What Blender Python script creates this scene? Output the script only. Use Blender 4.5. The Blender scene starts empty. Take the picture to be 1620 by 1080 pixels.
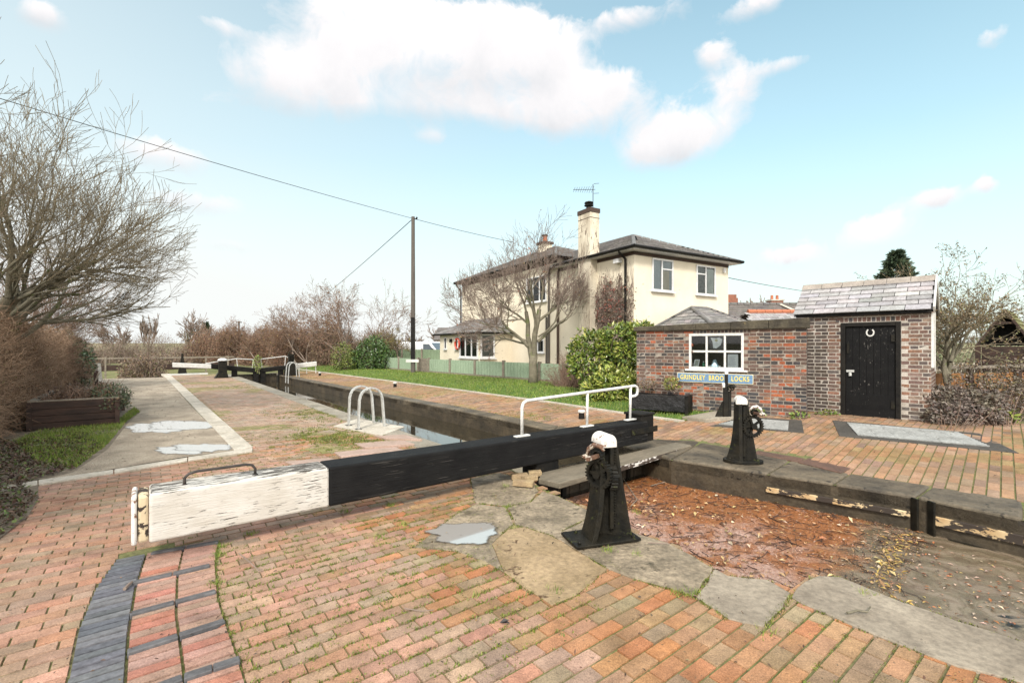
import bpy, bmesh, math, random
from mathutils import Vector as V, Matrix, noise as mnoise
from mathutils.geometry import tessellate_polygon

R = math.radians
rng = random.Random(7)
SC = bpy.context.scene
COL = SC.collection

# ------------------------------------------------------------------ survey
# figures measured once from the photograph: focal length 740 px on a
# 1620 px wide frame, eye 1.75 m above the near bank, horizon at row 548
F, CX, HY, H = 740.0, 810.0, 548.0, 1.75
U = V((-0.613, 0.790, 0.0))      # along the lock, away from the camera
W = V((0.790, 0.613, 0.0))       # across the lock, towards the house
LOCK_ROT = math.atan2(0.613, 0.790)


def P(px, py, Y):
    return V(((px - CX) / F * Y, Y, H - (py - HY) / F * Y))


def G(px, py, z=0.0):
    Y = F * (H - z) / (py - HY)
    return V(((px - CX) / F * Y, Y, z))


def AB(a, b, z=0.0):
    p = U * a + W * b
    return V((p.x, p.y, z))


def ab(p):
    return p.x * U.x + p.y * U.y, p.x * W.x + p.y * W.y


def sstep(x, e0, e1):
    t = min(1, max(0, (x - e0) / (e1 - e0)))
    return t * t * (3 - 2 * t)


def zr(b):
    return 0.25 * min(1, max(0, (b - 7.4) / 3.6))


def GR(px, py):
    z = 0.1
    for _ in range(30):
        p = G(px, py, z)
        z = zr(ab(p)[1])
    return G(px, py, z)


def zg(x, y):
    a, b = ab(V((x, y, 0)))
    if b > 5:
        return zr(b)
    return -1.7 * sstep(a, 33, 46)


def inpoly(x, y, poly):
    c = False
    n = len(poly)
    j = n - 1
    for i in range(n):
        xi, yi = poly[i][0], poly[i][1]
        xj, yj = poly[j][0], poly[j][1]
        if (yi > y) != (yj > y) and x < (xj - xi) * (y - yi) / (yj - yi) + xi:
            c = not c
        j = i
    return c


# ------------------------------------------------------------------ mesh builder
class MB:
    def __init__(s):
        s.v = []; s.f = []; s.m = []; s.c = []

    def add(s, verts, faces, mi=0, col=None):
        k = len(s.v)
        s.v.extend([tuple(p) for p in verts])
        for fc in faces:
            s.f.append(tuple(i + k for i in fc)); s.m.append(mi); s.c.append(col)

    def box(s, x0, x1, y0, y1, z0, z1, mi=0, col=None):
        s.add([(x0, y0, z0), (x1, y0, z0), (x1, y1, z0), (x0, y1, z0),
               (x0, y0, z1), (x1, y0, z1), (x1, y1, z1), (x0, y1, z1)],
              [(3, 2, 1, 0), (4, 5, 6, 7), (0, 1, 5, 4), (1, 2, 6, 5), (2, 3, 7, 6), (3, 0, 4, 7)], mi, col)

    def hexa(s, b4, t4, mi=0, col=None):
        s.add(list(b4) + list(t4), [(3, 2, 1, 0), (4, 5, 6, 7), (0, 1, 5, 4), (1, 2, 6, 5), (2, 3, 7, 6), (3, 0, 4, 7)], mi, col)

    def bar(s, p0, p1, w, h, up=V((0, 0, 1)), mi=0, col=None):
        p0 = V(p0); p1 = V(p1)
        d = (p1 - p0).normalized()
        side = d.cross(up)
        if side.length < 1e-5:
            side = d.cross(V((0, 1, 0)))
        side.normalize(); n = side.cross(d)
        a = side * w / 2; b = n * h / 2
        s.hexa([p0 - a - b, p0 + a - b, p1 + a - b, p1 - a - b], [p0 - a + b, p0 + a + b, p1 + a + b, p1 - a + b], mi, col)

    def tube(s, pts, rad, n=6, mi=0, cap=True, col=None):
        pts = [V(p) for p in pts]
        if not hasattr(rad, '__len__'):
            rad = [rad] * len(pts)
        k = len(s.v)
        d = pts[1] - pts[0]
        ref = V((0, 0, 1)) if abs(d.normalized().z) < 0.9 else V((1, 0, 0))
        sx = d.cross(ref).normalized()
        m = len(pts)
        for i, p in enumerate(pts):
            if i == 0: t = pts[1] - pts[0]
            elif i == m - 1: t = pts[-1] - pts[-2]
            else: t = pts[i + 1] - pts[i - 1]
            if t.length < 1e-9: t = V((0, 0, 1))
            t.normalize()
            sx = sx - t * sx.dot(t)
            if sx.length < 1e-6: sx = t.orthogonal()
            sx.normalize(); sy = t.cross(sx)
            for q in range(n):
                an = 2 * math.pi * q / n
                o = p + sx * (math.cos(an) * rad[i]) + sy * (math.sin(an) * rad[i])
                s.v.append((o.x, o.y, o.z))
        for i in range(m - 1):
            for q in range(n):
                q2 = (q + 1) % n
                s.f.append((k + i * n + q, k + i * n + q2, k + (i + 1) * n + q2, k + (i + 1) * n + q)); s.m.append(mi); s.c.append(col)
        if cap:
            s.f.append(tuple(k + q for q in reversed(range(n)))); s.m.append(mi); s.c.append(col)
            s.f.append(tuple(k + (m - 1) * n + q for q in range(n))); s.m.append(mi); s.c.append(col)

    def prism(s, poly, z0, z1, mi=0, col=None):
        """poly: ccw list of (x, y)"""
        n = len(poly)
        s.add([(p[0], p[1], z0) for p in poly] + [(p[0], p[1], z1) for p in poly],
              [tuple(reversed(range(n))), tuple(range(n, 2 * n))] + [(i, (i + 1) % n, n + (i + 1) % n, n + i) for i in range(n)], mi, col)

    def extrude(s, poly3, d, mi=0, col=None):
        poly3 = [V(p) for p in poly3]; d = V(d); n = len(poly3)
        s.add(poly3 + [p + d for p in poly3],
              [tuple(reversed(range(n))), tuple(range(n, 2 * n))] + [(i, (i + 1) % n, n + (i + 1) % n, n + i) for i in range(n)], mi, col)

    def lathe(s, prof, c=(0, 0, 0), n=20, mi=0):
        """prof: (r, z) from bottom to top"""
        k = len(s.v); m = len(prof)
        for r, z in prof:
            for q in range(n):
                an = 2 * math.pi * q / n
                s.v.append((c[0] + r * math.cos(an), c[1] + r * math.sin(an), c[2] + z))
        for i in range(m - 1):
            for q in range(n):
                q2 = (q + 1) % n
                s.f.append((k + i * n + q, k + i * n + q2, k + (i + 1) * n + q2, k + (i + 1) * n + q)); s.m.append(mi); s.c.append(None)
        s.f.append(tuple(k + q for q in reversed(range(n)))); s.m.append(mi); s.c.append(None)
        s.f.append(tuple(k + (m - 1) * n + q for q in range(n))); s.m.append(mi); s.c.append(None)

    def leaf(s, p, d, nrm, L, w, mi=0, col=None, bend=0.0):
        d = d.normalized(); sd = d.cross(nrm)
        if sd.length < 1e-5: sd = d.orthogonal()
        sd.normalize(); up = sd.cross(d)
        m = p + d * (L * .5) + up * bend * L
        e = p + d * L
        s.add([p, m + sd * w / 2, e, m - sd * w / 2], [(0, 1, 2, 3)], mi, col)

    def blade(s, p, d, w, h, mi=0, col=None):
        a = rng.random() * 6.283
        sd = V((math.cos(a), math.sin(a), 0)) * (w / 2)
        s.add([p - sd, p + sd, p + d * h], [(0, 1, 2)], mi, col)


def rootloc(o):
    l = V((0, 0, 0))
    while o is not None:
        l = l + V(o.location); o = o.parent
    return l


def build(mb, name, mats, parent=None, local=False, smooth=False, bevel=0.0, segs=2, keep=False):
    """ONE mesh object from a builder"""
    if not isinstance(mats, (list, tuple)):
        mats = [mats]
    me = bpy.data.meshes.new(name)
    off = V((0, 0, 0))
    o = bpy.data.objects.new(name, me)
    if parent is not None:
        if not local: off = rootloc(parent)
    elif not keep and not local:
        n = len(mb.v)
        off = V((sum(p[0] for p in mb.v) / n, sum(p[1] for p in mb.v) / n, min(p[2] for p in mb.v)))
        o.location = off
    if off.length > 0:
        ox, oy, oz = off
        vs = [(p[0] - ox, p[1] - oy, p[2] - oz) for p in mb.v]
    else:
        vs = mb.v
    me.from_pydata(vs, [], mb.f)
    for m in mats: me.materials.append(m)
    me.polygons.foreach_set('material_index', mb.m)
    if smooth: me.polygons.foreach_set('use_smooth', [True] * len(mb.f))
    if any(c is not None for c in mb.c):
        at = me.color_attributes.new('Col', 'FLOAT_COLOR', 'CORNER')
        buf = []
        for fc, c in zip(mb.f, mb.c):
            c = c or (.5, .5, .5)
            buf.extend((c[0], c[1], c[2], 1.0) * len(fc))
        at.data.foreach_set('color', buf)
    me.update()
    COL.objects.link(o)
    if parent is not None: o.parent = parent
    if bevel > 0:
        bv = o.modifiers.new('Bevel', 'BEVEL'); bv.width = bevel; bv.segments = segs; bv.limit_method = 'ANGLE'; bv.angle_limit = R(40)
    return o


def tag(o, label=None, cat=None, group=None, kind=None):
    if label: o['label'] = label
    if cat: o['category'] = cat
    if group: o['group'] = group
    if kind: o['kind'] = kind
    return o


def thing(name, label, cat, loc=(0, 0, 0), rotz=0.0, group=None):
    o = bpy.data.objects.new(name, None)
    o.empty_display_size = .2
    o.location = loc; o.rotation_euler = (0, 0, rotz)
    COL.objects.link(o)
    return tag(o, label, cat, group)


def dup(root, loc, rotz, label, scale=None):
    r = root.copy(); COL.objects.link(r)
    r.location = loc; r.rotation_euler = (0, 0, rotz); r['label'] = label
    if scale: r.scale = scale
    for ch in list(root.children):
        c = ch.copy(); COL.objects.link(c); c.parent = r
        for g in list(ch.children):
            d = g.copy(); COL.objects.link(d); d.parent = c
    return r


# ------------------------------------------------------------------ materials
def nn(nt, t, **kw):
    n = nt.nodes.new(t)
    for k, v in kw.items(): setattr(n, k, v)
    return n


def basemat(name):
    m = bpy.data.materials.new(name); m.use_nodes = True
    nt = m.node_tree
    return m, nt, nt.nodes['Principled BSDF']


def noise_node(nt, co, scale, detail=5, rough=.55, dist=0.0, stretch=None):
    if stretch:
        mp = nn(nt, 'ShaderNodeMapping'); mp.inputs['Scale'].default_value = stretch
        nt.links.new(co, mp.inputs['Vector']); co = mp.outputs['Vector']
    n = nn(nt, 'ShaderNodeTexNoise'); n.inputs['Scale'].default_value = scale
    n.inputs['Detail'].default_value = detail; n.inputs['Roughness'].default_value = rough
    n.inputs['Distortion'].default_value = dist
    nt.links.new(co, n.inputs['Vector'])
    return n.outputs['Fac']


def ramp(nt, fac, stops, interp='LINEAR'):
    r = nn(nt, 'ShaderNodeValToRGB'); cr = r.color_ramp; cr.interpolation = interp
    while len(cr.elements) < len(stops): cr.elements.new(.5)
    for e, (p, c) in zip(cr.elements, stops):
        e.position = p
        e.color = (c[0], c[1], c[2], 1) if hasattr(c, '__len__') else (c, c, c, 1)
    nt.links.new(fac, r.inputs['Fac'])
    return r.outputs['Color']


def mix(nt, fac, a, b, mode='MIX'):
    m = nn(nt, 'ShaderNodeMix', data_type='RGBA', blend_type=mode)
    for s, v in ((0, fac), (6, a), (7, b)):
        if hasattr(v, 'is_linked') or hasattr(v, 'links'): nt.links.new(v, m.inputs[s])
        elif hasattr(v, '__len__'): m.inputs[s].default_value = (v[0], v[1], v[2], 1)
        else: m.inputs[s].default_value = v
    return m.outputs[2]


def bumpn(nt, bs, h, strength=.3, dist=.01):
    b = nn(nt, 'ShaderNodeBump'); b.inputs['Strength'].default_value = strength; b.inputs['Distance'].default_value = dist
    nt.links.new(h, b.inputs['Height']); nt.links.new(b.outputs['Normal'], bs.inputs['Normal'])


def M(name, c1, c2=None, scale=4, rough=.7, bump=.25, bscale=30, bdist=.006, metal=0.0, spec=.4, attr=False,
      spots=None, spot_scale=8, spot_thr=.62, stretch=None, rough2=None, world=False, amul=.35, grain=.3, gscale=None, stain=None):
    """principled surface with a large noise between two colours, optional
    second stain colour with hard edges, fine bump; attr: colour attribute"""
    m, nt, bs = basemat(name)
    if world:
        co = nn(nt, 'ShaderNodeNewGeometry').outputs['Position']
    else:
        co = nn(nt, 'ShaderNodeTexCoord').outputs['Object']
    c2 = c2 or tuple(x * .7 for x in c1)
    f = noise_node(nt, co, scale, 6, .6, .2, stretch)
    colr = ramp(nt, f, [(.32, c2), (.66, c1)])
    if attr:
        a = nn(nt, 'ShaderNodeAttribute', attribute_name='Col').outputs['Color']
        f2 = noise_node(nt, co, scale * 6, 5, .7)
        g = ramp(nt, f2, [(.3, 1 - amul), (.7, 1 + amul * .4)])
        colr = mix(nt, 1.0, a, g, 'MULTIPLY')
        colr = mix(nt, ramp(nt, f, [(.45, 0), (.75, .55)]), colr, c2)
    if spots:
        f3 = noise_node(nt, co, spot_scale, 7, .65, .3, stretch)
        colr = mix(nt, ramp(nt, f3, [(spot_thr, 0), (spot_thr + .03, 1)]), colr, spots)
    if stain:
        fs_ = noise_node(nt, co, .75, 6, .68, .6)
        colr = mix(nt, 1.0, colr, ramp(nt, fs_, [(.34, tuple(stain)), (.56, (1, 1, 1))]), 'MULTIPLY')
    if grain > 0:
        fg = noise_node(nt, co, gscale or max(24, scale * 9), 4, .75, 0, stretch)
        colr = mix(nt, 1.0, colr, ramp(nt, fg, [(.34, 1 - grain), (.66, 1 + grain * .55)]), 'MULTIPLY')
    nt.links.new(colr, bs.inputs['Base Color'])
    if rough2 is not None:
        fr = noise_node(nt, co, scale * .7, 4, .6)
        nt.links.new(ramp(nt, fr, [(.4, rough), (.62, rough2)]), bs.inputs['Roughness'])
    else:
        bs.inputs['Roughness'].default_value = rough
    bs.inputs['Metallic'].default_value = metal
    bs.inputs['Specular IOR Level'].default_value = spec
    if bump > 0:
        fb = noise_node(nt, co, bscale, 6, .65, 0, stretch)
        bumpn(nt, bs, fb, bump, bdist)
    return m


def glass_mat(name, tint=(.02, .025, .03), refl=.35):
    m, nt, bs = basemat(name)
    nt.nodes.remove(bs)
    out = [n for n in nt.nodes if n.type == 'OUTPUT_MATERIAL'][0]
    tr = nn(nt, 'ShaderNodeBsdfTransparent'); tr.inputs['Color'].default_value = (.85, .9, .9, 1)
    gl = nn(nt, 'ShaderNodeBsdfGlossy'); gl.inputs['Roughness'].default_value = .02
    fr = nn(nt, 'ShaderNodeFresnel'); fr.inputs['IOR'].default_value = 1.5
    ms = nn(nt, 'ShaderNodeMixShader')
    nt.links.new(fr.outputs[0], ms.inputs[0]); nt.links.new(tr.outputs[0], ms.inputs[1]); nt.links.new(gl.outputs[0], ms.inputs[2])
    nt.links.new(ms.outputs[0], out.inputs['Surface'])
    return m


m_glass = glass_mat('window_glass')
m_white = M('white_paint', (.66, .66, .64), (.54, .53, .50), 7, .5, .15, 40, spots=(.24, .17, .12), spot_scale=16, spot_thr=.70)
m_upvc = M('white_plastic', (.70, .70, .70), (.62, .62, .61), 3, .35, 0)
m_black = M('black_paint', (.006, .006, .006), (.018, .016, .013), 5, .5, .4, 40, rough2=.7, spec=.16)
m_iron = M('black_iron', (.005, .0055, .005), (.020, .017, .011), 6, .42, .6, 36, .008, 0.0, .2, rough2=.7, spots=(.045, .05, .016), spot_scale=7, spot_thr=.62)
m_rust = M('rusty_iron', (.16, .085, .05), (.07, .04, .03), 18, .7, .4, 60, spots=(.55, .5, .42), spot_scale=14, spot_thr=.55)
m_darkmetal = M('dark_metal', (.06, .05, .045), (.03, .028, .026), 20, .45, .3, 60, metal=.3)
m_galv = M('galvanised_steel', (.56, .57, .55), (.40, .40, .38), 9, .42, .1, 60, metal=.25)
m_mortar = M('mortar', (.33, .29, .245), (.15, .13, .105), 8, .9, .4, 60)
m_brick = M('brick', (.3, .2, .15), (.09, .075, .065), 1.6, .8, .6, 60, .006, attr=True, spots=(.30, .27, .24), spot_scale=11, spot_thr=.70, grain=.4, stain=(.58, .56, .55))
m_paver = M('clay_paver', (.3, .2, .15), (.30, .21, .135), .9, .68, .8, 60, .008, attr=True, rough2=.5, world=True, spec=.25,
            spots=(.12, .09, .06), spot_scale=30, spot_thr=.635, grain=.42, gscale=120, amul=.4, stain=(.76, .75, .66))
m_joint = M('mossy_joint', (.17, .15, .075), (.10, .125, .03), 2.2, .95, .6, 40, world=True, grain=.5)
m_slate = M('roof_slate', (.2, .2, .21), (.19, .175, .16), 1.5, .6, .3, 30, attr=True, amul=.25, spec=.3)
m_cream = M('cream_render', (.73, .665, .535), (.64, .57, .445), .8, .85, .3, 45, .006, spots=(.50, .43, .32), spot_scale=3.2, spot_thr=.655, grain=.10)
m_chimney = M('stained_render', (.66, .60, .48), (.40, .34, .26), 1.4, .85, .4, 35, .008, spots=(.20, .16, .12), spot_scale=4.5, spot_thr=.60, grain=.2, stretch=(1.4, 1.4, .5))
m_stone = M('worn_stone', (.34, .275, .195), (.14, .115, .08), 2.6, .75, 1.0, 9, .03, world=True, rough2=.45, spec=.25, spots=(.11, .09, .06), spot_scale=5, spot_thr=.60, grain=.4)
m_stonetan = M('stained_stone', (.36, .265, .16), (.22, .16, .09), 2.2, .7, .7, 16, .015, world=True, rough2=.5, spec=.2, spots=(.085, .05, .028), spot_scale=2.6, spot_thr=.585)
m_concrete = M('pale_concrete', (.55, .505, .43), (.36, .325, .265), 2.2, .85, .45, 30, world=True, spots=(.22, .195, .15), spot_scale=9, spot_thr=.64, spec=.25)
m_coping = M('dark_coping', (.06, .051, .039), (.17, .138, .095), 1.7, .65, .7, 14, .02, world=True, rough2=.45, spec=.25, spots=(.035, .03, .024), spot_scale=7, spot_thr=.60)
m_bluebrick = M('blue_brick', (.13, .135, .145), (.09, .092, .1), 3, .5, .35, 40, attr=True, world=True, rough2=.36)
m_blueplain = M('blue_brick_plain', (.135, .135, .14), (.075, .075, .08), 3, .6, .4, 40, world=True, spec=.25)
m_wallcap = M('blackened_coping', (.045, .040, .032), (.11, .095, .065), 2.4, .8, .7, 14, .02, spec=.15, spots=(.16, .13, .07), spot_scale=3, spot_thr=.66)
m_palemortar = M('pale_mortar', (.50, .46, .41), (.26, .23, .19), 5, .9, .4, 60)
m_wall = M('wet_wall', (.035, .029, .021), (.085, .066, .042), 2.2, .5, .6, 14, .02, world=True, spec=.3)
m_grav = M('gravel_path', (.46, .39, .30), (.24, .195, .145), 1.6, .9, 1.0, 55, .02, world=True, spots=(.13, .11, .085), spot_scale=22, spot_thr=.645, grain=.5, gscale=60)
m_soil = M('leafy_soil', (.24, .195, .145), (.13, .105, .075), 6, .95, .8, 40, .02, world=True)
m_turf = M('turf', (.075, .15, .02), (.05, .10, .018), 3, .95, .6, 60, world=True)
m_mossstone = M('mossy_paving', (.30, .25, .16), (.20, .20, .06), 1.2, .85, .5, 30, world=True)
m_timber = M('dark_timber', (.062, .034, .024), (.022, .014, .011), 5, .75, .5, 30, stretch=(.3, 1, 1.5))
m_post = M('weathered_post', (.28, .24, .19), (.16, .135, .105), 8, .85, .4, 30)
m_greenfence = M('green_fence_paint', (.30, .38, .27), (.25, .33, .23), 2.5, .7, .15, 40)
m_orange = M('orange_boards', (.42, .20, .07), (.22, .10, .04), 3, .7, .3, 30)
m_moss = M('mossy_boards', (.22, .23, .08), (.14, .12, .06), 4, .9, .5, 30)
m_bark = M('bark', (.21, .185, .135), (.115, .105, .07), 6, .9, .8, 26, .02, spots=(.13, .15, .06), spot_scale=3, spot_thr=.58)
m_twig = M('twig', (.24, .185, .15), (.145, .11, .09), 3, .85, 0, grain=0)
m_twigred = M('twig_red', (.23, .15, .105), (.13, .088, .065), 3, .85, 0, grain=0)
m_twiggreen = M('twig_green', (.23, .19, .12), (.14, .115, .08), 3, .85, 0, grain=0)
m_leafc = M('leaf', (.1, .1, .05), (.08, .09, .03), 2, .5, 0, attr=True, amul=.2)
m_glossleaf = M('glossy_leaf', (.1, .1, .05), (.05, .09, .02), 3, .28, 0, attr=True, amul=.2, spec=.5)
m_red = M('red_plastic', (.55, .07, .03), (.45, .05, .03), 4, .4, 0)
m_dark = M('dark_inside', (.035, .037, .037), (.015, .015, .015), 1.5, .8, 0)
m_clay = M('terracotta', (.45, .16, .08), (.33, .11, .06), 6, .8, .2, 30)
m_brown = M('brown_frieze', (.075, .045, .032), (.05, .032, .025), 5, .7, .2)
m_fabric = M('black_fabric', (.010, .010, .011), (.02, .02, .021), 4, .5, .9, 7, .05, spec=.3)
m_curtain = M('curtain', (.5, .45, .36), (.38, .33, .25), 3, .9, 0, stretch=(6, 6, .2))
m_grey = M('grey_pole', (.12, .105, .09), (.075, .065, .055), 2, .85, .3, 30, stretch=(4, 4, .4))
m_blue = M('blue_sign', (.15, .26, .40), (.12, .22, .35), 3, .5, .05, 30, spots=(.16, .22, .33), spot_scale=9, spot_thr=.66)
m_yellow = M('yellow_letters', (.75, .62, .16), (.62, .5, .12), 6, .5, 0)


def paint_peel(name, paint, under, thr, scale, stretch, thr_z=None, rough=.55, c2=None, spec=.4, bump=.5, top=0.0):
    """weathered paint: flakes missing in long streaks along the grain"""
    m, nt, bs = basemat(name)
    co = nn(nt, 'ShaderNodeTexCoord').outputs['Object']
    f = noise_node(nt, co, scale, 8, .7, .15, stretch)
    big = noise_node(nt, co, 1.3, 3, .5)
    mm = nn(nt, 'ShaderNodeMath', operation='ADD')
    sc_ = nn(nt, 'ShaderNodeMath', operation='MULTIPLY'); sc_.inputs[1].default_value = .28
    nt.links.new(big, sc_.inputs[0]); nt.links.new(f, mm.inputs[0]); nt.links.new(sc_.outputs[0], mm.inputs[1])
    src = mm.outputs[0]
    if top > 0:      # weather gets at the upward face first
        gn = nn(nt, 'ShaderNodeSeparateXYZ'); nt.links.new(nn(nt, 'ShaderNodeNewGeometry').outputs['Normal'], gn.inputs[0])
        tm = nn(nt, 'ShaderNodeMath', operation='MULTIPLY_ADD'); tm.use_clamp = False
        cl_ = nn(nt, 'ShaderNodeMath', operation='MAXIMUM'); cl_.inputs[1].default_value = 0; nt.links.new(gn.outputs[2], cl_.inputs[0])
        nt.links.new(cl_.outputs[0], tm.inputs[0]); tm.inputs[1].default_value = top; nt.links.new(src, tm.inputs[2]); src = tm.outputs[0]
    k = ramp(nt, src, [(thr, 0), (thr + .02, 1)])
    f2 = noise_node(nt, co, 3, 5, .6, 0, (1, 1, 2))
    pc = ramp(nt, f2, [(.3, c2 or tuple(x * .82 for x in paint)), (.65, paint)])
    colr = mix(nt, k, pc, under)
    nt.links.new(colr, bs.inputs['Base Color'])
    bs.inputs['Roughness'].default_value = rough
    g = noise_node(nt, co, 16, 6, .7, .1, stretch)
    hh = nn(nt, 'ShaderNodeMath', operation='SUBTRACT'); nt.links.new(g, hh.inputs[0]); nt.links.new(k, hh.inputs[1])
    bs.inputs['Specular IOR Level'].default_value = spec
    bumpn(nt, bs, hh.outputs[0], bump, .008)
    return m


m_beamwhite = paint_peel('peeling_white', (.57, .55, .51), (.05, .04, .03), .748, 17, (.34, 2.6, 5.0), c2=(.45, .42, .365), bump=.9, top=.115)
m_beamblack = paint_peel('black_beam_paint', (.007, .007, .0075), (.045, .043, .04), .745, 12, (.16, 2.4, 4.2), rough=.62, c2=(.013, .013, .013), spec=.12, bump=1.0)
m_endgrain = paint_peel('rotten_end', (.55, .45, .30), (.035, .025, .02), .66, 9, (1, 1, 1), rough=.8)
m_capwhite = paint_peel('flaking_cap', (.66, .64, .60), (.20, .10, .06), .70, 16, (1, 1, 1))
m_plank = M('grey_plank', (.20, .17, .125), (.095, .082, .058), 2.5, .75, .5, 30, stretch=(.3, 2, 2))
m_flake = paint_peel('flaking_edge', (.72, .70, .66), (.06, .045, .035), .60, 9, (.7, 1, 2), rough=.7)
m_flakeboard = paint_peel('flaking_board', (.58, .47, .29), (.035, .026, .02), .60, 6.5, (.8, .8, 1.8), rough=.75, c2=(.38, .24, .11))
m_door = paint_peel('black_door_paint', (.006, .006, .0065), (.12, .115, .105), .775, 22, (1.5, 1.5, .7), rough=.6, c2=(.010, .010, .010), spec=.12)


BR_SAT = 1
def jitc(c, k=.12):
    f = 1 + rng.uniform(-k, k)
    return tuple(max(0, x * f * (1 + rng.uniform(-k * .3, k * .3))) for x in c)


def field(mb, o, e1, e2, n, s0, s1, t0, t1, L, Wd, j, palette, inside=None, stagger=.5, dep=.012, ch=.003, tilt=0.0, mi=0, cj=.12, alt=None, zf=None, clip=None, jx=None, cut=None):
    """bricks / slates laid on a plane, each with chamfered edges and its own tint"""
    rows = int((t1 - t0) / Wd + .999)
    jx = j if jx is None else jx
    for r in range(rows):
        ta = t0 + r * Wd + j / 2; tb = min(t1, t0 + (r + 1) * Wd - j / 2)
        if tb - ta < .01: continue
        if cut:
            tm = (ta + tb) / 2; cx_ = []
            for (p_, q_) in zip(cut, cut[1:] + cut[:1]):
                if (p_[1] > tm) != (q_[1] > tm): cx_.append(p_[0] + (tm - p_[1]) / (q_[1] - p_[1]) * (q_[0] - p_[0]))
            cx_.sort()
        LL = L if not (alt and r % 2) else alt
        if clip:
            tm = (ta + tb) / 2; xs = []
            for (p_, q_) in zip(clip, clip[1:] + clip[:1]):
                if (p_[1] > tm) != (q_[1] > tm): xs.append(p_[0] + (tm - p_[1]) / (q_[1] - p_[1]) * (q_[0] - p_[0]))
            xs.sort()
            if len(xs) < 2: continue
            s0, s1 = xs[0], xs[-1]
            if s1 - s0 < .03: continue
            LL = (s1 - s0) / max(1, round((s1 - s0) / L)); stagger = 0
        off = ((r % 2) * stagger + (0 if clip else rng.uniform(-.04, .04))) * LL
        c = int((s1 - s0) / LL) + 3
        for q in range(-1, c):
            x0 = s0 + q * LL - off
            sa = max(s0, x0 + jx / 2); sb = min(s1, x0 + LL - jx / 2)
            if cut:
                if cx_ and sa < cx_[-1] and sb > cx_[0]:
                    if sa < cx_[0]: sb = min(sb, cx_[0] - .004)
                    elif sb > cx_[-1]: sa = max(sa, cx_[-1] + .004)
                    else: continue
            if sb - sa < .02: continue
            if inside and not inside((sa + sb) / 2, (ta + tb) / 2): continue
            col = jitc(palette(rng, (sa + sb) / 2, (ta + tb) / 2), cj)
            k = len(mb.v)
            zo = [rng.uniform(-tilt, tilt) for _ in range(4)]
            base = rng.uniform(-tilt, tilt)
            for (s, t, z) in ((sa, ta, -dep), (sb, ta, -dep), (sb, tb, -dep), (sa, tb, -dep),
                              (sa + ch, ta + ch, zo[0] + base), (sb - ch, ta + ch, zo[1] + base), (sb - ch, tb - ch, zo[2] + base), (sa + ch, tb - ch, zo[3] + base)):
                p = o + e1 * s + e2 * t + n * z
                if zf: p.z += zf(p)
                mb.v.append((p.x, p.y, p.z))
            for fc in ((4, 5, 6, 7), (0, 1, 5, 4), (1, 2, 6, 5), (2, 3, 7, 6), (3, 0, 4, 7)):
                mb.f.append(tuple(i + k for i in fc)); mb.m.append(mi); mb.c.append(col)


def pick(r, items):
    t = r.random() * sum(w for w, _ in items)
    for w, c in items:
        t -= w
        if t <= 0: return c
    return items[-1][1]


def drape(poly, zo, zfun=None, cuts_b=(), cuts_a=(), thick=0.0):
    """flat polygon (world xy) as a sheet lying zo above the ground"""
    bm = bmesh.new()
    vs = [bm.verts.new((p[0], p[1], 0)) for p in poly]
    for tri in tessellate_polygon([[V((p[0], p[1], 0)) for p in poly]]):
        try: bm.faces.new([vs[i] for i in tri])
        except ValueError: pass
    for b in cuts_b:
        bmesh.ops.bisect_plane(bm, geom=bm.verts[:] + bm.edges[:] + bm.faces[:], plane_co=W * b, plane_no=W)
    for a in cuts_a:
        bmesh.ops.bisect_plane(bm, geom=bm.verts[:] + bm.edges[:] + bm.faces[:], plane_co=U * a, plane_no=U)
    bmesh.ops.recalc_face_normals(bm, faces=bm.faces[:])
    for f in bm.faces:
        if f.normal.z < 0: f.normal_flip()
    if thick > 0:
        r = bmesh.ops.extrude_face_region(bm, geom=bm.faces[:])
        top = [g for g in r['geom'] if isinstance(g, bmesh.types.BMVert)]
        for v in top: v.co.z += thick
        for v in bm.verts: v.co.z -= thick
    mb = MB()
    bm.verts.ensure_lookup_table()
    for v in bm.verts: v.index = v.index
    bm.verts.index_update()
    verts = []
    for v in bm.verts:
        z = (zfun(v.co.x, v.co.y) if zfun else 0) + zo + v.co.z
        verts.append((v.co.x, v.co.y, z))
    mb.add(verts, [tuple(v.index for v in f.verts) for f in bm.faces])
    bm.free()
    return mb
# ================================================================== SETTING
def px(lst, f=G):
    return [f(x, y) for x, y in lst]


LE = [AB(34, 4.12), AB(5.35, 4.12)] + px([(858, 771), (885, 786), (930, 808), (1000, 843), (1057, 860), (1128, 900), (1150, 911), (1214, 917), (1250, 938), (1275, 920), (1295, 911), (1329, 913), (1425, 952), (1620, 1017), (1900, 1110)])
LE += [AB(-4, 4.6), AB(-60, 4.6)]
RE = [AB(34, 6.2), AB(26, 6.3), AB(16, 6.52), AB(11, 6.68), AB(5.25, 6.6)] + px([(1062, 727), (1215, 750), (1320, 766), (1450, 787), (1620, 822), (1900, 880)])
RE += [AB(-4, 7.6), AB(-60, 7.6)]
RB = [AB(34, 6.62), AB(26, 6.73), AB(16, 6.96), AB(11, 7.12), AB(5.7, 7.1)] + px([(1112, 699), (1262, 723), (1344, 751), (1474, 770.5), (1620, 793), (1900, 838)]) + [AB(-4, 8.1)]

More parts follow.
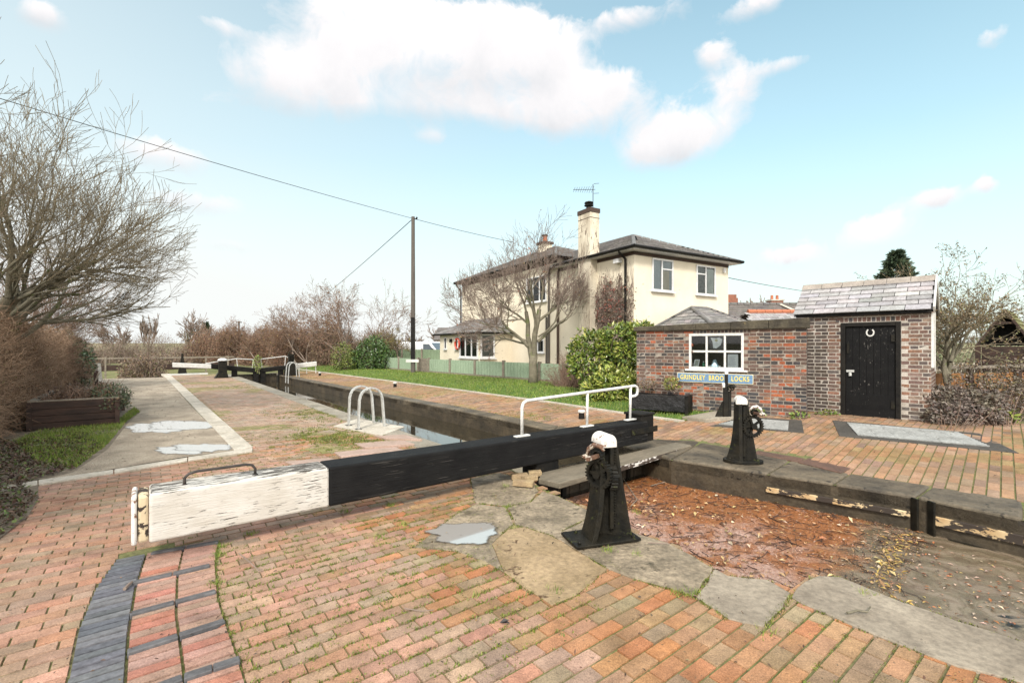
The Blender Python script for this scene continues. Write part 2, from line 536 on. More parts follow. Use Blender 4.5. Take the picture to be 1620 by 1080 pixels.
# --- far terrain: one sheet to the horizon
mb = MB()
rings = [0.5, 20, 45, 70, 110, 180, 300, 500, 800, 1400, 2600, 5000]
def far_h(r, an):
    h = -2.3
    if r > 90: h = -2.3 + 8.6 * sstep(r, 90, 700) + 10 * sstep(r, 700, 2600)
    return h + (0 if r < 100 else 1.2 * mnoise.noise(V((math.cos(an) * 3, math.sin(an) * 3, r * .004))))
NA = 96
vs = []
for r in rings:
    for q in range(NA):
        an = 2 * math.pi * q / NA
        vs.append((r * math.cos(an), r * math.sin(an), far_h(r, an)))
fs = []
for i in range(len(rings) - 1):
    for q in range(NA):
        q2 = (q + 1) % NA
        fs.append((i * NA + q, (i + 1) * NA + q, (i + 1) * NA + q2, i * NA + q2))
mb.add(vs, fs)
m_field = M('far_fields', (.20, .22, .10), (.22, .17, .10), .012, .95, 0, world=True)
tag(build(mb, 'terrain', m_field, keep=True, smooth=True), kind='structure')

# --- banks
left_poly = LE + [AB(-60, -120), AB(120, -120), AB(120, 6.2), AB(34, 6.2)]
mb = drape(left_poly, -.010, zg, cuts_b=(), cuts_a=(33, 35, 37, 39, 41, 43, 46))
tag(build(mb, 'ground', m_joint, keep=True), kind='structure')
right_poly = list(reversed(RE)) + [AB(120, 6.2), AB(120, 160), AB(-60, 160)]
mb = drape(right_poly, -.010, lambda x, y: zr(ab((V((x, y, 0))))[1]), cuts_b=(7.4, 11.0))
tag(build(mb, 'ground', m_joint, keep=True), kind='structure')

# --- lock and canal walls
def wallstrip(name, pts, flip):
    mb = MB()
    for p, q in zip(pts[:-1], pts[1:]):
        n = max(1, int((q - p).length / .6))
        for i in range(n):
            a = p.lerp(q, i / n); b = p.lerp(q, (i + 1) / n)
            vs = [(a.x, a.y, -2.6), (b.x, b.y, -2.6), (b.x, b.y, -.02), (a.x, a.y, -.02)]
            mb.add(vs, [(0, 1, 2, 3) if not flip else (3, 2, 1, 0)])
    tag(build(mb, name, m_wall, keep=True), kind='structure')


wallstrip('lock_wall', LE, False)
wallstrip('lock_wall', RE, True)


def ribbon(name, fr, bk, z1, th, mat, bevel, joints=1.6, label=None):
    """coping: blocks between a front and a back line"""
    mb = MB()
    for (p, q), (r, s) in zip(zip(fr[:-1], fr[1:]), zip(bk[:-1], bk[1:])):
        L = (q - p).length
        n = max(1, int(L / joints))
        g = .006 / max(L, .1)
        for i in range(n):
            t0 = i / n + g; t1 = (i + 1) / n - g
            a, b, c, d = p.lerp(q, t0), p.lerp(q, t1), r.lerp(s, t1), r.lerp(s, t0)
            dz = rng.uniform(-.004, .004)
            pts = [a, b, c, d]
            if (b - a).cross(d - a).z < 0: pts = [a, d, c, b]
            mb.hexa([(v.x, v.y, z1 - th) for v in pts], [(v.x, v.y, z1 + dz) for v in pts])
    return tag(build(mb, name, mat, keep=True, bevel=bevel, segs=3), kind='structure')


ribbon('lock_coping', RE[:12], RB[:12], .02, .20, m_coping, .035)
m_copgrey = M('grey_coping', (.34, .305, .245), (.17, .15, .115), 1.6, .75, .6, 20, .015, world=True, rough2=.5, spec=.2)
ribbon('lock_coping', [AB(34, 4.12), AB(5.5, 4.12)], [AB(34, 3.66), AB(5.5, 3.66)], .016, .25, m_copgrey, .02)

# fendering boards on the right canal wall, flaking cream paint, with a stop-plank groove
def facing(p0, p1, z0, z1, off, mat, name='coping_board'):
    d = (p1 - p0); d.z = 0; L = d.length; d.normalize()
    nrm = V((d.y, -d.x, 0))
    if nrm.dot(V((0, 0, 0)) - p0) < 0: nrm = -nrm
    o = bpy.data.objects.new(name, None)
    mb = MB()
    mb.box(0, L, -off, 0, z0, z1)
    ob = build(mb, name, mat, local=True, bevel=.008)
    xa = d; ya = -nrm
    if xa.cross(ya).z < 0:
        ob.data.transform(Matrix.Scale(-1, 4, (0, 1, 0))); ob.data.flip_normals(); ya = nrm
    ob.location = (p0.x, p0.y, 0)
    ob.rotation_euler = (0, 0, math.atan2(d.y, d.x))
    return tag(ob, kind='structure')


q0, q1, q2, q3, q4 = [G(x, y) for x, y in ((1212, 750), (1440, 786), (1474, 792.5), (1620, 822), (1800, 860))]
facing(q0, q1, -.235, -.165, .03, m_flakeboard)
facing(q2, q3, -.26, -.155, .03, m_flakeboard)
facing(q3, q4, -.26, -.155, .03, m_flakeboard)
for qq in (G(1445, 787), G(1471, 792)):
    mb = MB(); mb.box(qq.x - .012, qq.x + .012, qq.y - .06, qq.y + .02, -.5, .0)
    tag(build(mb, 'groove_iron', m_iron), kind='structure')

# --- water
mb = MB()
mb.add([AB(34, 3.9, -.38), AB(4.75, 3.9, -.38), AB(4.75, 7.0, -.38), AB(34, 7.0, -.38)], [(0, 1, 2, 3)])
m, nt, bs = basemat('lock_water')
co = nn(nt, 'ShaderNodeNewGeometry').outputs['Position']
bs.inputs['Base Color'].default_value = (.028, .022, .012, 1); bs.inputs['Roughness'].default_value = .03; bs.inputs['IOR'].default_value = 1.75
bs.inputs['Specular IOR Level'].default_value = .9
bumpn(nt, bs, noise_node(nt, co, 3.5, 2, .5), .035, .02)
tag(build(mb, 'water', m, keep=True), kind='structure')

mb = MB()
scum = [AB(4.72, 3.0, -.38), AB(-30, 3.0, -.38), AB(-30, 8.5, -.38), AB(4.72, 8.5, -.38)]
mb.add(scum, [(0, 1, 2, 3)])
m, nt, bs = basemat('canal_scum')
geo = nn(nt, 'ShaderNodeNewGeometry').outputs['Position']
sep = nn(nt, 'ShaderNodeSeparateXYZ'); nt.links.new(geo, sep.inputs[0])
# a = along lock
dp = nn(nt, 'ShaderNodeVectorMath', operation='DOT_PRODUCT'); dp.inputs[1].default_value = U; nt.links.new(geo, dp.inputs[0])
dq = nn(nt, 'ShaderNodeVectorMath', operation='DOT_PRODUCT'); dq.inputs[1].default_value = W; nt.links.new(geo, dq.inputs[0])
n1 = noise_node(nt, geo, 1.5, 6, .6, .6)
n2 = noise_node(nt, geo, 34, 8, .75, .3)
n3 = noise_node(nt, geo, 7, 7, .7, .8)
orange = ramp(nt, n2, [(.30, (.07, .026, .010)), (.46, (.27, .098, .030)), (.62, (.43, .18, .065)), (.78, (.58, .36, .21))])
pink = ramp(nt, n2, [(.30, (.16, .08, .06)), (.46, (.42, .25, .19)), (.62, (.58, .42, .35)), (.78, (.68, .56, .49))])
# foam / pink froth towards the left bank
add = nn(nt, 'ShaderNodeMath', operation='MULTIPLY_ADD'); nt.links.new(n1, add.inputs[0]); add.inputs[1].default_value = 3.2; 
mm1 = nn(nt, 'ShaderNodeMath', operation='MULTIPLY_ADD'); nt.links.new(dq.outputs['Value'], mm1.inputs[0]); mm1.inputs[1].default_value = -.62; mm1.inputs[2].default_value = 2.2
nt.links.new(mm1.outputs[0], add.inputs[2])
k1 = ramp(nt, add.outputs[0], [(.35, 0), (.95, 1)])
mat_c = mix(nt, k1, orange, pink)
n4 = noise_node(nt, geo, 2.6, 5, .65, 1.2)
mat_c = mix(nt, ramp(nt, n4, [(.50, 0), (.60, .85)]), mat_c, orange)
mat_c = mix(nt, ramp(nt, noise_node(nt, geo, 3.7, 6, .7, 1.5), [(.56, 0), (.66, .8)]), mat_c, mix(nt, n2, (.05, .02, .010), (.30, .12, .05)))
mat_c = mix(nt, ramp(nt, noise_node(nt, geo, 2.9, 6, .72, 1.8), [(.60, 0), (.68, .7)]), mat_c, pink)
# murky open water with swirled silt at low a
wv = nn(nt, 'ShaderNodeTexWave', wave_type='RINGS', rings_direction='Z'); wv.inputs['Scale'].default_value = 1.0; wv.inputs['Distortion'].default_value = 14; wv.inputs['Detail'].default_value = 5; wv.inputs['Detail Scale'].default_value = 1.3
mp = nn(nt, 'ShaderNodeMapping'); cc = G(1560, 960, -.38); mp.inputs['Location'].default_value = (-cc.x, -cc.y, 0); nt.links.new(geo, mp.inputs['Vector']); nt.links.new(mp.outputs[0], wv.inputs['Vector'])
murk = ramp(nt, wv.outputs['Fac'], [(.10, (.20, .16, .10)), (.45, (.31, .25, .165)), (.62, (.22, .175, .11)), (.95, (.34, .27, .19))])
murk = mix(nt, ramp(nt, n3, [(.45, 0), (.7, .55)]), murk, (.15, .075, .05))
murk = mix(nt, 1.0, murk, (.62, .62, .62), 'MULTIPLY')
k2a = nn(nt, 'ShaderNodeMath', operation='MULTIPLY_ADD'); nt.links.new(dp.outputs['Value'], k2a.inputs[0]); k2a.inputs[1].default_value = -1.3; k2a.inputs[2].default_value = 2.05
k2b = nn(nt, 'ShaderNodeMath', operation='MULTIPLY_ADD'); nt.links.new(n1, k2b.inputs[0]); k2b.inputs[1].default_value = 1.6; nt.links.new(k2a.outputs[0], k2b.inputs[2])
k2 = ramp(nt, k2b.outputs[0], [(.40, 0), (.75, 1)])
c = mix(nt, k2, mat_c, murk)
# clear black openings
hole = nn(nt, 'ShaderNodeMath', operation='MULTIPLY'); nt.links.new(k2, hole.inputs[0]); nt.links.new(ramp(nt, noise_node(nt, geo, 1.15, 4, .6, .9), [(.60, 0), (.63, 1)]), hole.inputs[1])
c = mix(nt, hole.outputs[0], c, (.012, .011, .008))
nt.links.new(c, bs.inputs['Base Color'])
rr = mix(nt, hole.outputs[0], mix(nt, k2, (.34, .34, .34), (.16, .16, .16)), (.05, .05, .05))
nt.links.new(rr, bs.inputs['Roughness'])
bb = nn(nt, 'ShaderNodeMath', operation='MULTIPLY'); nt.links.new(n2, bb.inputs[0])
inv = nn(nt, 'ShaderNodeMath', operation='SUBTRACT'); inv.inputs[0].default_value = 1.15; nt.links.new(k2, inv.inputs[1]); nt.links.new(inv.outputs[0], bb.inputs[1])
bumpn(nt, bs, bb.outputs[0], .9, .03)
tag(build(mb, 'water', m, keep=True), kind='structure')

# ------------------------------------------------------------------ paving
PAL_NEAR = [(4, (0.423, 0.215, 0.110)), (4, (0.394, 0.235, 0.134)), (3, (0.345, 0.235, 0.139)), (2, (0.451, 0.199, 0.095)), (2, (0.327, 0.244, 0.158)), (1, (0.288, 0.199, 0.125))]
PAL_LEFT = [(4, (0.451, 0.264, 0.190)), (4, (0.423, 0.275, 0.199)), (2, (0.470, 0.250, 0.170)), (2, (0.374, 0.264, 0.195)), (1, (0.345, 0.244, 0.174))]
PAL_FAR = [(4, (.45, .32, .24)), (3, (.41, .30, .225)), (2, (.47, .29, .205)), (2, (.39, .31, .235))]
PAL_RIGHT = [(4, (0.394, 0.244, 0.158)), (4, (0.413, 0.235, 0.139)), (3, (0.355, 0.244, 0.167)), (2, (0.317, 0.204, 0.148)), (1, (0.269, 0.180, 0.134))]
PAL_GREEN = [(3, (.35, .28, .15)), (2, (.30, .26, .11)), (2, (.40, .29, .18)), (2, (.25, .24, .08))]


def mossy(a, b, s=.55, thr=.12):
    return mnoise.noise(V((a * s, b * s, 3.1))) > thr


def pal_left(r, s, t):   # s=b, t=a
    k = sstep(s, .9, 2.6)
    if t > 3.0 and s > 1.2 and mossy(t, s, .8, .22): return pick(r, PAL_GREEN)
    return pick(r, PAL_NEAR) if r.random() < k else pick(r, PAL_LEFT)


soil_px = [(-260, 1010), (-60, 905), (0, 852), (44, 818), (60, 792), (61, 768), (118, 749), (172, 712), (206, 668), (222, 650), (200, 640)]
soil_w = px(soil_px) + [AB(17, -.75), AB(34, -1.6), AB(34, -3.9), AB(3, -3.9)]
grav_w = px([(62, 762), (150, 748), (290, 724), (371, 713), (300, 640), (259, 594)]) + [AB(37, .55), AB(46, .3), AB(60, .2), AB(60, -2.6), AB(46, -2.6), AB(34, -2.4)] + px([(196, 640), (222, 652), (204, 668), (170, 712), (116, 748)])
kerb_front = px([(400, 715), (297, 730), (180, 750), (60, 768), (-60, 790)])
kerb_back = px([(400, 710), (297, 725), (180, 744.5), (60, 761.5), (-60, 781)])

quad_all = px([(90, 1130), (108, 1070), (122, 1000), (150, 932), (194, 872), (236, 862), (346, 855), (341, 892), (346, 950), (384, 1062), (400, 1130)])


def in_left(s, t):
    p = AB(t, s)
    if t > 8.6 + .27 * (s + 1.2) and s < 1.45: return False
    return inpoly(p.x, p.y, left_poly)


mb = MB()
field(mb, V((0, 0, 0)), W, U, V((0, 0, 1)), -3.2, 4.05, -1.2, 9.6, .222, .110, .012, pal_left, in_left, tilt=.003, dep=.016, jx=.006, cj=.15, cut=[(p.dot(W), p.dot(U)) for p in quad_all])
field(mb, V((0, 0, 0)), W, U, V((0, 0, 1)), .85, 3.7, 9.6, 35, .222, .110, .012,
      lambda r, s, t: pick(r, PAL_GREEN) if mossy(t, s, .5, .2) else pick(r, PAL_FAR), lambda s, t: s > 1.42 - .012 * (t - 9), tilt=.003, dep=.016, jx=.006)
tag(build(mb, 'paving', m_paver, keep=True), kind='structure')

# right bank: courses run at a slight skew
WR = V((.725, .688, 0)); UR = V((-.688, .725, 0))
lawn_px = [(470, 583), (500, 587), (560, 595), (660, 607.5), (760, 621), (880, 637), (1000, 655), (1083, 666), (1130, 656), (1130, 646)]
lawn_w = px(lawn_px, GR) + [AB(11.0, 11.6), AB(14, 13.2), AB(18, 14.2), AB(40, 14.6), AB(42, 9.5)]
right_pave = RB[:] + [AB(-3, 14), AB(6, 13)] + px([(1283, 656), (1150, 650), (1084, 667), (1000, 656), (880, 638), (760, 622), (660, 608.5), (560, 596), (500, 588)], GR) + [AB(34, 8.3)]


def pal_right(r, s, t):
    p = WR * s + UR * t
    a, b = ab(p)
    if a > 9: return pick(r, [(3, (.40, .22, .12)), (2, (.36, .24, .13)), (2, (.33, .25, .11))]) if mossy(a, b, .35, -.05) else pick(r, PAL_RIGHT)
    if mossy(a, b, .7, .3): return pick(r, [(1, (.33, .23, .11)), (1, (.36, .2, .1))])
    return pick(r, PAL_RIGHT)


rpz = lambda p: zr(ab(p)[1])
mb = MB()
field(mb, V((0, 0, 0)), WR, UR, V((0, 0, 1)), 3.0, 13.5, -1.5, 13, .30, .118, .012, pal_right,
      lambda s, t: inpoly((WR * s + UR * t).x, (WR * s + UR * t).y, right_pave), stagger=.25, tilt=.002, dep=.016, zf=rpz)
field(mb, V((0, 0, 0)), WR, UR, V((0, 0, 1)), 0, 13.5, 13, 36, .30, .118, .012, pal_right,
      lambda s, t: inpoly((WR * s + UR * t).x, (WR * s + UR * t).y, right_pave), stagger=.25, tilt=.002, dep=.016, zf=rpz)
tag(build(mb, 'paving', m_paver, keep=True), kind='structure')

# sheets: soil, gravel, kerbs, lawn
tag(build(drape(soil_w, .010, zg), 'soil', m_soil, keep=True), kind='structure')
tag(build(drape(grav_w, .014, zg, cuts_a=(33, 35, 37, 39, 41, 43, 46)), 'path', m_grav, keep=True), kind='structure')
ribbon('kerb', kerb_front, kerb_back, .022, .1, m_concrete, .008, joints=.9)
ribbon('kerb', px([(400, 708), (274, 597)]) + [AB(37, .98)], px([(371, 714), (259, 594.3)]) + [AB(37, .6)], .024, .1, m_concrete, .008, joints=.9)
tag(build(drape(lawn_w, .012, lambda x, y: zr(ab(V((x, y, 0)))[1]), cuts_b=(7.4, 11)), 'lawn_soil', m_turf, keep=True), kind='structure')
kl = px(lawn_px[:8], GR)
kl2 = [p - (W * .11) for p in kl]
mb = MB()
for (p, q), (r, s) in zip(zip(kl[:-1], kl[1:]), zip(kl2[:-1], kl2[1:])):
    mb.hexa([(v.x, v.y, v.z - .08) for v in (r, s, q, p)][::-1], [(v.x, v.y, v.z + .025) for v in (r, s, q, p)][::-1])
tag(build(mb, 'kerb', m_concrete, keep=True), kind='structure')

# yard behind the fence, paved pale
yard = [AB(11.0, 14.1), AB(5, 13.0), AB(0, 18), AB(0, 60), AB(60, 60), AB(60, 15), AB(40, 14.7), AB(18, 14.3)]
tag(build(drape(yard, .008, lambda x, y: zr(ab(V((x, y, 0)))[1])), 'yard', m_grav, keep=True), kind='structure')

# worn stone slabs at the canal edge
SLABS = []
def slab(poly_px, mat, zt=.014, th=.06, bev=.005):
    zt = .006 + (zt - .010) * .35
    w = px(poly_px); SLABS.append(w)
    c = sum(w, V((0, 0, 0))) / len(w)
    # break the straight edges slightly
    pts = []
    for i, p in enumerate(w):
        q = w[(i + 1) % len(w)]
        pts.append(p)
        n = int((q - p).length / .12)
        for k in range(1, n):
            t = p.lerp(q, k / n)
            d = (c - t).normalized() * (rng.uniform(-.006, .012) + .018 * mnoise.noise(t * 6))
            pts.append(t + d)
    if sum((a.x * b.y - b.x * a.y) for a, b in zip(pts, pts[1:] + pts[:1])) < 0: pts.reverse()
    mb = MB()
    mb.prism([(p.x, p.y) for p in pts], zt - th, zt)
    return tag(build(mb, 'stone_slab', mat, keep=True, bevel=bev), kind='structure')


slab([(655, 866), (690, 838), (722, 813), (755, 797), (800, 802), (812, 830), (800, 838), (778, 861), (797, 905), (765, 887), (722, 872)], m_stone, .010)
slab([(778, 861), (804, 838), (829, 834), (872, 848), (961, 901), (911, 942), (873, 958), (829, 930), (797, 905)], m_stonetan, .018)
slab([(752, 796), (745, 757), (790, 748), (838, 760), (852, 778), (838, 794), (800, 801)], m_stone, .013)
slab([(803, 803), (840, 795), (858, 778), (884, 786), (930, 808), (952, 822), (925, 823), (888, 840), (960, 885), (1000, 915), (962, 900), (872, 847), (815, 830)], m_stone, .021)
slab([(890, 841), (925, 823), (960, 824), (1000, 843), (1057, 860), (1128, 900), (1100, 944), (1055, 930), (1000, 915), (955, 888)], m_stone, .024)
m_stone2 = M('grey_slab', (.31, .265, .205), (.18, .15, .115), 2.2, .8, .5, 22, .012, world=True, rough2=.55, spec=.2, spots=(.15, .125, .095), spot_scale=24, spot_thr=.65)
slab([(1101, 945), (1131, 901), (1152, 912), (1214, 918), (1250, 939), (1238, 962), (1207, 992), (1153, 980)], m_stone2, .02)
slab([(1252, 946), (1274, 921), (1295, 912), (1329, 914), (1425, 953), (1620, 1018), (1900, 1112), (1900, 1200), (1620, 1082), (1513, 1055), (1383, 1005), (1268, 956)], m_stone2, .024)

# puddles: a film of water thinning out between the stones at its rim
m, nt, bs = basemat('puddle_water')
bs.inputs['Base Color'].default_value = (.62, .59, .55, 1); bs.inputs['Roughness'].default_value = .05; bs.inputs['Metallic'].default_value = .55
geo_ = nn(nt, 'ShaderNodeNewGeometry').outputs['Position']
at_ = nn(nt, 'ShaderNodeAttribute', attribute_name='Col').outputs['Fac']
ma = nn(nt, 'ShaderNodeMath', operation='MULTIPLY_ADD'); nt.links.new(noise_node(nt, geo_, 9, 7, .75, .4, (1, 1, 1)), ma.inputs[0]); ma.inputs[1].default_value = 1.5; nt.links.new(at_, ma.inputs[2])
bw_ = nn(nt, 'ShaderNodeBsdfPrincipled'); bw_.inputs['Base Color'].default_value = (.07, .06, .045, 1); bw_.inputs['Roughness'].default_value = .3
damp_ = ramp(nt, ma.outputs[0], [(.55, 0), (.92, .6)])
fac_ = ramp(nt, ma.outputs[0], [(.75, 0), (1.75, .92)])
tr_ = nn(nt, 'ShaderNodeBsdfTransparent'); ms_ = nn(nt, 'ShaderNodeMixShader')
md_ = nn(nt, 'ShaderNodeMixShader'); nt.links.new(damp_, md_.inputs[0]); nt.links.new(tr_.outputs[0], md_.inputs[1]); nt.links.new(bw_.outputs[0], md_.inputs[2])
nt.links.new(fac_, ms_.inputs[0]); nt.links.new(md_.outputs[0], ms_.inputs[1]); nt.links.new(bs.outputs[0], ms_.inputs[2])
nt.links.new(ms_.outputs[0], [n for n in nt.nodes if n.type == 'OUTPUT_MATERIAL'][0].inputs['Surface'])
m_pud = m


def puddle(cx, cy, rx, ry, z, seed):
    N = 28; me = bpy.data.meshes.new('puddle'); vs = []
    for ring in (0, .35, .7, 1.0):
        for i in range(N):
            an = 2 * math.pi * i / N
            k = (1 + .5 * mnoise.noise(V((math.cos(an) * 1.9, math.sin(an) * 1.9, seed)))) * max(ring, .001)
            q = G(cx + rx * k * math.cos(an), cy - ry * k * math.sin(an)); vs.append((q.x, q.y, z))
    fs = [(r_ * N + i, r_ * N + (i + 1) % N, (r_ + 1) * N + (i + 1) % N, (r_ + 1) * N + i) for r_ in range(3) for i in range(N)]
    me.from_pydata(vs, [], [f[::-1] for f in fs]); me.materials.append(m_pud)
    at = me.color_attributes.new('Col', 'FLOAT_COLOR', 'POINT')
    buf = []
    for r_ in (1.0, .75, .30, -.6): buf.extend((r_, r_, r_, 1) * N)
    at.data.foreach_set('color', buf); me.update()
    if me.polygons[5].normal.z < 0: me.flip_normals()
    o = bpy.data.objects.new('puddle', me); COL.objects.link(o); tag(o, kind='structure')


puddle(735, 846, 66, 22, .016, 1.0)
puddle(250, 678, 62, 9, .019, 2.0)
puddle(292, 674, 76, 9, .0195, 5.0)
puddle(288, 713, 52, 8, .019, 3.0)
puddle(322, 709, 56, 8, .0195, 7.0)

# blue-brick track of the balance beam with raised kicking ribs
outer = px([(80, 1150), (108, 1070), (122, 1000), (150, 932), (194, 872), (236, 862), (214, 930), (203, 1000), (198, 1080), (190, 1150)])
inner = px([(190, 1150), (198, 1080), (203, 1000), (214, 930), (236, 862), (346, 855), (341, 892), (346, 950), (384, 1062), (410, 1150)])
mb = MB()
field(mb, V((0, 0, .012)), W, U, V((0, 0, 1)), -1.6, 1.6, -1.6, 5, .26, .072, .012, lambda r, s, t: pick(r, [(1, (.14, .145, .16)), (1, (.115, .12, .135)), (1, (.165, .165, .175))]),
      None, tilt=.002, dep=.02, clip=[(p.dot(W), p.dot(U)) for p in outer])
tag(build(mb, 'blue_brick_band', m_bluebrick, keep=True), kind='structure')
mb = MB()
WS = V((.80, .60, 0)).normalized(); US = V((-.60, .80, 0))
field(mb, V((0, 0, .010)), WS, US, V((0, 0, 1)), -1.6, 1.8, -1.6, 5, .24, .085, .013, lambda r, s, t: pick(r, [(3, (.45, .27, .22)), (2, (.40, .26, .21)), (1, (.46, .20, .15))]),
      None, tilt=.002, dep=.02, clip=[(p.dot(WS), p.dot(US)) for p in inner])
tag(build(mb, 'paving', m_paver, keep=True), kind='structure')
mb = MB()
for (l, r) in (((237, 880), (346, 861)), ((208, 928), (333, 899)), ((204, 979), (343, 941)), ((200, 1041), (358, 989)), ((290, 1082), (381, 1052)), ((196, 1118), (290, 1082))):
    p, q = G(*l), G(*r)
    d = (q - p).normalized(); n = V((-d.y, d.x, 0))
    h = .030
    k = 2
    for i in range(k):
        a = p.lerp(q, i / k + .008); b = p.lerp(q, (i + 1) / k - .008)
        mb.hexa([a - V((0, 0, .01)), b - V((0, 0, .01)), b + n * .09 - V((0, 0, .01)), a + n * .09 - V((0, 0, .01))],
                [a + V((0, 0, h)), b + V((0, 0, h)), b + n * .085 + V((0, 0, .012)), a + n * .085 + V((0, 0, .012))])
tag(build(mb, 'kicking_rib', m_blueplain, keep=True, bevel=.006), kind='structure')
mb = MB()
for quad in (((540, 727), (640, 716), (622, 707), (528, 716)), ((578, 712), (656, 706), (634, 696), (560, 702)), ((610, 697), (668, 699), (640, 688), (592, 690)), ((470, 742), (545, 735), (520, 725), (450, 731))):
    w = [G(*p) for p in quad]
    mb.hexa([p - V((0, 0, .01)) for p in w], [w[0] + V((0, 0, .05)), w[1] + V((0, 0, .05)), w[2] + V((0, 0, .015)), w[3] + V((0, 0, .015))])
tag(build(mb, 'kicking_rib', M('pink_stone', (.42, .3, .25), (.3, .22, .17), 4, .8, .3, world=True), keep=True, bevel=.006), kind='structure')
# ladder landing slab and rust-stained timber on the right coping
mb = MB(); w = [G(*p) for p in ((528, 675), (604, 690), (640, 676), (566, 663))]
mb.hexa([p - V((0, 0, .01)) for p in w], [p + V((0, 0, .022)) for p in w])
tag(build(mb, 'landing_slab', m_concrete, keep=True, bevel=.006), kind='structure')
mb = MB()
for dz, (l, r, r2, l2) in ((.03, ((1190, 719), (1262, 733), (1285, 724), (1215, 709))), (.034, ((1262, 734), (1330, 751), (1346, 744), (1284, 726)))):
    w = [G(*p) for p in (l, r, r2, l2)]
    mb.hexa([p - V((0, 0, .005)) for p in w], [p + V((0, 0, dz)) for p in w])
tag(build(mb, 'coping_board', M('rust_stained_board', (.15, .08, .055), (.075, .05, .038), 3, .6, .5, 20, world=True), keep=True, bevel=.006), kind='structure')
# ================================================================== LOCK GATE (near)
g = thing('lock_gate', 'closed timber lock gate with long black and white balance beam nearest the camera', 'lock gate', AB(4.75, 4.1), LOCK_ROT)
# local x: across the lock, y: along the lock (away from the camera)
mb = MB()
x0, x1, xw, xe = -4.12, -2.70, -2.70, 2.42


def beamz(x):
    t = (x + 4.12) / 6.6
    return .575 - .06 * t


def beamsec(mb, xa, xb, mi, n):
    for i in range(n):
        a = xa + (xb - xa) * i / n; b = xa + (xb - xa) * (i + 1) / n
        for x in (a, b): pass
        mb.add([(a, -.02, .175), (b, -.02, .175), (b, .33, .175), (a, .33, .175), (a, -.02, beamz(a)), (b, -.02, beamz(b)), (b, .33, beamz(b)), (a, .33, beamz(a))],
               [(3, 2, 1, 0), (4, 5, 6, 7), (0, 1, 5, 4), (2, 3, 7, 6)] + ([(3, 0, 4, 7)] if i == 0 else []) + ([(1, 2, 6, 5)] if i == n - 1 else []), mi)


def weld(o, d=.0005):
    bm = bmesh.new(); bm.from_mesh(o.data); bmesh.ops.remove_doubles(bm, verts=bm.verts, dist=d); bm.to_mesh(o.data); bm.free()


mb = MB(); beamsec(mb, -4.10, xw, 0, 8)
o = build(mb, 'beam_tail', m_beamwhite, g, local=True); weld(o)
bv = o.modifiers.new('B', 'BEVEL'); bv.width = .022; bv.segments = 3; bv.limit_method = 'ANGLE'
o['label'] = 'white painted tail end of the beam with flaking paint'
mb = MB(); beamsec(mb, xw, xe, 0, 20)
o = build(mb, 'balance_beam', m_beamblack, g, local=True); weld(o)
bv = o.modifiers.new('B', 'BEVEL'); bv.width = .022; bv.segments = 3; bv.limit_method = 'ANGLE'
# end: iron band gap and cap plate
mb = MB(); mb.box(-4.172, -4.102, 0.0, .31, .185, .562)
build(mb, 'end_band', m_endgrain, g, local=True, bevel=.02)
mb = MB(); mb.box(-4.212, -4.175, -.012, .322, .176, .572)
o = build(mb, 'end_plate', m_capwhite, g, local=True, bevel=.025, segs=3)
# grab handle on the tail
mb = MB()
hz = .555
mb.tube([(-3.86, .12, hz), (-3.86, .12, hz + .075), (-3.83, .12, hz + .105), (-3.77, .12, hz + .118), (-3.40, .12, hz + .118), (-3.35, .12, hz + .105), (-3.325, .12, hz + .07), (-3.325, .12, hz)], .012, 8)
for xx in (-3.86, -3.325): mb.lathe([(.026, 0), (.026, .012), (.016, .02)], (xx, .12, hz + .004), 10)
build(mb, 'grab_handle', m_darkmetal, g, local=True, smooth=True)
# head block and straps
mb = MB(); mb.box(2.30, 2.63, .02, .36, .17, .60); mb.box(2.28, 2.65, .0, .38, .602, .645)
build(mb, 'mitre_post', m_black, g, local=True, bevel=.015)
mb = MB(); mb.box(1.98, 2.66, -.036, -.022, .33, .425)
for xx in (2.08, 2.36, 2.58): mb.lathe([(.014, 0), (.014, .02)], (xx, -.03, .37), 8)
st = build(mb, 'iron_strap', m_iron, g, local=True, bevel=.004)
for xx in (1.2, 1.72, 2.08, 2.36, 2.58):
    mb = MB()
    mb.add([(xx + .02 * math.cos(q * 1.0472), -.042 if xx > 1.9 else -.03, .37 + .02 * math.sin(q * 1.0472)) for q in range(6)] + [(xx + .02 * math.cos(q * 1.0472), -.02, .37 + .02 * math.sin(q * 1.0472)) for q in range(6)],
           [tuple(range(6))] + [(q, (q + 1) % 6, 6 + (q + 1) % 6, 6 + q) for q in range(6)])
    build(mb, 'bolt', m_iron, g, local=True)
# heel post, gate framing and boards
mb = MB(); mb.box(.02, .44, .02, .34, -.6, .174)
build(mb, 'heel_post', m_black, g, local=True, bevel=.03)
mb = MB()
for i in range(12):
    xx = .1 + i * .21
    mb.box(xx, xx + .2, .10, .18, -.9, .02 + .004 * (i % 3))
build(mb, 'gate_boards', m_wall, g, local=True, bevel=.006)
for xx in (.55, 1.25, 2.0):
    mb = MB(); mb.box(xx, xx + .08, .07, .098, -.6, -.02); build(mb, 'iron_bar', m_iron, g, local=True)
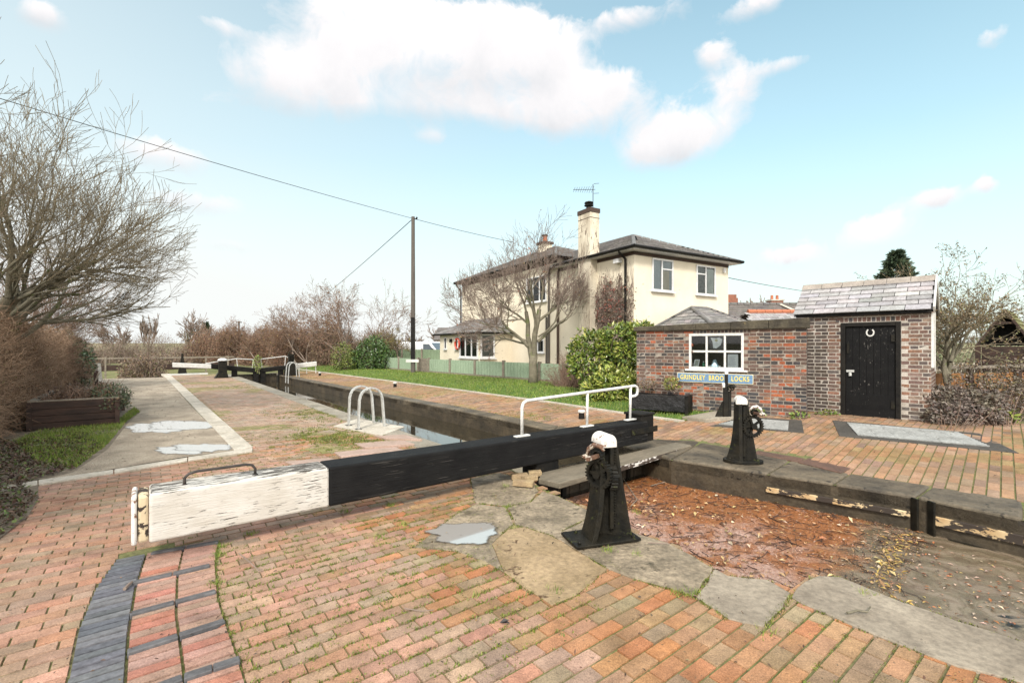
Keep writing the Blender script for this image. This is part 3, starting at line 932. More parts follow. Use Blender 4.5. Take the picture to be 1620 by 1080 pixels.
# walkway plank on brackets
mb = MB()
pl = [(-.05, -.50), (3.32, -.255), (3.32, .05), (.12, .02), (-.12, -.18)]
mb.prism(pl, -.03, .045)
build(mb, 'walkway_plank', m_plank, g, local=True, bevel=.012)
mb = MB()
d = V((3.37, .245, 0)).normalized()
for i in range(1):
    a = V((.95, -.431, 0)); b = V((2.85, -.293, 0))
    n = V((d.y, -d.x, 0))
    mb.hexa([a + n * .004 + V((0, 0, -.032)), b + n * .004 + V((0, 0, -.032)), b - n * .0 + V((0, 0, -.032)), a - n * .0 + V((0, 0, -.032))],
            [a + n * .006 + V((0, 0, .035)), b + n * .006 + V((0, 0, .035)), b + V((0, 0, .035)), a + V((0, 0, .035))])
build(mb, 'plank_edge_strip', m_flake, g, local=True)
for xx in (.25, 1.4, 2.3):
    mb = MB(); mb.box(xx, xx + .06, -.30, .1, -.12, -.06); build(mb, 'plank_bracket', m_iron, g, local=True)
# handrail
hx = [-.12, 1.15, 2.18]
mb = MB()
r = .023
path = [(hx[0], .16, .54), (hx[0] + .0, .16, .93), (hx[0] + .025, .16, .985), (hx[0] + .08, .16, 1.012), (hx[1], .16, 1.055), (hx[2], .16, 1.09), (hx[2] + .12, .16, 1.095), (hx[2] + .18, .16, 1.07), (hx[2] + .195, .16, 1.01), (hx[2] + .18, .16, .95), (hx[2] + .12, .16, .925), (hx[2] + .02, .16, .925)]
mb.tube(path, r, 10)
build(mb, 'handrail', m_white, g, local=True, smooth=True)
for xx, zt in ((hx[1], 1.05), (hx[2], 1.085)):
    mb = MB(); mb.tube([(xx, .16, .53), (xx + .01, .16, zt)], .021, 10)
    build(mb, 'rail_post', m_white, g, local=True, smooth=True)
for xx in hx:
    mb = MB(); mb.box(xx - .12, xx + .12, .12, .20, .535, .556)
    build(mb, 'rail_foot', m_white, g, local=True, bevel=.006)


# ================================================================== PADDLE GEAR
def gear(mb, c, ax, r, wd, teeth, spokes=5):
    ax = V(ax).normalized(); e1 = ax.cross(V((0, 0, 1))).normalized(); e2 = ax.cross(e1)
    c = V(c)
    N = teeth * 4
    def ring(rr, off):
        return [c + ax * off + e1 * (math.cos(2 * math.pi * i / N) * (rr[i % 4] if hasattr(rr, '__len__') else rr)) + e2 * (math.sin(2 * math.pi * i / N) * (rr[i % 4] if hasattr(rr, '__len__') else rr)) for i in range(N)]
    ro = (r, r, r * .88, r * .88); ri = r * .72
    v = ring(ro, -wd / 2) + ring(ro, wd / 2) + ring(ri, -wd / 2) + ring(ri, wd / 2)
    f = []
    for i in range(N):
        j = (i + 1) % N
        f += [(i, j, N + j, N + i), (2 * N + j, 2 * N + i, 3 * N + i, 3 * N + j), (j, i, 2 * N + i, 2 * N + j), (N + i, N + j, 3 * N + j, 3 * N + i)]
    mb.add(v, f)
    for k in range(spokes):
        an = 2 * math.pi * k / spokes
        d = e1 * math.cos(an) + e2 * math.sin(an)
        mb.bar(c + d * r * .12, c + d * r * .76, wd * .6, r * .16, up=ax)
    mb.tube([c - ax * wd * 1.1, c + ax * wd * 1.1], r * .26, 14)


def paddle_gear(label, loc, rotz, kind='left'):
    t = thing('paddle_gear', label, 'lock paddle gear', loc, rotz)
    Ht = .86 if kind == 'left' else .90
    # pedestal: one iron casting, concave towards the towpath, flaring to its foot
    mb = MB()
    n = 14
    rings = []
    for i in range(n + 1):
        z = Ht * i / n; k = 1 - i / n
        l = .086 + .015 * k + .105 * k ** 3.2; r_ = .076 + .135 * k ** 1.15; f = .075 + .06 * k
        if kind == 'left': sec = [(-l, -f), (-l + .045, -f), (-.035, .03), (.0, .035), (r_, -f * .75), (r_ + .028, -f * .6), (.03, .11), (-l, .10)]
        else: sec = [(-l - .02 * k, -.02), (-.045, -f), (.0, -f - .01), (.02, -.02), (r_, -f * .35), (r_ + .025, -f * .1), (.03, .11), (-l, .06)]
        rings.append([(x, y, z) for x, y in sec])
    m_ = len(rings[0]); vs = [q for rg in rings for q in rg]
    fs = [(i * m_ + q, i * m_ + (q + 1) % m_, (i + 1) * m_ + (q + 1) % m_, (i + 1) * m_ + q) for i in range(n) for q in range(m_)]
    fs += [tuple(reversed(range(m_))), tuple(n * m_ + q for q in range(m_))]
    mb.add(vs, fs)
    build(mb, 'pedestal', m_iron, t, local=True, bevel=.004)
    mb = MB()
    if kind == 'left':
        mb.box(-.36, .27, -.17, .17, .006, .03)
        for (xx, yy) in ((-.31, -.12), (-.24, .11), (.21, -.13), (.22, .12)): mb.lathe([(.018, .03), (.018, .045), (.01, .055)], (xx, yy, 0), 6)
    else:
        pts = [(.26 * math.cos(2 * math.pi * i / 28) * (1.18 if math.cos(2 * math.pi * i / 28) > 0 else .95), .17 * math.sin(2 * math.pi * i / 28)) for i in range(28)]
        mb.prism(pts, .006, .05)
        for (xx, yy) in ((-.16, -.06), (-.12, .11), (.21, -.07), (.2, .08)): mb.lathe([(.02, .05), (.02, .065), (.01, .075)], (xx, yy, 0), 6)
    build(mb, 'base_plate', m_iron, t, local=True, bevel=.006)
    # rounded white cap
    mb = MB()
    pts = []
    for i in range(13):
        an = math.pi * i / 12
        pts.append((.078 * math.cos(an), 0, Ht - .02 + .035 + .075 * math.sin(an)))
    pts = [(.078, 0, Ht - .03)] + pts + [(-.078, 0, Ht - .03)]
    mb.extrude([(p[0] - .002, -.085, p[2]) for p in pts][::-1], (0, .20, 0))
    build(mb, 'cap', m_capwhite, t, local=True, bevel=.008)
    s = 1 if kind == 'right' else -1
    if kind == 'left':
        gc, ax, gr = (-.085, -.05, .60), (-.86, -.5, 0), .135
    else:
        gc, ax, gr = (.155, -.03, .55), (.3, -.95, 0), .165
    mb = MB(); gear(mb, gc, ax, gr, .05, 26)
    build(mb, 'gear_wheel', m_iron, t, local=True)
    if kind == 'left':
        mb = MB(); gear(mb, (.045, -.045, .56), (.97, -.25, 0), .115, .06, 20); build(mb, 'gear_wheel', m_iron, t, local=True)
    mb = MB(); gear(mb, (gc[0] + s * .02, gc[1] - .02, gc[2] + gr * 1.25), ax, .05, .06, 10, 3)
    build(mb, 'pinion', m_iron, t, local=True)
    # rack bar
    mb = MB(); mb.box(.02, .055, -.065, -.03, .10, .84)
    for i in range(28): mb.box(.055, .07, -.07, -.04, .14 + i * .025, .152 + i * .025)
    build(mb, 'rack', m_iron, t, local=True)
    # windlass spindle and pawl
    mb = MB()
    c = V((gc[0], gc[1] - .02, gc[2] + gr * 1.25)); axv = V(ax).normalized()
    mb.bar(c - axv * .02, c + axv * .21, .032, .032)
    build(mb, 'spindle', m_rust, t, local=True, bevel=.003)
    mb = MB()
    c2 = c + V((0, 0, .035)) + axv * .05
    hd = V((0, 0, 1)).cross(axv).normalized() * (-1 if kind == 'left' else 1)
    mb.tube([c2 + hd * .11 + V((0, 0, -.05)), c2 + hd * .085 + V((0, 0, .02)), c2 + hd * .03 + V((0, 0, .06)), c2 - hd * .03 + V((0, 0, .055)), c2 - hd * .07 + V((0, 0, .02))], [.014, .02, .022, .02, .012], 8)
    mb.tube([c2 + hd * .11 + V((0, 0, -.05)) - axv * .04, c2 + hd * .11 + V((0, 0, -.05)) + axv * .05], .02, 8)
    build(mb, 'pawl', m_rust if kind == 'left' else m_capwhite, t, local=True, smooth=True)
    return t


paddle_gear('black cast iron paddle gear with rusty spindle on the near bank slab', G(957, 850, .018), .30, 'left')
pg2 = paddle_gear('black paddle gear with side gear wheel on the opposite coping', G(1172, 731, .02), -.25, 'right')

# small bywash paddle by the wall, on its own slab
cs = GR(1148, 664)
t = thing('paddle_post', 'slim black paddle post with white tip in front of the blue sign', 'lock paddle post', cs, -.3)
mb = MB(); mb.box(-.05, .05, -.045, .045, 0, .74); mb.hexa([(-.24, -.02, 0), (-.05, -.02, 0), (-.05, .02, 0), (-.24, .02, 0)], [(-.07, -.02, .40), (-.05, -.02, .40), (-.05, .02, .40), (-.07, .02, .40)])
mb.box(.051, .11, -.03, .03, .02, .62)
build(mb, 'post', m_iron, t, local=True, bevel=.006)
mb = MB(); mb.box(-.075, -.02, -.07, .03, .70, .80)
build(mb, 'cap', m_capwhite, t, local=True, bevel=.01)
mb = MB(); mb.box(-.018, .045, -.03, .03, .74, .98); build(mb, 'rack', m_iron, t, local=True)
mb = MB(); mb.box(-.02, .05, -.035, .035, .981, 1.04); build(mb, 'rack_tip', m_white, t, local=True, bevel=.008)
mb = MB(); gear(mb, (.10, -.05, .70), (.3, -.95, 0), .075, .04, 14, 4); build(mb, 'gear_wheel', m_iron, t, local=True)
mb = MB(); mb.tube([(.06, -.02, .72), (.2, -.07, .73)], .016, 8); build(mb, 'spindle', m_iron, t, local=True)

mb = MB()
w = [GR(*p) for p in ((1079, 664), (1118, 668), (1196, 661), (1160, 650))]
mb.hexa([p - V((0, 0, .02)) for p in w], [p + V((0, 0, .075)) for p in w])
tag(build(mb, 'concrete_slab', m_copgrey, keep=True, bevel=.01), kind='structure')

# ================================================================== LADDER HOOPS, BOLLARDS
def ladder(label, a, b, rot, group='ladder hoops at the lock edge'):
    t = thing('ladder_hoops', label, 'ladder handrail', AB(a, b, .02), rot, group)
    for k, yy in enumerate((.30, -.30)):
        mb = MB()
        pts = [(-.27, yy, 0), (-.27, yy, .10), (-.25, yy, .60)]
        for i in range(1, 10):
            an = math.pi - math.pi * i / 10
            pts.append((.0 + .24 * math.cos(an), yy, .62 + .23 * math.sin(an)))
        pts += [(.25, yy, .60), (.29, yy, .10), (.30, yy, -.3)]
        for p, q in zip(pts[:-1], pts[1:]):
            d_ = (V(q) - V(p)); mid = d_.normalized() * .008
            mb.bar(V(p) - mid, V(q) + mid, .085, .035, up=V((1, 0, .001)) if abs(d_.z) < .01 else V((0, 1, 0)).cross(d_))
        build(mb, 'hoop', m_galv, t, local=True, bevel=.003)
    for yy in (.30, -.30):
        mb = MB(); mb.box(-.33, -.21, yy - .05, yy + .05, 0, .012)
        build(mb, 'foot_plate', m_darkmetal, t, local=True)
    return t


l1 = ladder('pair of silver ladder hoops on the near bank beside the water', 10.0, 3.73, LOCK_ROT)
dup(l1, AB(28.2, 6.35, .02), LOCK_ROT + math.pi, 'white ladder hoops at the far end of the lock on the house side')

bp = None
for (x, y, s, lab) in ((920, 662, 1.0, 'short black bollard with white top behind the gate handrail'), (625, 612, 1.0, 'small white topped bollard between lock and lawn, halfway along'), (506, 594, 1.1, 'small white topped bollard near the far ladder hoops')):
    p = GR(x, y)
    if bp is None:
        bp = thing('bollard', lab, 'mooring bollard', p, 0, 'mooring bollards beside the lock')
        mb = MB(); mb.lathe([(.075, 0), (.07, .02), (.065, .14)], n=18); build(mb, 'stem', m_black, bp, local=True, smooth=False)
        mb = MB(); mb.lathe([(.066, .14), (.085, .15), (.088, .185), (.07, .205), (.03, .212)], n=18); build(mb, 'head', m_white, bp, local=True)
    else:
        dup(bp, p, .3, lab)

# ================================================================== FAR LOWER GATES
t = thing('lock_gate', 'far pair of black lower lock gates with white tipped beams and rails', 'lock gate', AB(31, 4.1, 0), LOCK_ROT)
def fbeam(xa, xb, za, zb, th, y, mat, name):
    mb = MB(); mb.hexa([(xa, y, za - th), (xb, y, zb - th), (xb, y + .32, zb - th), (xa, y + .32, za - th)], [(xa, y, za), (xb, y, zb), (xb, y + .32, zb), (xa, y + .32, za)])
    return build(mb, name, mat, t, local=True, bevel=.02)


fbeam(-3.1, -1.35, .88, .76, .24, 0, m_white, 'beam_tail'); fbeam(-1.35, 1.0, .78, .46, .28, 0, m_black, 'balance_beam')
fbeam(1.1, 2.75, .46, .62, .26, 0, m_black, 'balance_beam'); fbeam(2.75, 4.3, .64, .80, .28, 0, m_white, 'beam_tail')
for xx in (.75, 1.12, -.35, 2.1):
    mb = MB(); mb.box(xx, xx + .28, .02, .28, -1.2, .42 if .5 < xx < 1.5 else .5)
    build(mb, 'gate_post', m_black, t, local=True, bevel=.02)
mb = MB()
for i in range(10): mb.box(-.1 + i * .215, .1 + i * .215, .31, .36, -1.5, .12)
build(mb, 'gate_boards', m_wall, t, local=True)
for (pts) in ([(-1.6, .1, .8), (-.1, .1, 1.05), (.75, .1, .98), (.85, .1, .5)], [(1.22, .1, .5), (1.15, .1, 1.0), (2.5, .1, 1.16), (3.0, .1, .85)]):
    mb = MB(); mb.tube(pts, .025, 8); mb.tube([pts[1], (pts[1][0] + .05, .1, .5)], .02, 8); mb.tube([pts[2], (pts[2][0] - .05, .1, .5)], .02, 8)
    build(mb, 'handrail', m_white, t, local=True)
for xx in (3.7, 4.25):
    mb = MB(); mb.tube([(xx, .1, .8), (xx + .02, .1, .05)], .025, 6); build(mb, 'beam_leg', m_white, t, local=True)
t = thing('paddle_gear', 'stout black paddle post with white domed cap at the far left gate', 'lock paddle gear', AB(30.6, 3.25, 0), LOCK_ROT)
mb = MB(); mb.hexa([(-.40, -.2, 0), (.28, -.2, 0), (.28, .2, 0), (-.40, .2, 0)], [(-.2, -.19, .32), (.2, -.19, .32), (.2, .19, .32), (-.2, .19, .32)]); mb.box(-.2, .2, -.19, .19, .32, .95)
build(mb, 'pedestal', m_iron, t, local=True, bevel=.015)
mb = MB(); mb.lathe([(.25, .95), (.25, .99), (.2, 1.06), (.1, 1.1)], n=18); build(mb, 'cap', m_white, t, local=True, smooth=True)
t = thing('paddle_gear', 'tall black paddle gear beside the far right gate beam', 'lock paddle gear', AB(30.4, 6.75, 0), LOCK_ROT)
mb = MB(); mb.hexa([(-.36, -.15, .3), (.36, -.15, .3), (.36, .15, .3), (-.36, .15, .3)], [(-.15, -.1, .9), (.15, -.1, .9), (.15, .1, .9), (-.15, .1, .9)]); mb.box(-.15, .15, -.1, .1, .9, 1.3); mb.box(-.36, .36, -.15, .15, 0, .29)
build(mb, 'pedestal', m_iron, t, local=True, bevel=.01)
mb = MB(); gear(mb, (.0, -.16, 1.05), (0, -1, 0), .17, .06, 16); build(mb, 'gear_wheel', m_iron, t, local=True)
mb = MB(); mb.tube([(-.2, -.12, 1.2), (-.12, -.12, 1.42), (.0, -.12, 1.5), (.12, -.12, 1.42), (.18, -.12, 1.25)], .03, 6); build(mb, 'pawl', m_iron, t, local=True)
t = thing('paddle_gear', 'slender black paddle gear seen beyond the far left white beam', 'lock paddle gear', AB(37, 1.7, -.3), LOCK_ROT)
mb = MB(); mb.hexa([(-.3, -.12, 0), (.3, -.12, 0), (.3, .12, 0), (-.3, .12, 0)], [(-.06, -.06, 1.35), (.06, -.06, 1.35), (.06, .06, 1.35), (-.06, .06, 1.35)])
build(mb, 'pedestal', m_iron, t, local=True)
mb = MB(); mb.box(-.06, .06, -.06, .06, 1.35, 1.6); build(mb, 'rack', m_iron, t, local=True)

# railings and footbridge of the lock below
t = thing('footbridge_rail', 'weathered timber railing of the bridge beyond the far lock', 'railing', AB(44, -1.5, -1.2), LOCK_ROT)
mb = MB(); mb.box(-2.6, 7, 0, .08, 2.05, 2.16); build(mb, 'rail', m_post, t, local=True)
mb = MB(); mb.box(-2.6, 7, .02, .06, 1.2, 1.6); build(mb, 'parapet', m_timber, t, local=True)
for i in range(7):
    mb = MB(); mb.box(-2.5 + i * 1.5, -2.4 + i * 1.5, -.02, .1, 0, 2.2); build(mb, 'rail_post', m_post, t, local=True)
t = thing('white_rail', 'thin white rail beside the towpath where it drops away', 'railing', AB(40, -2.5, -1.25), LOCK_ROT)
mb = MB(); mb.tube([(-3.2, 0, 1.55), (-1.2, 0, 1.6)], .05, 8); build(mb, 'rail', m_white, t, local=True)
for xx in (-3.1, -1.3):
    mb = MB(); mb.box(xx, xx + .12, -.06, .06, 0, 1.55); build(mb, 'rail_post', m_timber, t, local=True)
mb = MB(); w = [AB(35.8, .9, .0), AB(35.8, 3.0, .0), AB(36.0, 3.0, .0), AB(36.0, .9, .0)]
mb.hexa([p - V((0, 0, .6)) for p in w], [p + V((0, 0, .05)) for p in w])
tag(build(mb, 'white_kerb', m_white, keep=True, bevel=.01), kind='structure')
mb = MB(); p = G(155, 606, 0); mb.hexa([(p.x - .13, p.y - .13, 0), (p.x + .13, p.y - .13, 0), (p.x + .13, p.y + .13, 0), (p.x - .13, p.y + .13, 0)], [(p.x - .08, p.y - .08, .95), (p.x + .08, p.y - .08, .95), (p.x + .08, p.y + .08, .95), (p.x - .08, p.y + .08, .95)])
tag(build(mb, 'marker_post', m_beamwhite, bevel=.03), 'white painted marker post at the edge of the towpath hedge', 'post')
# ================================================================== BUILDINGS
def mapper(axis, c, sgn):
    """wall plane -> local coordinates. axis 'x': wall runs along x at y=c, outward sgn*y;
    axis 'y': wall runs along y at x=c, outward sgn*x"""
    if axis == 'x': return lambda s, z, d: (s, c + sgn * d, z)
    return lambda s, z, d: (c + sgn * d, s, z)


def wbox(mb, mp, s0, s1, z0, z1, d0, d1, mi=0):
    a = [mp(s0, z0, d0), mp(s1, z0, d0), mp(s1, z0, d1), mp(s0, z0, d1)]
    b = [mp(s0, z1, d0), mp(s1, z1, d0), mp(s1, z1, d1), mp(s0, z1, d1)]
    e1 = V(a[1]) - V(a[0]); e2 = V(a[3]) - V(a[0])
    if e1.cross(e2).z < 0: a.reverse(); b.reverse()
    mb.hexa(a, b, mi)


def window(root, mp, s0, s1, z0, z1, vbars=(), hbars=(), fr=.06, depth=.05, sill=True, name='window', backing=None, glassmat=None, hseg=None):
    mb = MB()
    wbox(mb, mp, s0, s0 + fr, z0, z1, -.03, depth); wbox(mb, mp, s1 - fr, s1, z0, z1, -.03, depth)
    wbox(mb, mp, s0 + fr, s1 - fr, z1 - fr, z1, -.03, depth - .002); wbox(mb, mp, s0 + fr, s1 - fr, z0, z0 + fr, -.03, depth - .002)
    for v in vbars: wbox(mb, mp, v - fr * .45, v + fr * .45, z0 + fr, z1 - fr, -.03, depth - .006)
    for h in hbars:
        a, b = hseg or (s0 + fr, s1 - fr)
        wbox(mb, mp, a, b, h - fr * .4, h + fr * .4, -.03, depth - .01)
    w = build(mb, name, m_upvc, root, local=True)
    mb = MB()
    q_ = [V(mp(s, z, .008)) for s, z in ((s0 + fr * .5, z0 + fr * .5), (s1 - fr * .5, z0 + fr * .5), (s1 - fr * .5, z1 - fr * .5), (s0 + fr * .5, z1 - fr * .5))]
    if (q_[1] - q_[0]).cross(q_[3] - q_[0]).dot(V(mp(0, 0, 1)) - V(mp(0, 0, 0))) < 0: q_.reverse()
    mb.add(q_, [(0, 1, 2, 3)])
    p = build(mb, 'pane', glassmat or m_glass, root, local=True); p.parent = w
    if backing is not False:
        mb = MB(); wbox(mb, mp, s0 + .01, s1 - .01, z0 + .01, z1 - .01, .0005, .002)
        b = build(mb, 'curtain' if backing else 'dark_room', backing or m_dark, root, local=True); b.parent = w
    if sill:
        mb = MB(); wbox(mb, mp, s0 - .06, s1 + .06, z0 - .06, z0 - .001, -.01, depth + .07)
        b = build(mb, 'sill', m_upvc, root, local=True); b.parent = w
    return w


SLATE = [(3, (.27, .255, .25)), (3, (.22, .21, .205)), (2, (.32, .30, .285)), (1, (.18, .17, .165))]


def roof_plane(mb, pts, L=.3, Wd=.17, pal=SLATE, inset=0.0, mi=0):
    pts = [V(p) for p in pts]
    e1 = (pts[1] - pts[0]).normalized()
    n = e1.cross(pts[-1] - pts[0]).normalized()
    if n.z < 0:
        pts = [pts[1], pts[0]] + pts[2:][::-1] if len(pts) > 3 else [pts[1], pts[0], pts[2]]
        e1 = (pts[1] - pts[0]).normalized(); n = e1.cross(pts[-1] - pts[0]).normalized()
    e2 = n.cross(e1)
    st = [((p - pts[0]).dot(e1), (p - pts[0]).dot(e2)) for p in pts]
    mb.add([p - n * .02 for p in pts], [tuple(range(len(pts)))], mi, (.12, .12, .12))
    mb.add([p - n * .08 for p in pts], [tuple(reversed(range(len(pts))))], mi, (.12, .12, .12))
    s0 = min(s for s, t in st); s1 = max(s for s, t in st); t1 = max(t for s, t in st)
    # slates: each row tipped slightly so its lower edge stands proud
    rows = int(t1 / Wd + .99)
    for r in range(rows):
        ta, tb = r * Wd - (.03 if r == 0 else 0), min(t1, (r + 1) * Wd + .01)
        off = (r % 2) * .5 * L
        q = -1
        while True:
            x0 = s0 + q * L - off; q += 1
            if x0 > s1: break
            sa, sb = max(s0, x0 + .006), min(s1, x0 + L - .006)
            if sb - sa < .03: continue
            tm = (max(0, ta) + tb) / 2
            if not inpoly((sa + sb) / 2, tm, st): continue
            c = jitc(pick(rng, pal), .12)
            j = rng.uniform(-.004, .004)
            P_ = lambda s, t, z: pts[0] + e1 * s + e2 * t + n * z
            mb.add([P_(sa, ta + j, .024), P_(sb, ta + j, .024), P_(sb, tb, .004), P_(sa, tb, .004), P_(sa, ta + j, .004), P_(sb, ta + j, .004)],
                   [(0, 1, 2, 3), (4, 5, 1, 0)], mi, c)


def ridge_tiles(mb, a, b, r=.085, L=.4, mi=0, col=(.15, .145, .14)):
    a, b = V(a), V(b); n = max(1, int((b - a).length / L))
    for i in range(n):
        p = a.lerp(b, i / n); q = a.lerp(b, (i + 1) / n - .004)
        mb.tube([p, q], [r * rng.uniform(.97, 1.05), r], 8, mi, True, jitc(col, .12))


# ------------------------------------------------------------------ cream house
ZB = .2
HR = math.atan2(.515, .857)
house = thing('house', 'two-storey cream rendered lock cottage with slate hipped roofs and a tall chimney', 'house', (4.695, 18.0, ZB), HR)
zl = lambda z: z - ZB
mL = mapper('y', 0, -1); mR = mapper('x', 0, -1)
mb = MB()
mb.box(0, 5.86, 0, 4.9, -.3, zl(5.42))
mb.box(0, 6.4, 4.902, 15.6, -.3, zl(5.92))
build(mb, 'wall', m_cream, house, local=True)
mb = MB(); mb.box(-2.0, -.002, 9.2, 14.6, -.3, zl(2.45))
build(mb, 'bay_wall', m_cream, house, local=True)
# dark frieze under the soffits
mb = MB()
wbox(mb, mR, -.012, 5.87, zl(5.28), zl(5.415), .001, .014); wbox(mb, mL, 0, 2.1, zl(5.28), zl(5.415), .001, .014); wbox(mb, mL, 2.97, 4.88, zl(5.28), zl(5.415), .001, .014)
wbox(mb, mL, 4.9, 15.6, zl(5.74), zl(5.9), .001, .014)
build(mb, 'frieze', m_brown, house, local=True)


def eaves(x0, x1, y0, y1, zs, names=('soffit', 'gutter')):
    o = .38
    mb = MB()
    mb.box(x0 - o, x0 - .001, y0 - o, y1, zs, zs + .07); mb.box(x0, x1 + o, y0 - o, y0 - .001, zs, zs + .07)
    mb.box(x1 + .001, x1 + o, y0, y1, zs, zs + .07)
    build(mb, 'soffit', m_upvc, house, local=True)
    mb = MB()
    g = .06
    for a, b in (((x0 - o - g, y1), (x0 - o - g, y0 - o - g)), ((x0 - o - g, y0 - o - g), (x1 + o + g, y0 - o - g)), ((x1 + o + g, y0 - o - g), (x1 + o + g, y1))):
        mb.tube([(a[0], a[1], zs + .085), (b[0], b[1], zs + .085)], .062, 8)
    build(mb, 'gutter', m_black, house, local=True)


eaves(0, 5.86, 0, 4.6, zl(5.425))
# old block: eaves all round
o = .38
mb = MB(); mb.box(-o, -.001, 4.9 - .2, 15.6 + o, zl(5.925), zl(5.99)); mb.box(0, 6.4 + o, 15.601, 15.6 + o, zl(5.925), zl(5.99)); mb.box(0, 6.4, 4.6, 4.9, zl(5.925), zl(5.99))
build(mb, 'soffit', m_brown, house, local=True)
mb = MB(); mb.tube([(-o - .05, 4.7, zl(6.0)), (-o - .05, 15.98, zl(6.0))], .06, 8); mb.tube([(-o - .05, 16.03, zl(6.0)), (6.8, 16.03, zl(6.0))], .06, 8)
build(mb, 'gutter', m_black, house, local=True)
# roofs
ze, zrg = zl(5.50), zl(5.50) + 3.31 * .44
A = (-.40, -.40, ze); B = (6.26, -.40, ze); Cc = (6.26, 5.2, ze); D = (-.40, 5.2, ze); E = (2.93, 2.93, zrg); E2 = (2.93, 8.4, zrg)
mb = MB()
roof_plane(mb, [A, B, E]); roof_plane(mb, [(-.40, 5.6, ze), A, E, (2.93, 8.4, zrg)]); roof_plane(mb, [B, (6.26, 5.6, ze), (2.93, 8.4, zrg), E])
ridge_tiles(mb, V(A) + V((.05, .05, .03)), E); ridge_tiles(mb, V(B) + V((-.05, .05, .03)), E); ridge_tiles(mb, E, E2)
build(mb, 'roof', m_slate, house, local=True)
ze2, zr2 = zl(5.99), zl(7.62)
A = (-.42, 4.5, ze2); B = (-.42, 16.02, ze2); Cc = (6.82, 16.02, ze2); D = (6.82, 4.5, ze2); E = (3.2, 9.4, zr2); E2 = (3.2, 12.4, zr2)
mb = MB()
roof_plane(mb, [B, A, E, E2]); roof_plane(mb, [A, D, E]); roof_plane(mb, [Cc, B, E2]); roof_plane(mb, [D, Cc, E2, E])
for p, q in ((A, E), (D, E), (B, E2), (Cc, E2), (E, E2)): ridge_tiles(mb, p, q)
build(mb, 'roof', m_slate, house, local=True)
# bay roof with hip
A = (-2.25, 8.92, zl(2.50)); B = (-2.25, 14.95, zl(2.50)); C1 = (-.003, 14.95, zl(3.45)); D1 = (-.003, 10.6, zl(3.45)); E1 = (-.003, 8.92, zl(2.5))
mb = MB(); roof_plane(mb, [B, A, D1, C1]); roof_plane(mb, [A, E1, D1]); ridge_tiles(mb, A, D1, .06)
build(mb, 'bay_roof', m_slate, house, local=True)
mb = MB(); mb.tube([(-2.29, 8.88, zl(2.48)), (-2.29, 14.98, zl(2.48))], .055, 8); mb.tube([(-2.29, 8.88, zl(2.48)), (-.05, 8.88, zl(2.48))], .055, 8)
build(mb, 'bay_gutter', m_black, house, local=True)
# chimneys
ch = None
mb = MB(); mb.box(-.36, .14, 2.13, 2.94, -.3, zl(7.42)); ch = build(mb, 'chimney', m_chimney, house, local=True, bevel=.01)
mb = MB(); mb.box(-.385, .165, 2.105, 2.965, zl(7.422), zl(7.60)); mb.box(-.368, .148, 2.122, 2.948, zl(7.18), zl(7.20))
c_ = build(mb, 'chimney_cap', m_brown, house, local=True); c_.parent = ch
mb = MB(); mb.lathe([(.13, 0), (.11, .16)], (-.1, 2.53, zl(7.60)), 14); mb.lathe([(.2, 0), (.2, .03), (.12, .05)], (-.1, 2.53, zl(7.79)), 14); mb.lathe([(.2, 0), (.17, .05), (.03, .1)], (-.1, 2.53, zl(7.90)), 14); mb.tube([(-.1, 2.53, zl(7.7)), (-.1, 2.53, zl(7.95))], .03, 6)
c_ = build(mb, 'cowl', m_iron, house, local=True); c_.parent = ch
mb = MB(); mb.box(2.9, 3.5, 10.2, 10.8, zl(6.6), zl(7.98)); ch2 = build(mb, 'chimney', m_cream, house, local=True)
mb = MB(); mb.box(2.82, 3.58, 10.12, 10.88, zl(7.982), zl(8.12)); c_ = build(mb, 'chimney_cap', m_brown, house, local=True); c_.parent = ch2
mb = MB(); mb.lathe([(.15, 0), (.13, .08), (.14, .32), (.17, .36)], (3.2, 10.5, zl(8.12)), 12); c_ = build(mb, 'chimney_pot', m_clay, house, local=True); c_.parent = ch2
mb = MB(); mb.lathe([(.2, 0), (.16, .06), (.05, .1)], (3.2, 10.5, zl(8.52)), 12); c_ = build(mb, 'cowl', m_iron, house, local=True); c_.parent = ch2
# television aerial strapped to the front chimney
mb = MB()
p0 = V((.02, 2.4, zl(7.55)))
mb.tube([p0, p0 + V((0, 0, 1.15))], .016, 6)
ba = p0 + V((.12, 0, .95)); bb_ = p0 + V((-.95, .15, .80))
mb.tube([ba, bb_], .012, 5)
for i in range(9):
    c = ba.lerp(bb_, .12 + i * .105); h = .20 - i * .008
    mb.tube([c + V((-.02, -h * .6, h * .55)), c + V((.02, h * .6, -h * .55))], .007, 4)
mb.tube([ba + V((.05, -.18, .22)), ba + V((.05, .15, .3))], .009, 4); mb.tube([ba + V((.05, -.18, -.2)), ba + V((.05, .15, -.12))], .009, 4)
build(mb, 'aerial', m_darkmetal, house, local=True)
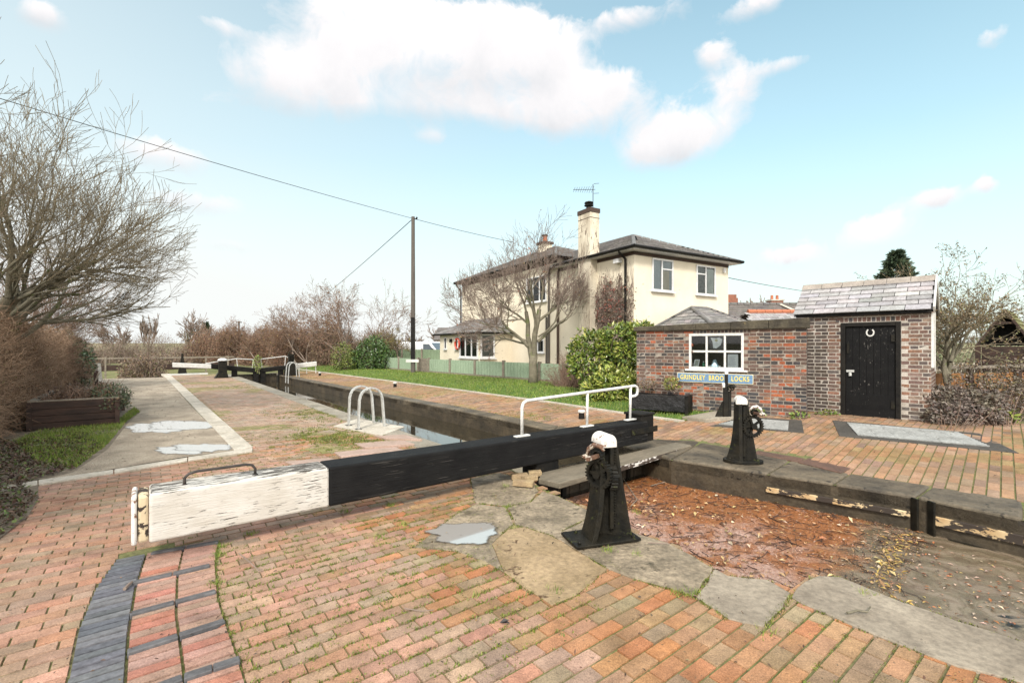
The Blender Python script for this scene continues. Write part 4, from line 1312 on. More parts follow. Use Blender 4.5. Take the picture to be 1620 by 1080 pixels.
# windows, right facade
W1 = window(house, mR, .97, 2.18, zl(3.97), zl(5.25), vbars=(1.53,), hbars=(zl(4.86),), hseg=(1.56, 2.12), backing=M('room_grey', (.40, .44, .46), (.28, .31, .33), 1, .9, 0))
mb = MB(); wbox(mb, mR, 1.6, 1.98, zl(4.02), zl(4.80), .0022, .0035); c_ = build(mb, 'curtain', m_curtain, house, local=True); c_.parent = W1
W2 = window(house, mR, 3.64, 4.91, zl(3.97), zl(5.22), vbars=(4.26,), hbars=(zl(4.85),), hseg=(3.70, 4.23), backing=M('room_dark', (.20, .21, .19), (.07, .07, .065), 9, .9, 0))
mb = MB(); wbox(mb, mR, 4.36, 4.82, zl(4.05), zl(5.1), .0022, .0035); c_ = build(mb, 'curtain', M('room_pale', (.50, .52, .48), (.36, .38, .36), 1.5, .9, 0), house, local=True); c_.parent = W2
# left facade
window(house, mL, 5.8, 7.6, zl(4.0), zl(5.3), vbars=(6.4, 7.0), backing=None)
window(house, mL, 6.0, 6.6, zl(1.45), zl(2.1))
mB = mapper('y', -2.0, -1); mBR = mapper('x', 9.2, -1)
window(house, mB, 9.28, 11.6, zl(1.13), zl(2.42), vbars=(10.05, 10.82), fr=.09)
window(house, mBR, -1.92, -1.05, zl(1.13), zl(2.42), fr=.09, backing=M('blind', (.40, .39, .37), (.33, .32, .3), 2, .8, 0))
window(house, mB, 11.85, 12.2, zl(1.6), zl(2.3), fr=.04); window(house, mB, 13.5, 13.85, zl(1.6), zl(2.3), fr=.04)
# downpipes
mb = MB(); mb.tube([(-.38, .42, zl(5.50)), (-.36, .42, zl(5.40)), (-.07, .40, zl(5.18)), (-.06, .40, zl(5.0)), (-.06, .40, -.2)], .048, 8); build(mb, 'downpipe', m_black, house, local=True)
mb = MB(); mb.tube([(-.07, 4.80, zl(5.3)), (-.07, 4.80, -.2)], .06, 8); build(mb, 'downpipe', m_brown, house, local=True)
mb = MB(); mb.tube([(-.06, 5.55, zl(5.6)), (-.06, 5.55, -.2)], .055, 8); mb.tube([(-.06, 5.75, zl(3.2)), (-.06, 5.75, -.2)], .05, 8); build(mb, 'downpipe', m_grey, house, local=True)
mb = MB(); mb.tube([(-.42, 15.75, zl(5.95)), (-.2, 15.68, zl(5.6)), (-.07, 15.66, zl(5.45)), (-.07, 15.66, zl(3))], .05, 8); build(mb, 'downpipe', m_black, house, local=True)
# small lights and alarm boxes
mb = MB(); wbox(mb, mR, 5.45, 5.55, zl(5.02), zl(5.22), .002, .10); build(mb, 'outdoor_light', m_upvc, house, local=True)
mb = MB(); wbox(mb, mL, .62, .92, zl(5.06), zl(5.22), .02, .22); build(mb, 'outdoor_light', m_upvc, house, local=True)
mb = MB(); wbox(mb, mB, 12.7, 12.85, zl(2.0), zl(2.2), .001, .12); build(mb, 'outdoor_light', m_black, house, local=True)

# dried creeper on the side wall
def house_w(x, y, z):
    ca, sa = math.cos(HR), math.sin(HR)
    return V((4.695 + x * ca - y * sa, 18.0 + x * sa + y * ca, z))


mb = MB(); lf = MB()
for i in range(520):
    y = min(2.05, max(.05, rng.gauss(1.15, .55))); z = 1.2 + rng.random() * 1.2
    top = 4.85 - abs(rng.gauss(0, .55)) - .35 * abs(y - 1.2)
    if rng.random() < .5: z = rng.uniform(2.0, 4.2)
    pts = []; yy = y
    zz = z
    for k in range(6):
        pts.append(house_w(-.012 - rng.random() * .03, yy, zz))
        zz += rng.uniform(.10, .28); yy += rng.uniform(-.11, .11) + .03 * (1 if y > 1.1 else -1)
        yy = min(2.08, max(.02, yy))
        if zz > top: break
    if len(pts) > 1: mb.tube(pts, [rng.uniform(.004, .011)] * len(pts), 3)
    for p in pts:
        if p.z > 2.7 and rng.random() < .55:
            for _ in range(3):
                d = V((rng.gauss(0, 1), rng.gauss(0, 1), rng.gauss(-.6, .8))).normalized()
                lf.leaf(p + V((rng.gauss(0, .06), rng.gauss(0, .06), rng.gauss(0, .06))) + V((-.3, -.5, 0)).normalized() * .03, d, V((-.5, -.85, .2)), rng.uniform(.05, .10), .045, 0,
                        jitc(pick(rng, [(4, (.10, .065, .05)), (2, (.16, .10, .08)), (1, (.28, .07, .05))]), .2))
for i in range(260):     # thin stems wandering over the chimney breast and wall
    y = rng.uniform(-.05, 3.0); z = rng.uniform(1.2, 4.6); x = -.375 if y > 2.12 else -.015
    if y > 2.95: continue
    pts = []
    for k in range(4):
        pts.append(house_w(x, y, z)); z += rng.uniform(.08, .25); y += rng.uniform(-.08, .08)
        if x < -.3: y = min(2.92, max(2.14, y))
        else: y = min(2.1, max(.02, y))
    mb.tube(pts, .004, 3)
cr = thing('climbing_plant', 'dried creeper with brown leaves covering the cottage side wall beside the chimney', 'creeper', house_w(-.05, 1.2, .2))
build(mb, 'stems', m_twig, cr); build(lf, 'leaves', m_leafc, cr)

# ------------------------------------------------------------------ hipped outbuilding behind the brick wall
ot = thing('outbuilding', 'low slate hip roofed outbuilding peeping over the brick wall below the cottage windows', 'outbuilding', (4.695, 18.0, ZB), HR)
mb = MB(); mb.box(.9, 3.6, -2.9, -.05, -.3, zl(2.3)); build(mb, 'wall', m_cream, ot, local=True)
A = (.75, -3.05, zl(2.36)); B = (3.75, -3.05, zl(2.36)); C1 = (3.75, -.03, zl(2.36)); D1 = (.75, -.03, zl(2.36)); E = (1.45, -1.5, zl(3.2)); E2 = (2.35, -1.5, zl(3.2))
mb = MB(); roof_plane(mb, [A, B, E2, E], .3, .16); roof_plane(mb, [D1, A, E], .3, .16); roof_plane(mb, [B, C1, E2], .3, .16); roof_plane(mb, [C1, D1, E, E2], .3, .16)
for p, q in ((A, E), (B, E2), (E, E2), (D1, E), (C1, E2)): ridge_tiles(mb, p, q, .07, .35)
build(mb, 'roof', m_slate, ot, local=True)

# ------------------------------------------------------------------ brick lock building with window
bw = thing('brick_building', 'old mottled brick building with a white six pane window above the blue sign', 'brick building', (3.19, 11.97, 0), math.atan2(-.56, .829))
BL = 3.68
PW = [(26, (.06, .052, .052)), (38, (.14, .085, .065)), (11, (.38, .105, .045)), (17, (.22, .125, .09)), (7, (.29, .14, .08)), (4, (.17, .14, .13))]
PWD = [(50, (.05, .05, .055)), (30, (.10, .065, .055)), (6, (.30, .09, .045)), (8, (.15, .09, .07))]
wx0, wx1, wz0, wz1 = 1.287, 2.48, 1.215, 2.055


def palwall(r, s, z):
    n = mnoise.noise(V((s * 1.1, z * 1.3, 9)))
    if z < .7 and s > 1.4 and n < .25: return pick(r, PWD)
    if n > .28 and r.random() < .35: return pick(r, [(2, (.36, .10, .045)), (1, (.26, .12, .07))])
    return pick(r, PW)


mb = MB()
for (a, b, c, d) in ((0, wx0, 0, 2.14), (wx1, BL, 0, 2.14), (wx0, wx1, 0, wz0), (wx0, wx1, wz1, 2.14)): mb.box(a, b, 0, .22, c, d, 1, None)
ins = lambda s, z: not (wx0 - .01 < s < wx1 + .01 and wz0 - .02 < z < 2.14)
field(mb, V((0, -.002, 0)), V((1, 0, 0)), V((0, 0, 1)), V((0, -1, 0)), 0, BL, .02, 2.13, .232, .0785, .012, palwall, ins, stagger=.5, dep=.006, ch=.003, tilt=.002, alt=.14)
field(mb, V((wx0, -.002, 0)), V((1, 0, 0)), V((0, 0, 1)), V((0, -1, 0)), -.15, wx1 - wx0 + .15, 2.058, 2.135, .078, .08, .012, lambda r, s, z: pick(r, PWD), None, stagger=0, dep=.006, ch=.003)
field(mb, V((BL + .002, 0, 0)), V((0, 1, 0)), V((0, 0, 1)), V((1, 0, 0)), 0, .5, .02, 2.13, .232, .0785, .012, lambda r, s, z: pick(r, PWD), None, dep=.006, ch=.003)
mb.box(BL - .2, BL, .221, .5, 0, 2.14, 1)
build(mb, 'wall', [m_brick, m_mortar], bw, local=True)
mb = MB(); mb.box(0, .2, .222, 2.4, 0, 2.1); mb.box(BL - .22, BL - .02, .51, 2.4, 0, 2.1); mb.box(.2, BL - .22, 1.6, 1.7, 0, 2.1); mb.box(0, BL - .02, .222, 2.4, 2.101, 2.16); mb.box(.2, BL - .22, .222, 1.6, .9, .95)
build(mb, 'interior', M('dim_interior', (.16, .15, .14), (.1, .095, .09), 2, .9, .1), bw, local=True)
mb = MB()
n = 5
for i in range(n):
    a = -.06 + (BL + .12) * i / n; b = -.06 + (BL + .12) * (i + 1) / n - .006
    za = 2.25 + .11 * i / n; zb = 2.25 + .11 * (i + 1) / n
    mb.hexa([(a, -.07, 2.142), (b, -.07, 2.142), (b, .40, 2.142), (a, .40, 2.142)], [(a, -.07, za), (b, -.07, zb), (b, .40, zb + .01), (a, .40, za + .01)])
build(mb, 'coping', m_wallcap, bw, local=True, bevel=.012)
mF = mapper('x', 0, -1)
mb = MB(); fr = .055
wbox(mb, mF, wx0, wx0 + fr, wz0, wz1, -.06, .012); wbox(mb, mF, wx1 - fr, wx1, wz0, wz1, -.06, .012)
wbox(mb, mF, wx0 + fr, wx1 - fr, wz1 - fr, wz1, -.06, .010); wbox(mb, mF, wx0 + fr, wx1 - fr, wz0, wz0 + fr, -.06, .010)
for k in (1, 2):
    s = wx0 + (wx1 - wx0) * k / 3; wbox(mb, mF, s - .022, s + .022, wz0 + fr, wz1 - fr, -.05, .004)
zm = (wz0 + wz1) / 2; wbox(mb, mF, wx0 + fr, wx1 - fr, zm - .024, zm + .024, -.05, .002)
ww = build(mb, 'window', m_white, bw, local=True, bevel=.004)
mb = MB(); mb.add([(wx0 + .02, .036, wz0 + .02), (wx1 - .02, .036, wz0 + .02), (wx1 - .02, .036, wz1 - .02), (wx0 + .02, .036, wz1 - .02)], [(0, 1, 2, 3)]); p = build(mb, 'pane', m_glass, bw, local=True); p.parent = ww
mb = MB(); wbox(mb, mF, wx0 - .08, wx1 + .08, wz0 - .045, wz0 - .001, -.05, .06); p = build(mb, 'sill', m_white, bw, local=True, bevel=.006); p.parent = ww


def bw_w(s, z, d):   # d outwards
    return V((3.19 + .829 * s - .56 * d, 11.97 - .56 * s - .829 * d, z))


BWR = bw.rotation_euler.z
def onsill(name, label, cat, s, d, z):
    return thing(name, label, cat, bw_w(s, z, d), BWR)


zs_ = wz0 + .003
m_paper = M('white_paper', (.78, .80, .82), (.70, .74, .78), 9, .7, 0)
m_print = M('printed_card', (.55, .55, .42), (.2, .25, .3), 22, .6, 0)
t = tag(build((lambda b: (b.box(-.11, .11, 0, .004, 0, .30), b)[1])(MB()), 'notice', m_paper, local=True), 'white paper notice propped in the right lower window pane', 'notice')
t.location = bw_w(2.24, zs_ + .055, -.07); t.rotation_euler = (0, 0, BWR)
mb = MB()
for i in range(9): mb.box(-.085, .085 - .06 * rng.random(), -.0025, -.001, .03 + i * .026, .036 + i * .026)
c_ = build(mb, 'printed_lines', M('print_grey', (.3, .34, .4)), t, local=True)
t = onsill('leaflet', 'small illustrated leaflet card standing at the left of the window sill', 'leaflet', 1.43, -.07, zs_ + .05)
mb = MB(); mb.hexa([(-.06, -.02, 0), (.06, -.02, 0), (.06, -.015, 0), (-.06, -.015, 0)], [(-.04, .06, .17), (.08, .06, .17), (.08, .065, .17), (-.04, .065, .17)]); build(mb, 'card', m_paper, t, local=True)
mb = MB(); mb.hexa([(-.03, -.02, .02), (.04, -.02, .02), (.04, -.016, .02), (-.03, -.016, .02)], [(-.015, .045, .15), (.055, .045, .15), (.055, .049, .15), (-.015, .049, .15)]); build(mb, 'picture', m_print, t, local=True)
t = onsill('bottle', 'small green bottle on the window sill beside the leaflet', 'bottle', 1.60, -.08, zs_ + .05)
mb = MB(); mb.lathe([(.03, 0), (.032, .07), (.012, .09), (.012, .105)], n=14); build(mb, 'body', M('green_plastic', (.08, .35, .22), (.06, .3, .18), 3, .3, 0), t, local=True, smooth=True)
mb = MB(); mb.lathe([(.013, .105), (.013, .135)], n=12); build(mb, 'cap', m_upvc, t, local=True)
t = onsill('ornament', 'pale blue rounded ornament in the middle of the window sill', 'ornament', 1.85, -.09, zs_ + .05)
mb = MB(); mb.lathe([(.09, 0), (.085, .04), (.06, .09), (.045, .14), (.03, .17), (.01, .178)], n=18); build(mb, 'body', M('blue_china', (.30, .50, .62), (.5, .6, .66), 12, .4, 0), t, local=True, smooth=True)
mb = MB(); mb.box(-.14, .13, -.03, .03, 0, .035); build(mb, 'base', m_paper, t, local=True)
t = onsill('picture', 'dark poster with a white emblem hung in the middle upper pane', 'poster', 1.885, -.075, wz0 + .45)
mb = MB(); mb.box(-.15, .15, 0, .004, .02, .34); build(mb, 'sheet', M('dark_poster', (.06, .06, .065), (.09, .09, .1), 8, .6, 0), t, local=True)
mb = MB()
mb.extrude([(-.13, -.002, .30), (-.08, -.002, .18), (-.07, -.002, .05), (0, -.002, .04), (.1, -.002, .12), (.13, -.002, .26), (.06, -.002, .30), (0, -.002, .28)], (0, -.002, 0)); build(mb, 'emblem', m_paper, t, local=True)
mb = MB(); mb.add([(.0 + .035 * math.cos(q * .785), -.0055, .23 + .035 * math.sin(q * .785)) for q in range(8)], [tuple(range(8))]); build(mb, 'emblem_ring', M('gold_mark', (.5, .48, .3)), t, local=True)

# name board
sg = thing('sign', 'blue name board with yellow capitals GRINDLEY BROOK LOCKS on the brick wall', 'sign', bw_w(1.845, 1.012, .012), BWR)
def rrect(w, h, r, n=5):
    pts = []
    for cx, cz, a0 in ((w / 2 - r, h / 2 - r, 0), (-w / 2 + r, h / 2 - r, 90), (-w / 2 + r, -h / 2 + r, 180), (w / 2 - r, -h / 2 + r, 270)):
        for i in range(n + 1):
            a = R(a0 + 90 * i / n); pts.append((cx + r * math.cos(a), cz + r * math.sin(a)))
    return pts


mb = MB(); mb.extrude([(x, 0, z) for x, z in rrect(1.66, .225, .02)], (0, -.02, 0)); build(mb, 'border', M('cream_border', (.72, .66, .45), (.62, .55, .36), 5, .5, 0), sg, local=True)
mb = MB(); mb.extrude([(x, -.0205, z) for x, z in rrect(1.635, .198, .016)], (0, -.004, 0)); build(mb, 'panel', m_blue, sg, local=True)
words = []
for wd_ in ('GRINDLEY', 'BROOK', 'LOCKS'):
    cu = bpy.data.curves.new('lettering', 'FONT'); cu.body = wd_; cu.size = .16; cu.extrude = .002; cu.offset = .0035; cu.align_y = 'CENTER'; cu.space_character = 1.14
    tmp = bpy.data.objects.new('lettering_curve', cu); COL.objects.link(tmp)
    bpy.context.view_layer.update()
    me = bpy.data.meshes.new_from_object(tmp.evaluated_get(bpy.context.evaluated_depsgraph_get()))
    bpy.data.objects.remove(tmp)
    xs = [v.co.x for v in me.vertices]; words.append((me, min(xs), max(xs)))
gap = .11; tot = sum(b_ - a_ for _, a_, b_ in words) + 2 * gap; kx = 1.50 / tot; xx = -.75
for me, a_, b_ in words:
    lt = bpy.data.objects.new('lettering', me); COL.objects.link(lt); lt.parent = sg; me.materials.clear(); me.materials.append(m_yellow)
    lt.rotation_euler = (R(90), 0, 0); lt.location = (xx - a_ * kx, -.0275, 0); lt.scale = (kx, 1.0, 1); xx += (b_ - a_ + gap) * kx

# trough planter by the wall
t = thing('planter', 'long trough wrapped in black sheeting against the brick wall', 'planter', bw_w(.70, .24, .40), BWR)
mb = MB()
nx = 24
for side in (0, 1):
    y = -.21 if side == 0 else .21
    vs = []
    for i in range(nx + 1):
        for k in range(6):
            x = -.66 + 1.32 * i / nx; z = .36 * k / 5
            vs.append((x, y + (.03 * mnoise.noise(V((x * 3, z * 9, side))) if 0 < k < 5 else 0), z))
    mb.add(vs, [((i * 6 + k), ((i + 1) * 6 + k), ((i + 1) * 6 + k + 1), (i * 6 + k + 1)) if side == 0 else ((i * 6 + k + 1), ((i + 1) * 6 + k + 1), ((i + 1) * 6 + k), (i * 6 + k)) for i in range(nx) for k in range(5)])
mb.box(-.68, -.66, -.21, .21, 0, .36); mb.box(.66, .68, -.21, .21, 0, .36)
build(mb, 'sheeting', m_fabric, t, local=True, smooth=True)
mb = MB(); mb.box(-.66, .66, -.2, .2, .26, .32); build(mb, 'compost', m_soil, t, local=True)
mb = MB(); mb.box(.64, .71, -.23, .23, -.1, .38); build(mb, 'end_board', m_black, t, local=True, bevel=.006)

# ------------------------------------------------------------------ brick store with slate roof and black door
sh = thing('shed', 'small brick store with pale slate roof and a black plank door', 'brick shed', (7.29, 10.37, 0), math.atan2(-.702, .712))
sx0, sx1, sd = -.72, 1.49, 1.6
dx0, dx1, dz1 = 0.0, 1.03, 2.27
PS = [(40, (.235, .145, .11)), (25, (.20, .13, .105)), (15, (.29, .155, .10)), (10, (.12, .095, .09)), (8, (.28, .2, .16))]
PSD = [(30, (.10, .075, .06)), (25, (.09, .07, .06)), (15, (.17, .105, .085)), (10, (.15, .13, .12))]
mb = MB()
for (a, b, c, d) in ((sx0, dx0, 0, 2.56), (dx1, sx1, 0, 2.56), (dx0, dx1, dz1, 2.56)): mb.box(a, b, 0, .22, c, d, 1)
mb.box(sx0, sx0 + .22, .221, sd, 0, 2.56, 1); mb.box(sx1 - .22, sx1, .221, sd, 0, 2.56, 1); mb.box(sx0 + .221, sx1 - .221, sd - .2, sd, 0, 2.56, 1)
field(mb, V((0, -.002, 0)), V((1, 0, 0)), V((0, 0, 1)), V((0, -1, 0)), sx0, sx1, .2, 2.5, .232, .0785, .012, lambda r, s, z: pick(r, PSD if s < -.28 or z < .5 else PS),
      lambda s, z: not (dx0 - .01 < s < dx1 + .01 and z < dz1 + .10), stagger=.5, dep=.006, ch=.003, tilt=.0015, alt=.14)
field(mb, V((0, -.002, 0)), V((1, 0, 0)), V((0, 0, 1)), V((0, -1, 0)), dx0 - .1, dx1 + .1, dz1 + .006, dz1 + .11, .08, .11, .012, lambda r, s, z: pick(r, [(2, (.24, .12, .085)), (1, (.09, .08, .085)), (1, (.17, .1, .08))]), None, stagger=0, dep=.006, ch=.003)
field(mb, V((sx1 + .002, 0, 0)), V((0, 1, 0)), V((0, 0, 1)), V((1, 0, 0)), 0, sd, .2, 2.5, .232, .0785, .012, lambda r, s, z: pick(r, PS), None, dep=.006, ch=.003)
field(mb, V((sx0 - .002, sd, 0)), V((0, -1, 0)), V((0, 0, 1)), V((-1, 0, 0)), 0, sd, .2, 2.5, .232, .0785, .012, lambda r, s, z: pick(r, PSD), None, dep=.006, ch=.003)
for xx, sg_ in ((sx0, -1), (sx1, 1)):   # gables
    mb.extrude([(xx - .2 * (sg_ > 0), 0, 2.561), (xx - .2 * (sg_ > 0), sd, 2.561), (xx - .2 * (sg_ > 0), .8, 3.17)], (.2, 0, 0), 1)
build(mb, 'wall', [m_brick, m_palemortar], sh, local=True)
SP = [(4, (.36, .35, .355)), (3, (.31, .30, .305)), (2, (.41, .395, .395)), (1, (.25, .24, .235))]
mb = MB()
A = (-.90, -.14, 2.50); B = (1.53, -.14, 2.50); E = (-.90, .8, 3.22); E2 = (1.53, .8, 3.22); C1 = (1.53, 1.74, 2.5); D1 = (-.90, 1.74, 2.5)
roof_plane(mb, [A, B, E2, E], .40, .165, SP); roof_plane(mb, [C1, D1, E, E2], .40, .165, SP)
build(mb, 'roof', m_slate, sh, local=True)
mb = MB()
for i in range(6):
    a = -.91 + 2.45 * i / 6; b = -.91 + 2.45 * (i + 1) / 6 - .006
    mb.extrude([(a, .64, 3.13), (a, .80, 3.27), (a, .96, 3.13), (a, .80, 3.20)], (b - a, 0, 0))
build(mb, 'ridge', M('ridge_stone', (.33, .29, .25), (.22, .19, .165), 4, .8, .4), sh, local=True, bevel=.01)
mb = MB()
mb.bar((1.545, -.14, 2.49), (1.545, .80, 3.215), .03, .12, up=V((0, -.6, .8))); mb.bar((1.545, 1.74, 2.49), (1.545, .80, 3.215), .03, .12, up=V((0, .6, .8)))
build(mb, 'barge_board', m_white, sh, local=True)
mb = MB(); mb.box(-.85, 1.5, -.1, -.004, 2.42, 2.47); build(mb, 'eaves_board', m_black, sh, local=True)
mb = MB(); mb.box(1.494, 1.53, .0, .34, 1.33, 2.42); mb.box(1.532, 1.545, .33, .37, 1.25, 2.45)
build(mb, 'side_boarding', m_white, sh, local=True)
# door
mb = MB()
for a, b, c, d in ((dx0, dx0 + .085, .2, dz1), (dx1 - .085, dx1, .2, dz1), (dx0 + .085, dx1 - .085, dz1 - .085, dz1)): mb.box(a, b, -.025, .1, c, d)
build(mb, 'door_frame', m_black, sh, local=True, bevel=.006)
mb = MB()
for i in range(7):
    a = dx0 + .09 + i * .1215
    mb.box(a, a + .1185, .02, .05, .24, dz1 - .09)
mb.box(dx0 + .09, dx1 - .09, .005, .018, .24, .72)
dr = build(mb, 'door', m_door, sh, local=True, bevel=.003)
mb = MB()
pts = []
for i in range(15):
    a = R(125) - 0 + R(290) * i / 14
    pts.append((.52 + .062 * math.cos(a), .008, 2.05 + .075 * math.sin(a)))
for p, q in zip(pts[:-1], pts[1:]): mb.bar(p, q, .008, .026, up=V((0, 1, 0)).cross(V(q) - V(p)))
c_ = build(mb, 'horseshoe', m_white, sh, local=True); c_.parent = dr
mb = MB(); mb.box(.10, .24, -.0, .02, 1.19, 1.24); mb.lathe([(.03, 0), (.03, .06), (.01, .075)], (.17, -.01, 1.11), 10)
c_ = build(mb, 'padlock', m_galv, sh, local=True); c_.parent = dr
mb = MB(); mb.box(dx1 - .16, dx1 - .1, -.012, .02, .45, .62); mb.box(dx1 - .16, dx1 - .1, -.012, .02, 1.85, 2.0); mb.box(.11, .15, 0, .02, 1.6, 1.82)
c_ = build(mb, 'hinge', m_iron, sh, local=True); c_.parent = dr
mb = MB(); mb.box(dx0 - .02, dx1 + .02, -.12, .1, .18, .236); build(mb, 'doorstep', m_copgrey, sh, local=True, bevel=.01)

# ------------------------------------------------------------------ gratings in the paving
m_blackstone = M('black_stone', (.05, .047, .042), (.085, .078, .068), 3, .75, .5, 30, world=True, spec=.2)
def grating(label, inner, outer_, nx, ny):
    wi = [GR(*p) for p in inner]; wo = [GR(*p) for p in outer_]
    c = sum(wi, V((0, 0, 0))) / 4
    t = thing('drain_cover', label, 'grating', (c.x, c.y, c.z))
    mb = MB(); mb.hexa([p + V((0, 0, -.03)) for p in wo], [p + V((0, 0, .010)) for p in wo]); build(mb, 'surround', m_blackstone, t, bevel=.004)
    mb = MB()
    L = lambda u, v: (wi[0].lerp(wi[1], u)).lerp(wi[3].lerp(wi[2], u), v)
    for i in range(nx):
        a, b, c2, d = L((i + .015) / nx, 0.02), L((i + .985) / nx, 0.02), L((i + .985) / nx, .98), L((i + .015) / nx, .98)
        mb.hexa([p + V((0, 0, .008)) for p in (a, b, c2, d)], [p + V((0, 0, .022)) for p in (a, b, c2, d)])
    for k in range(ny):
        a, b, c2, d = L(0, (k + .2) / ny), L(1, (k + .2) / ny), L(1, (k + .45) / ny), L(0, (k + .45) / ny)
        mb.hexa([p + V((0, 0, .020)) for p in (a, b, c2, d)], [p + V((0, 0, .027)) for p in (a, b, c2, d)])
    build(mb, 'plates', m_plate, t)
    return t, L


m_plate = M('grey_plate', (.36, .37, .36), (.24, .245, .235), 2.5, .6, .6, 60, rough2=.45, world=True, spec=.3, spots=(.16, .15, .13), spot_scale=14, spot_thr=.64)
t, L1 = grating('grey steel drain cover below the blue sign', [(1136, 672), (1247, 682), (1248, 667), (1180, 662)], [(1125, 674), (1272, 685), (1268, 665), (1175, 659)], 4, 10)
t, L2 = grating('large pale steel drain cover in front of the black door', [(1357, 689.5), (1567, 708), (1514, 684), (1339, 669)], [(1328, 690), (1612, 717), (1549, 686), (1317, 665)], 6, 12)

# ------------------------------------------------------------------ green panel fence
t = thing('fence', 'low green panel fence with grey posts in front of the cottage', 'fence', (-7.16, 29.6, .25))
f0 = V((-7.16, 29.6, 0)); fd = V((8.33, -9.4, 0))
def fpx(px_):
    r = (px_ - CX) / F
    k = (r * f0.y - f0.x) / (fd.x - r * fd.y)
    return f0 + fd * k


FP = [590, 611, 631.3, 661.7, 678.6, 712.3, 751.8, 797, 853.7, 905]
fl = fd.normalized(); fn = V((fl.y, -fl.x, 0)); fn = fn if fn.y < 0 else -fn
def panel(a, b, z0, z1, mat, parent, name, step=.11, slats=True):
    mb = MB(); L = (b - a).length; n = max(2, int(L / step)); d = (b - a).normalized()
    for i in range(n):
        p = a + d * (L * i / n); q = a + d * (L * (i + .93) / n)
        o = fn * (.012 if i % 2 else 0)
        mb.hexa([V((v.x, v.y, z0)) for v in (p + o + fn * .02, q + o + fn * .02, q, p)], [V((v.x, v.y, z1)) for v in (p + o + fn * .02, q + o + fn * .02, q, p)])
    return build(mb, name, mat, parent)


for i, (a, b) in enumerate(zip(FP[:-1], FP[1:])):
    if i == 3: continue
    A_, B_ = fpx(a), fpx(b); d = (B_ - A_).normalized()
    panel(A_ + d * .08, B_ - d * .08, .36, 1.03, m_greenfence, t, 'panel')
    mb = MB(); p, q = A_ + d * .08, B_ - d * .08
    mb.hexa([V((v.x, v.y, .15)) for v in (p + fn * .03, q + fn * .03, q, p)], [V((v.x, v.y, .355)) for v in (p + fn * .03, q + fn * .03, q, p)]); build(mb, 'gravel_board', m_post, t)
for a in FP:
    A_ = fpx(a); mb = MB()
    mb.hexa([V((v.x, v.y, .1)) for v in (A_ - fl * .07 + fn * .07, A_ + fl * .07 + fn * .07, A_ + fl * .07 - fn * .07, A_ - fl * .07 - fn * .07)],
            [V((v.x, v.y, 1.1)) for v in (A_ - fl * .065 + fn * .065, A_ + fl * .065 + fn * .065, A_ + fl * .065 - fn * .065, A_ - fl * .065 - fn * .065)])
    build(mb, 'post', m_post, t, bevel=.01)
A_, B_ = fpx(661.7), fpx(678.6); d = (B_ - A_).normalized()
t = thing('gate', 'grey slatted garden gate set in the low green fence', 'gate', (A_.x, A_.y, .25))
mb = MB(); L = (B_ - A_).length
for i in range(8):
    p = A_ + d * (.12 + (L - .24) * i / 8) + fn * .03; q = p + d * .09
    mb.hexa([V((v.x, v.y, .22)) for v in (p + fn * .02, q + fn * .02, q, p)], [V((v.x, v.y, 1.06)) for v in (p + fn * .02, q + fn * .02, q, p)])
build(mb, 'slats', m_post, t)
mb = MB()
for z in (.4, .85): mb.bar(A_ + d * .1 + V((0, 0, z)), B_ - d * .1 + V((0, 0, z)), .04, .09)
build(mb, 'gate_rail', m_post, t)
t = thing('fence', 'taller green board fence behind the garden gate, hiding the vans', 'fence', P(610, 570, 36))
a = P(606, 0, 37); b = P(700, 0, 35); a.z = b.z = 0
for k in range(3):
    p, q = a.lerp(b, k / 3), a.lerp(b, (k + 1) / 3 - .01)
    panel(p, q, .4, 1.52, M('green_fence_shade', (.20, .27, .17), (.165, .225, .14), 2.5, .7, .15, 40), t, 'panel', .13)
    mb = MB(); mb.box(p.x - .06, p.x + .06, p.y - .12, p.y, .2, 1.58); build(mb, 'post', m_post, t)

# ------------------------------------------------------------------ pole, wires
pp = P(653.5, 590, 26.6); pp.z = .25
t = thing('utility_pole', 'tall wooden utility pole standing by the green fence', 'utility pole', pp)
ztop = 1.75 + (548 - 343) / 740 * 26.6
mb = MB(); mb.tube([pp, V((pp.x, pp.y, ztop * .5)), V((pp.x, pp.y, ztop))], [.135, .12, .10], 12); build(mb, 'pole', m_grey, t)
mb = MB(); mb.box(pp.x - .10, pp.x + .12, pp.y - .16, pp.y - .11, .9, 3.4); build(mb, 'cable_guard', m_black, t)
mb = MB(); mb.box(pp.x - .36, pp.x + .36, pp.y - .2, pp.y - .16, .86, 1.02); build(mb, 'plate', m_white, t)
mb = MB(); mb.tube([(pp.x - .05, pp.y, ztop - .15), (pp.x + .25, pp.y - .05, ztop - .12)], .03, 6); mb.lathe([(.04, 0), (.055, .05), (.03, .1)], (pp.x + .22, pp.y - .05, ztop - .12), 8); build(mb, 'bracket', m_iron, t)
top = V((pp.x, pp.y, ztop - .1))
def wire(label, p, q, sag, r):
    pts = []
    for i in range(25):
        k = i / 24; v = V(p).lerp(V(q), k); v.z -= sag * 4 * k * (1 - k); pts.append(v)
    mb = MB(); mb.tube(pts, r, 5)
    tag(build(mb, 'overhead_wire', m_iron, smooth=True), label, 'wire')


wire('long overhead wire from the pole up towards the bare tree at left', top, P(-160, 107, 12), .1, .012)
wire('overhead wire from the pole to the cottage roof', top, P(812, 383, 29), .05, .014)
wire('overhead wire dropping from the pole to the hawthorns beyond', top, P(470, 500, 75), .3, .020)
wire('overhead wire from the cottage eave to the store roof behind', P(1150, 439, 21), P(1330, 467, 38), .1, .016)

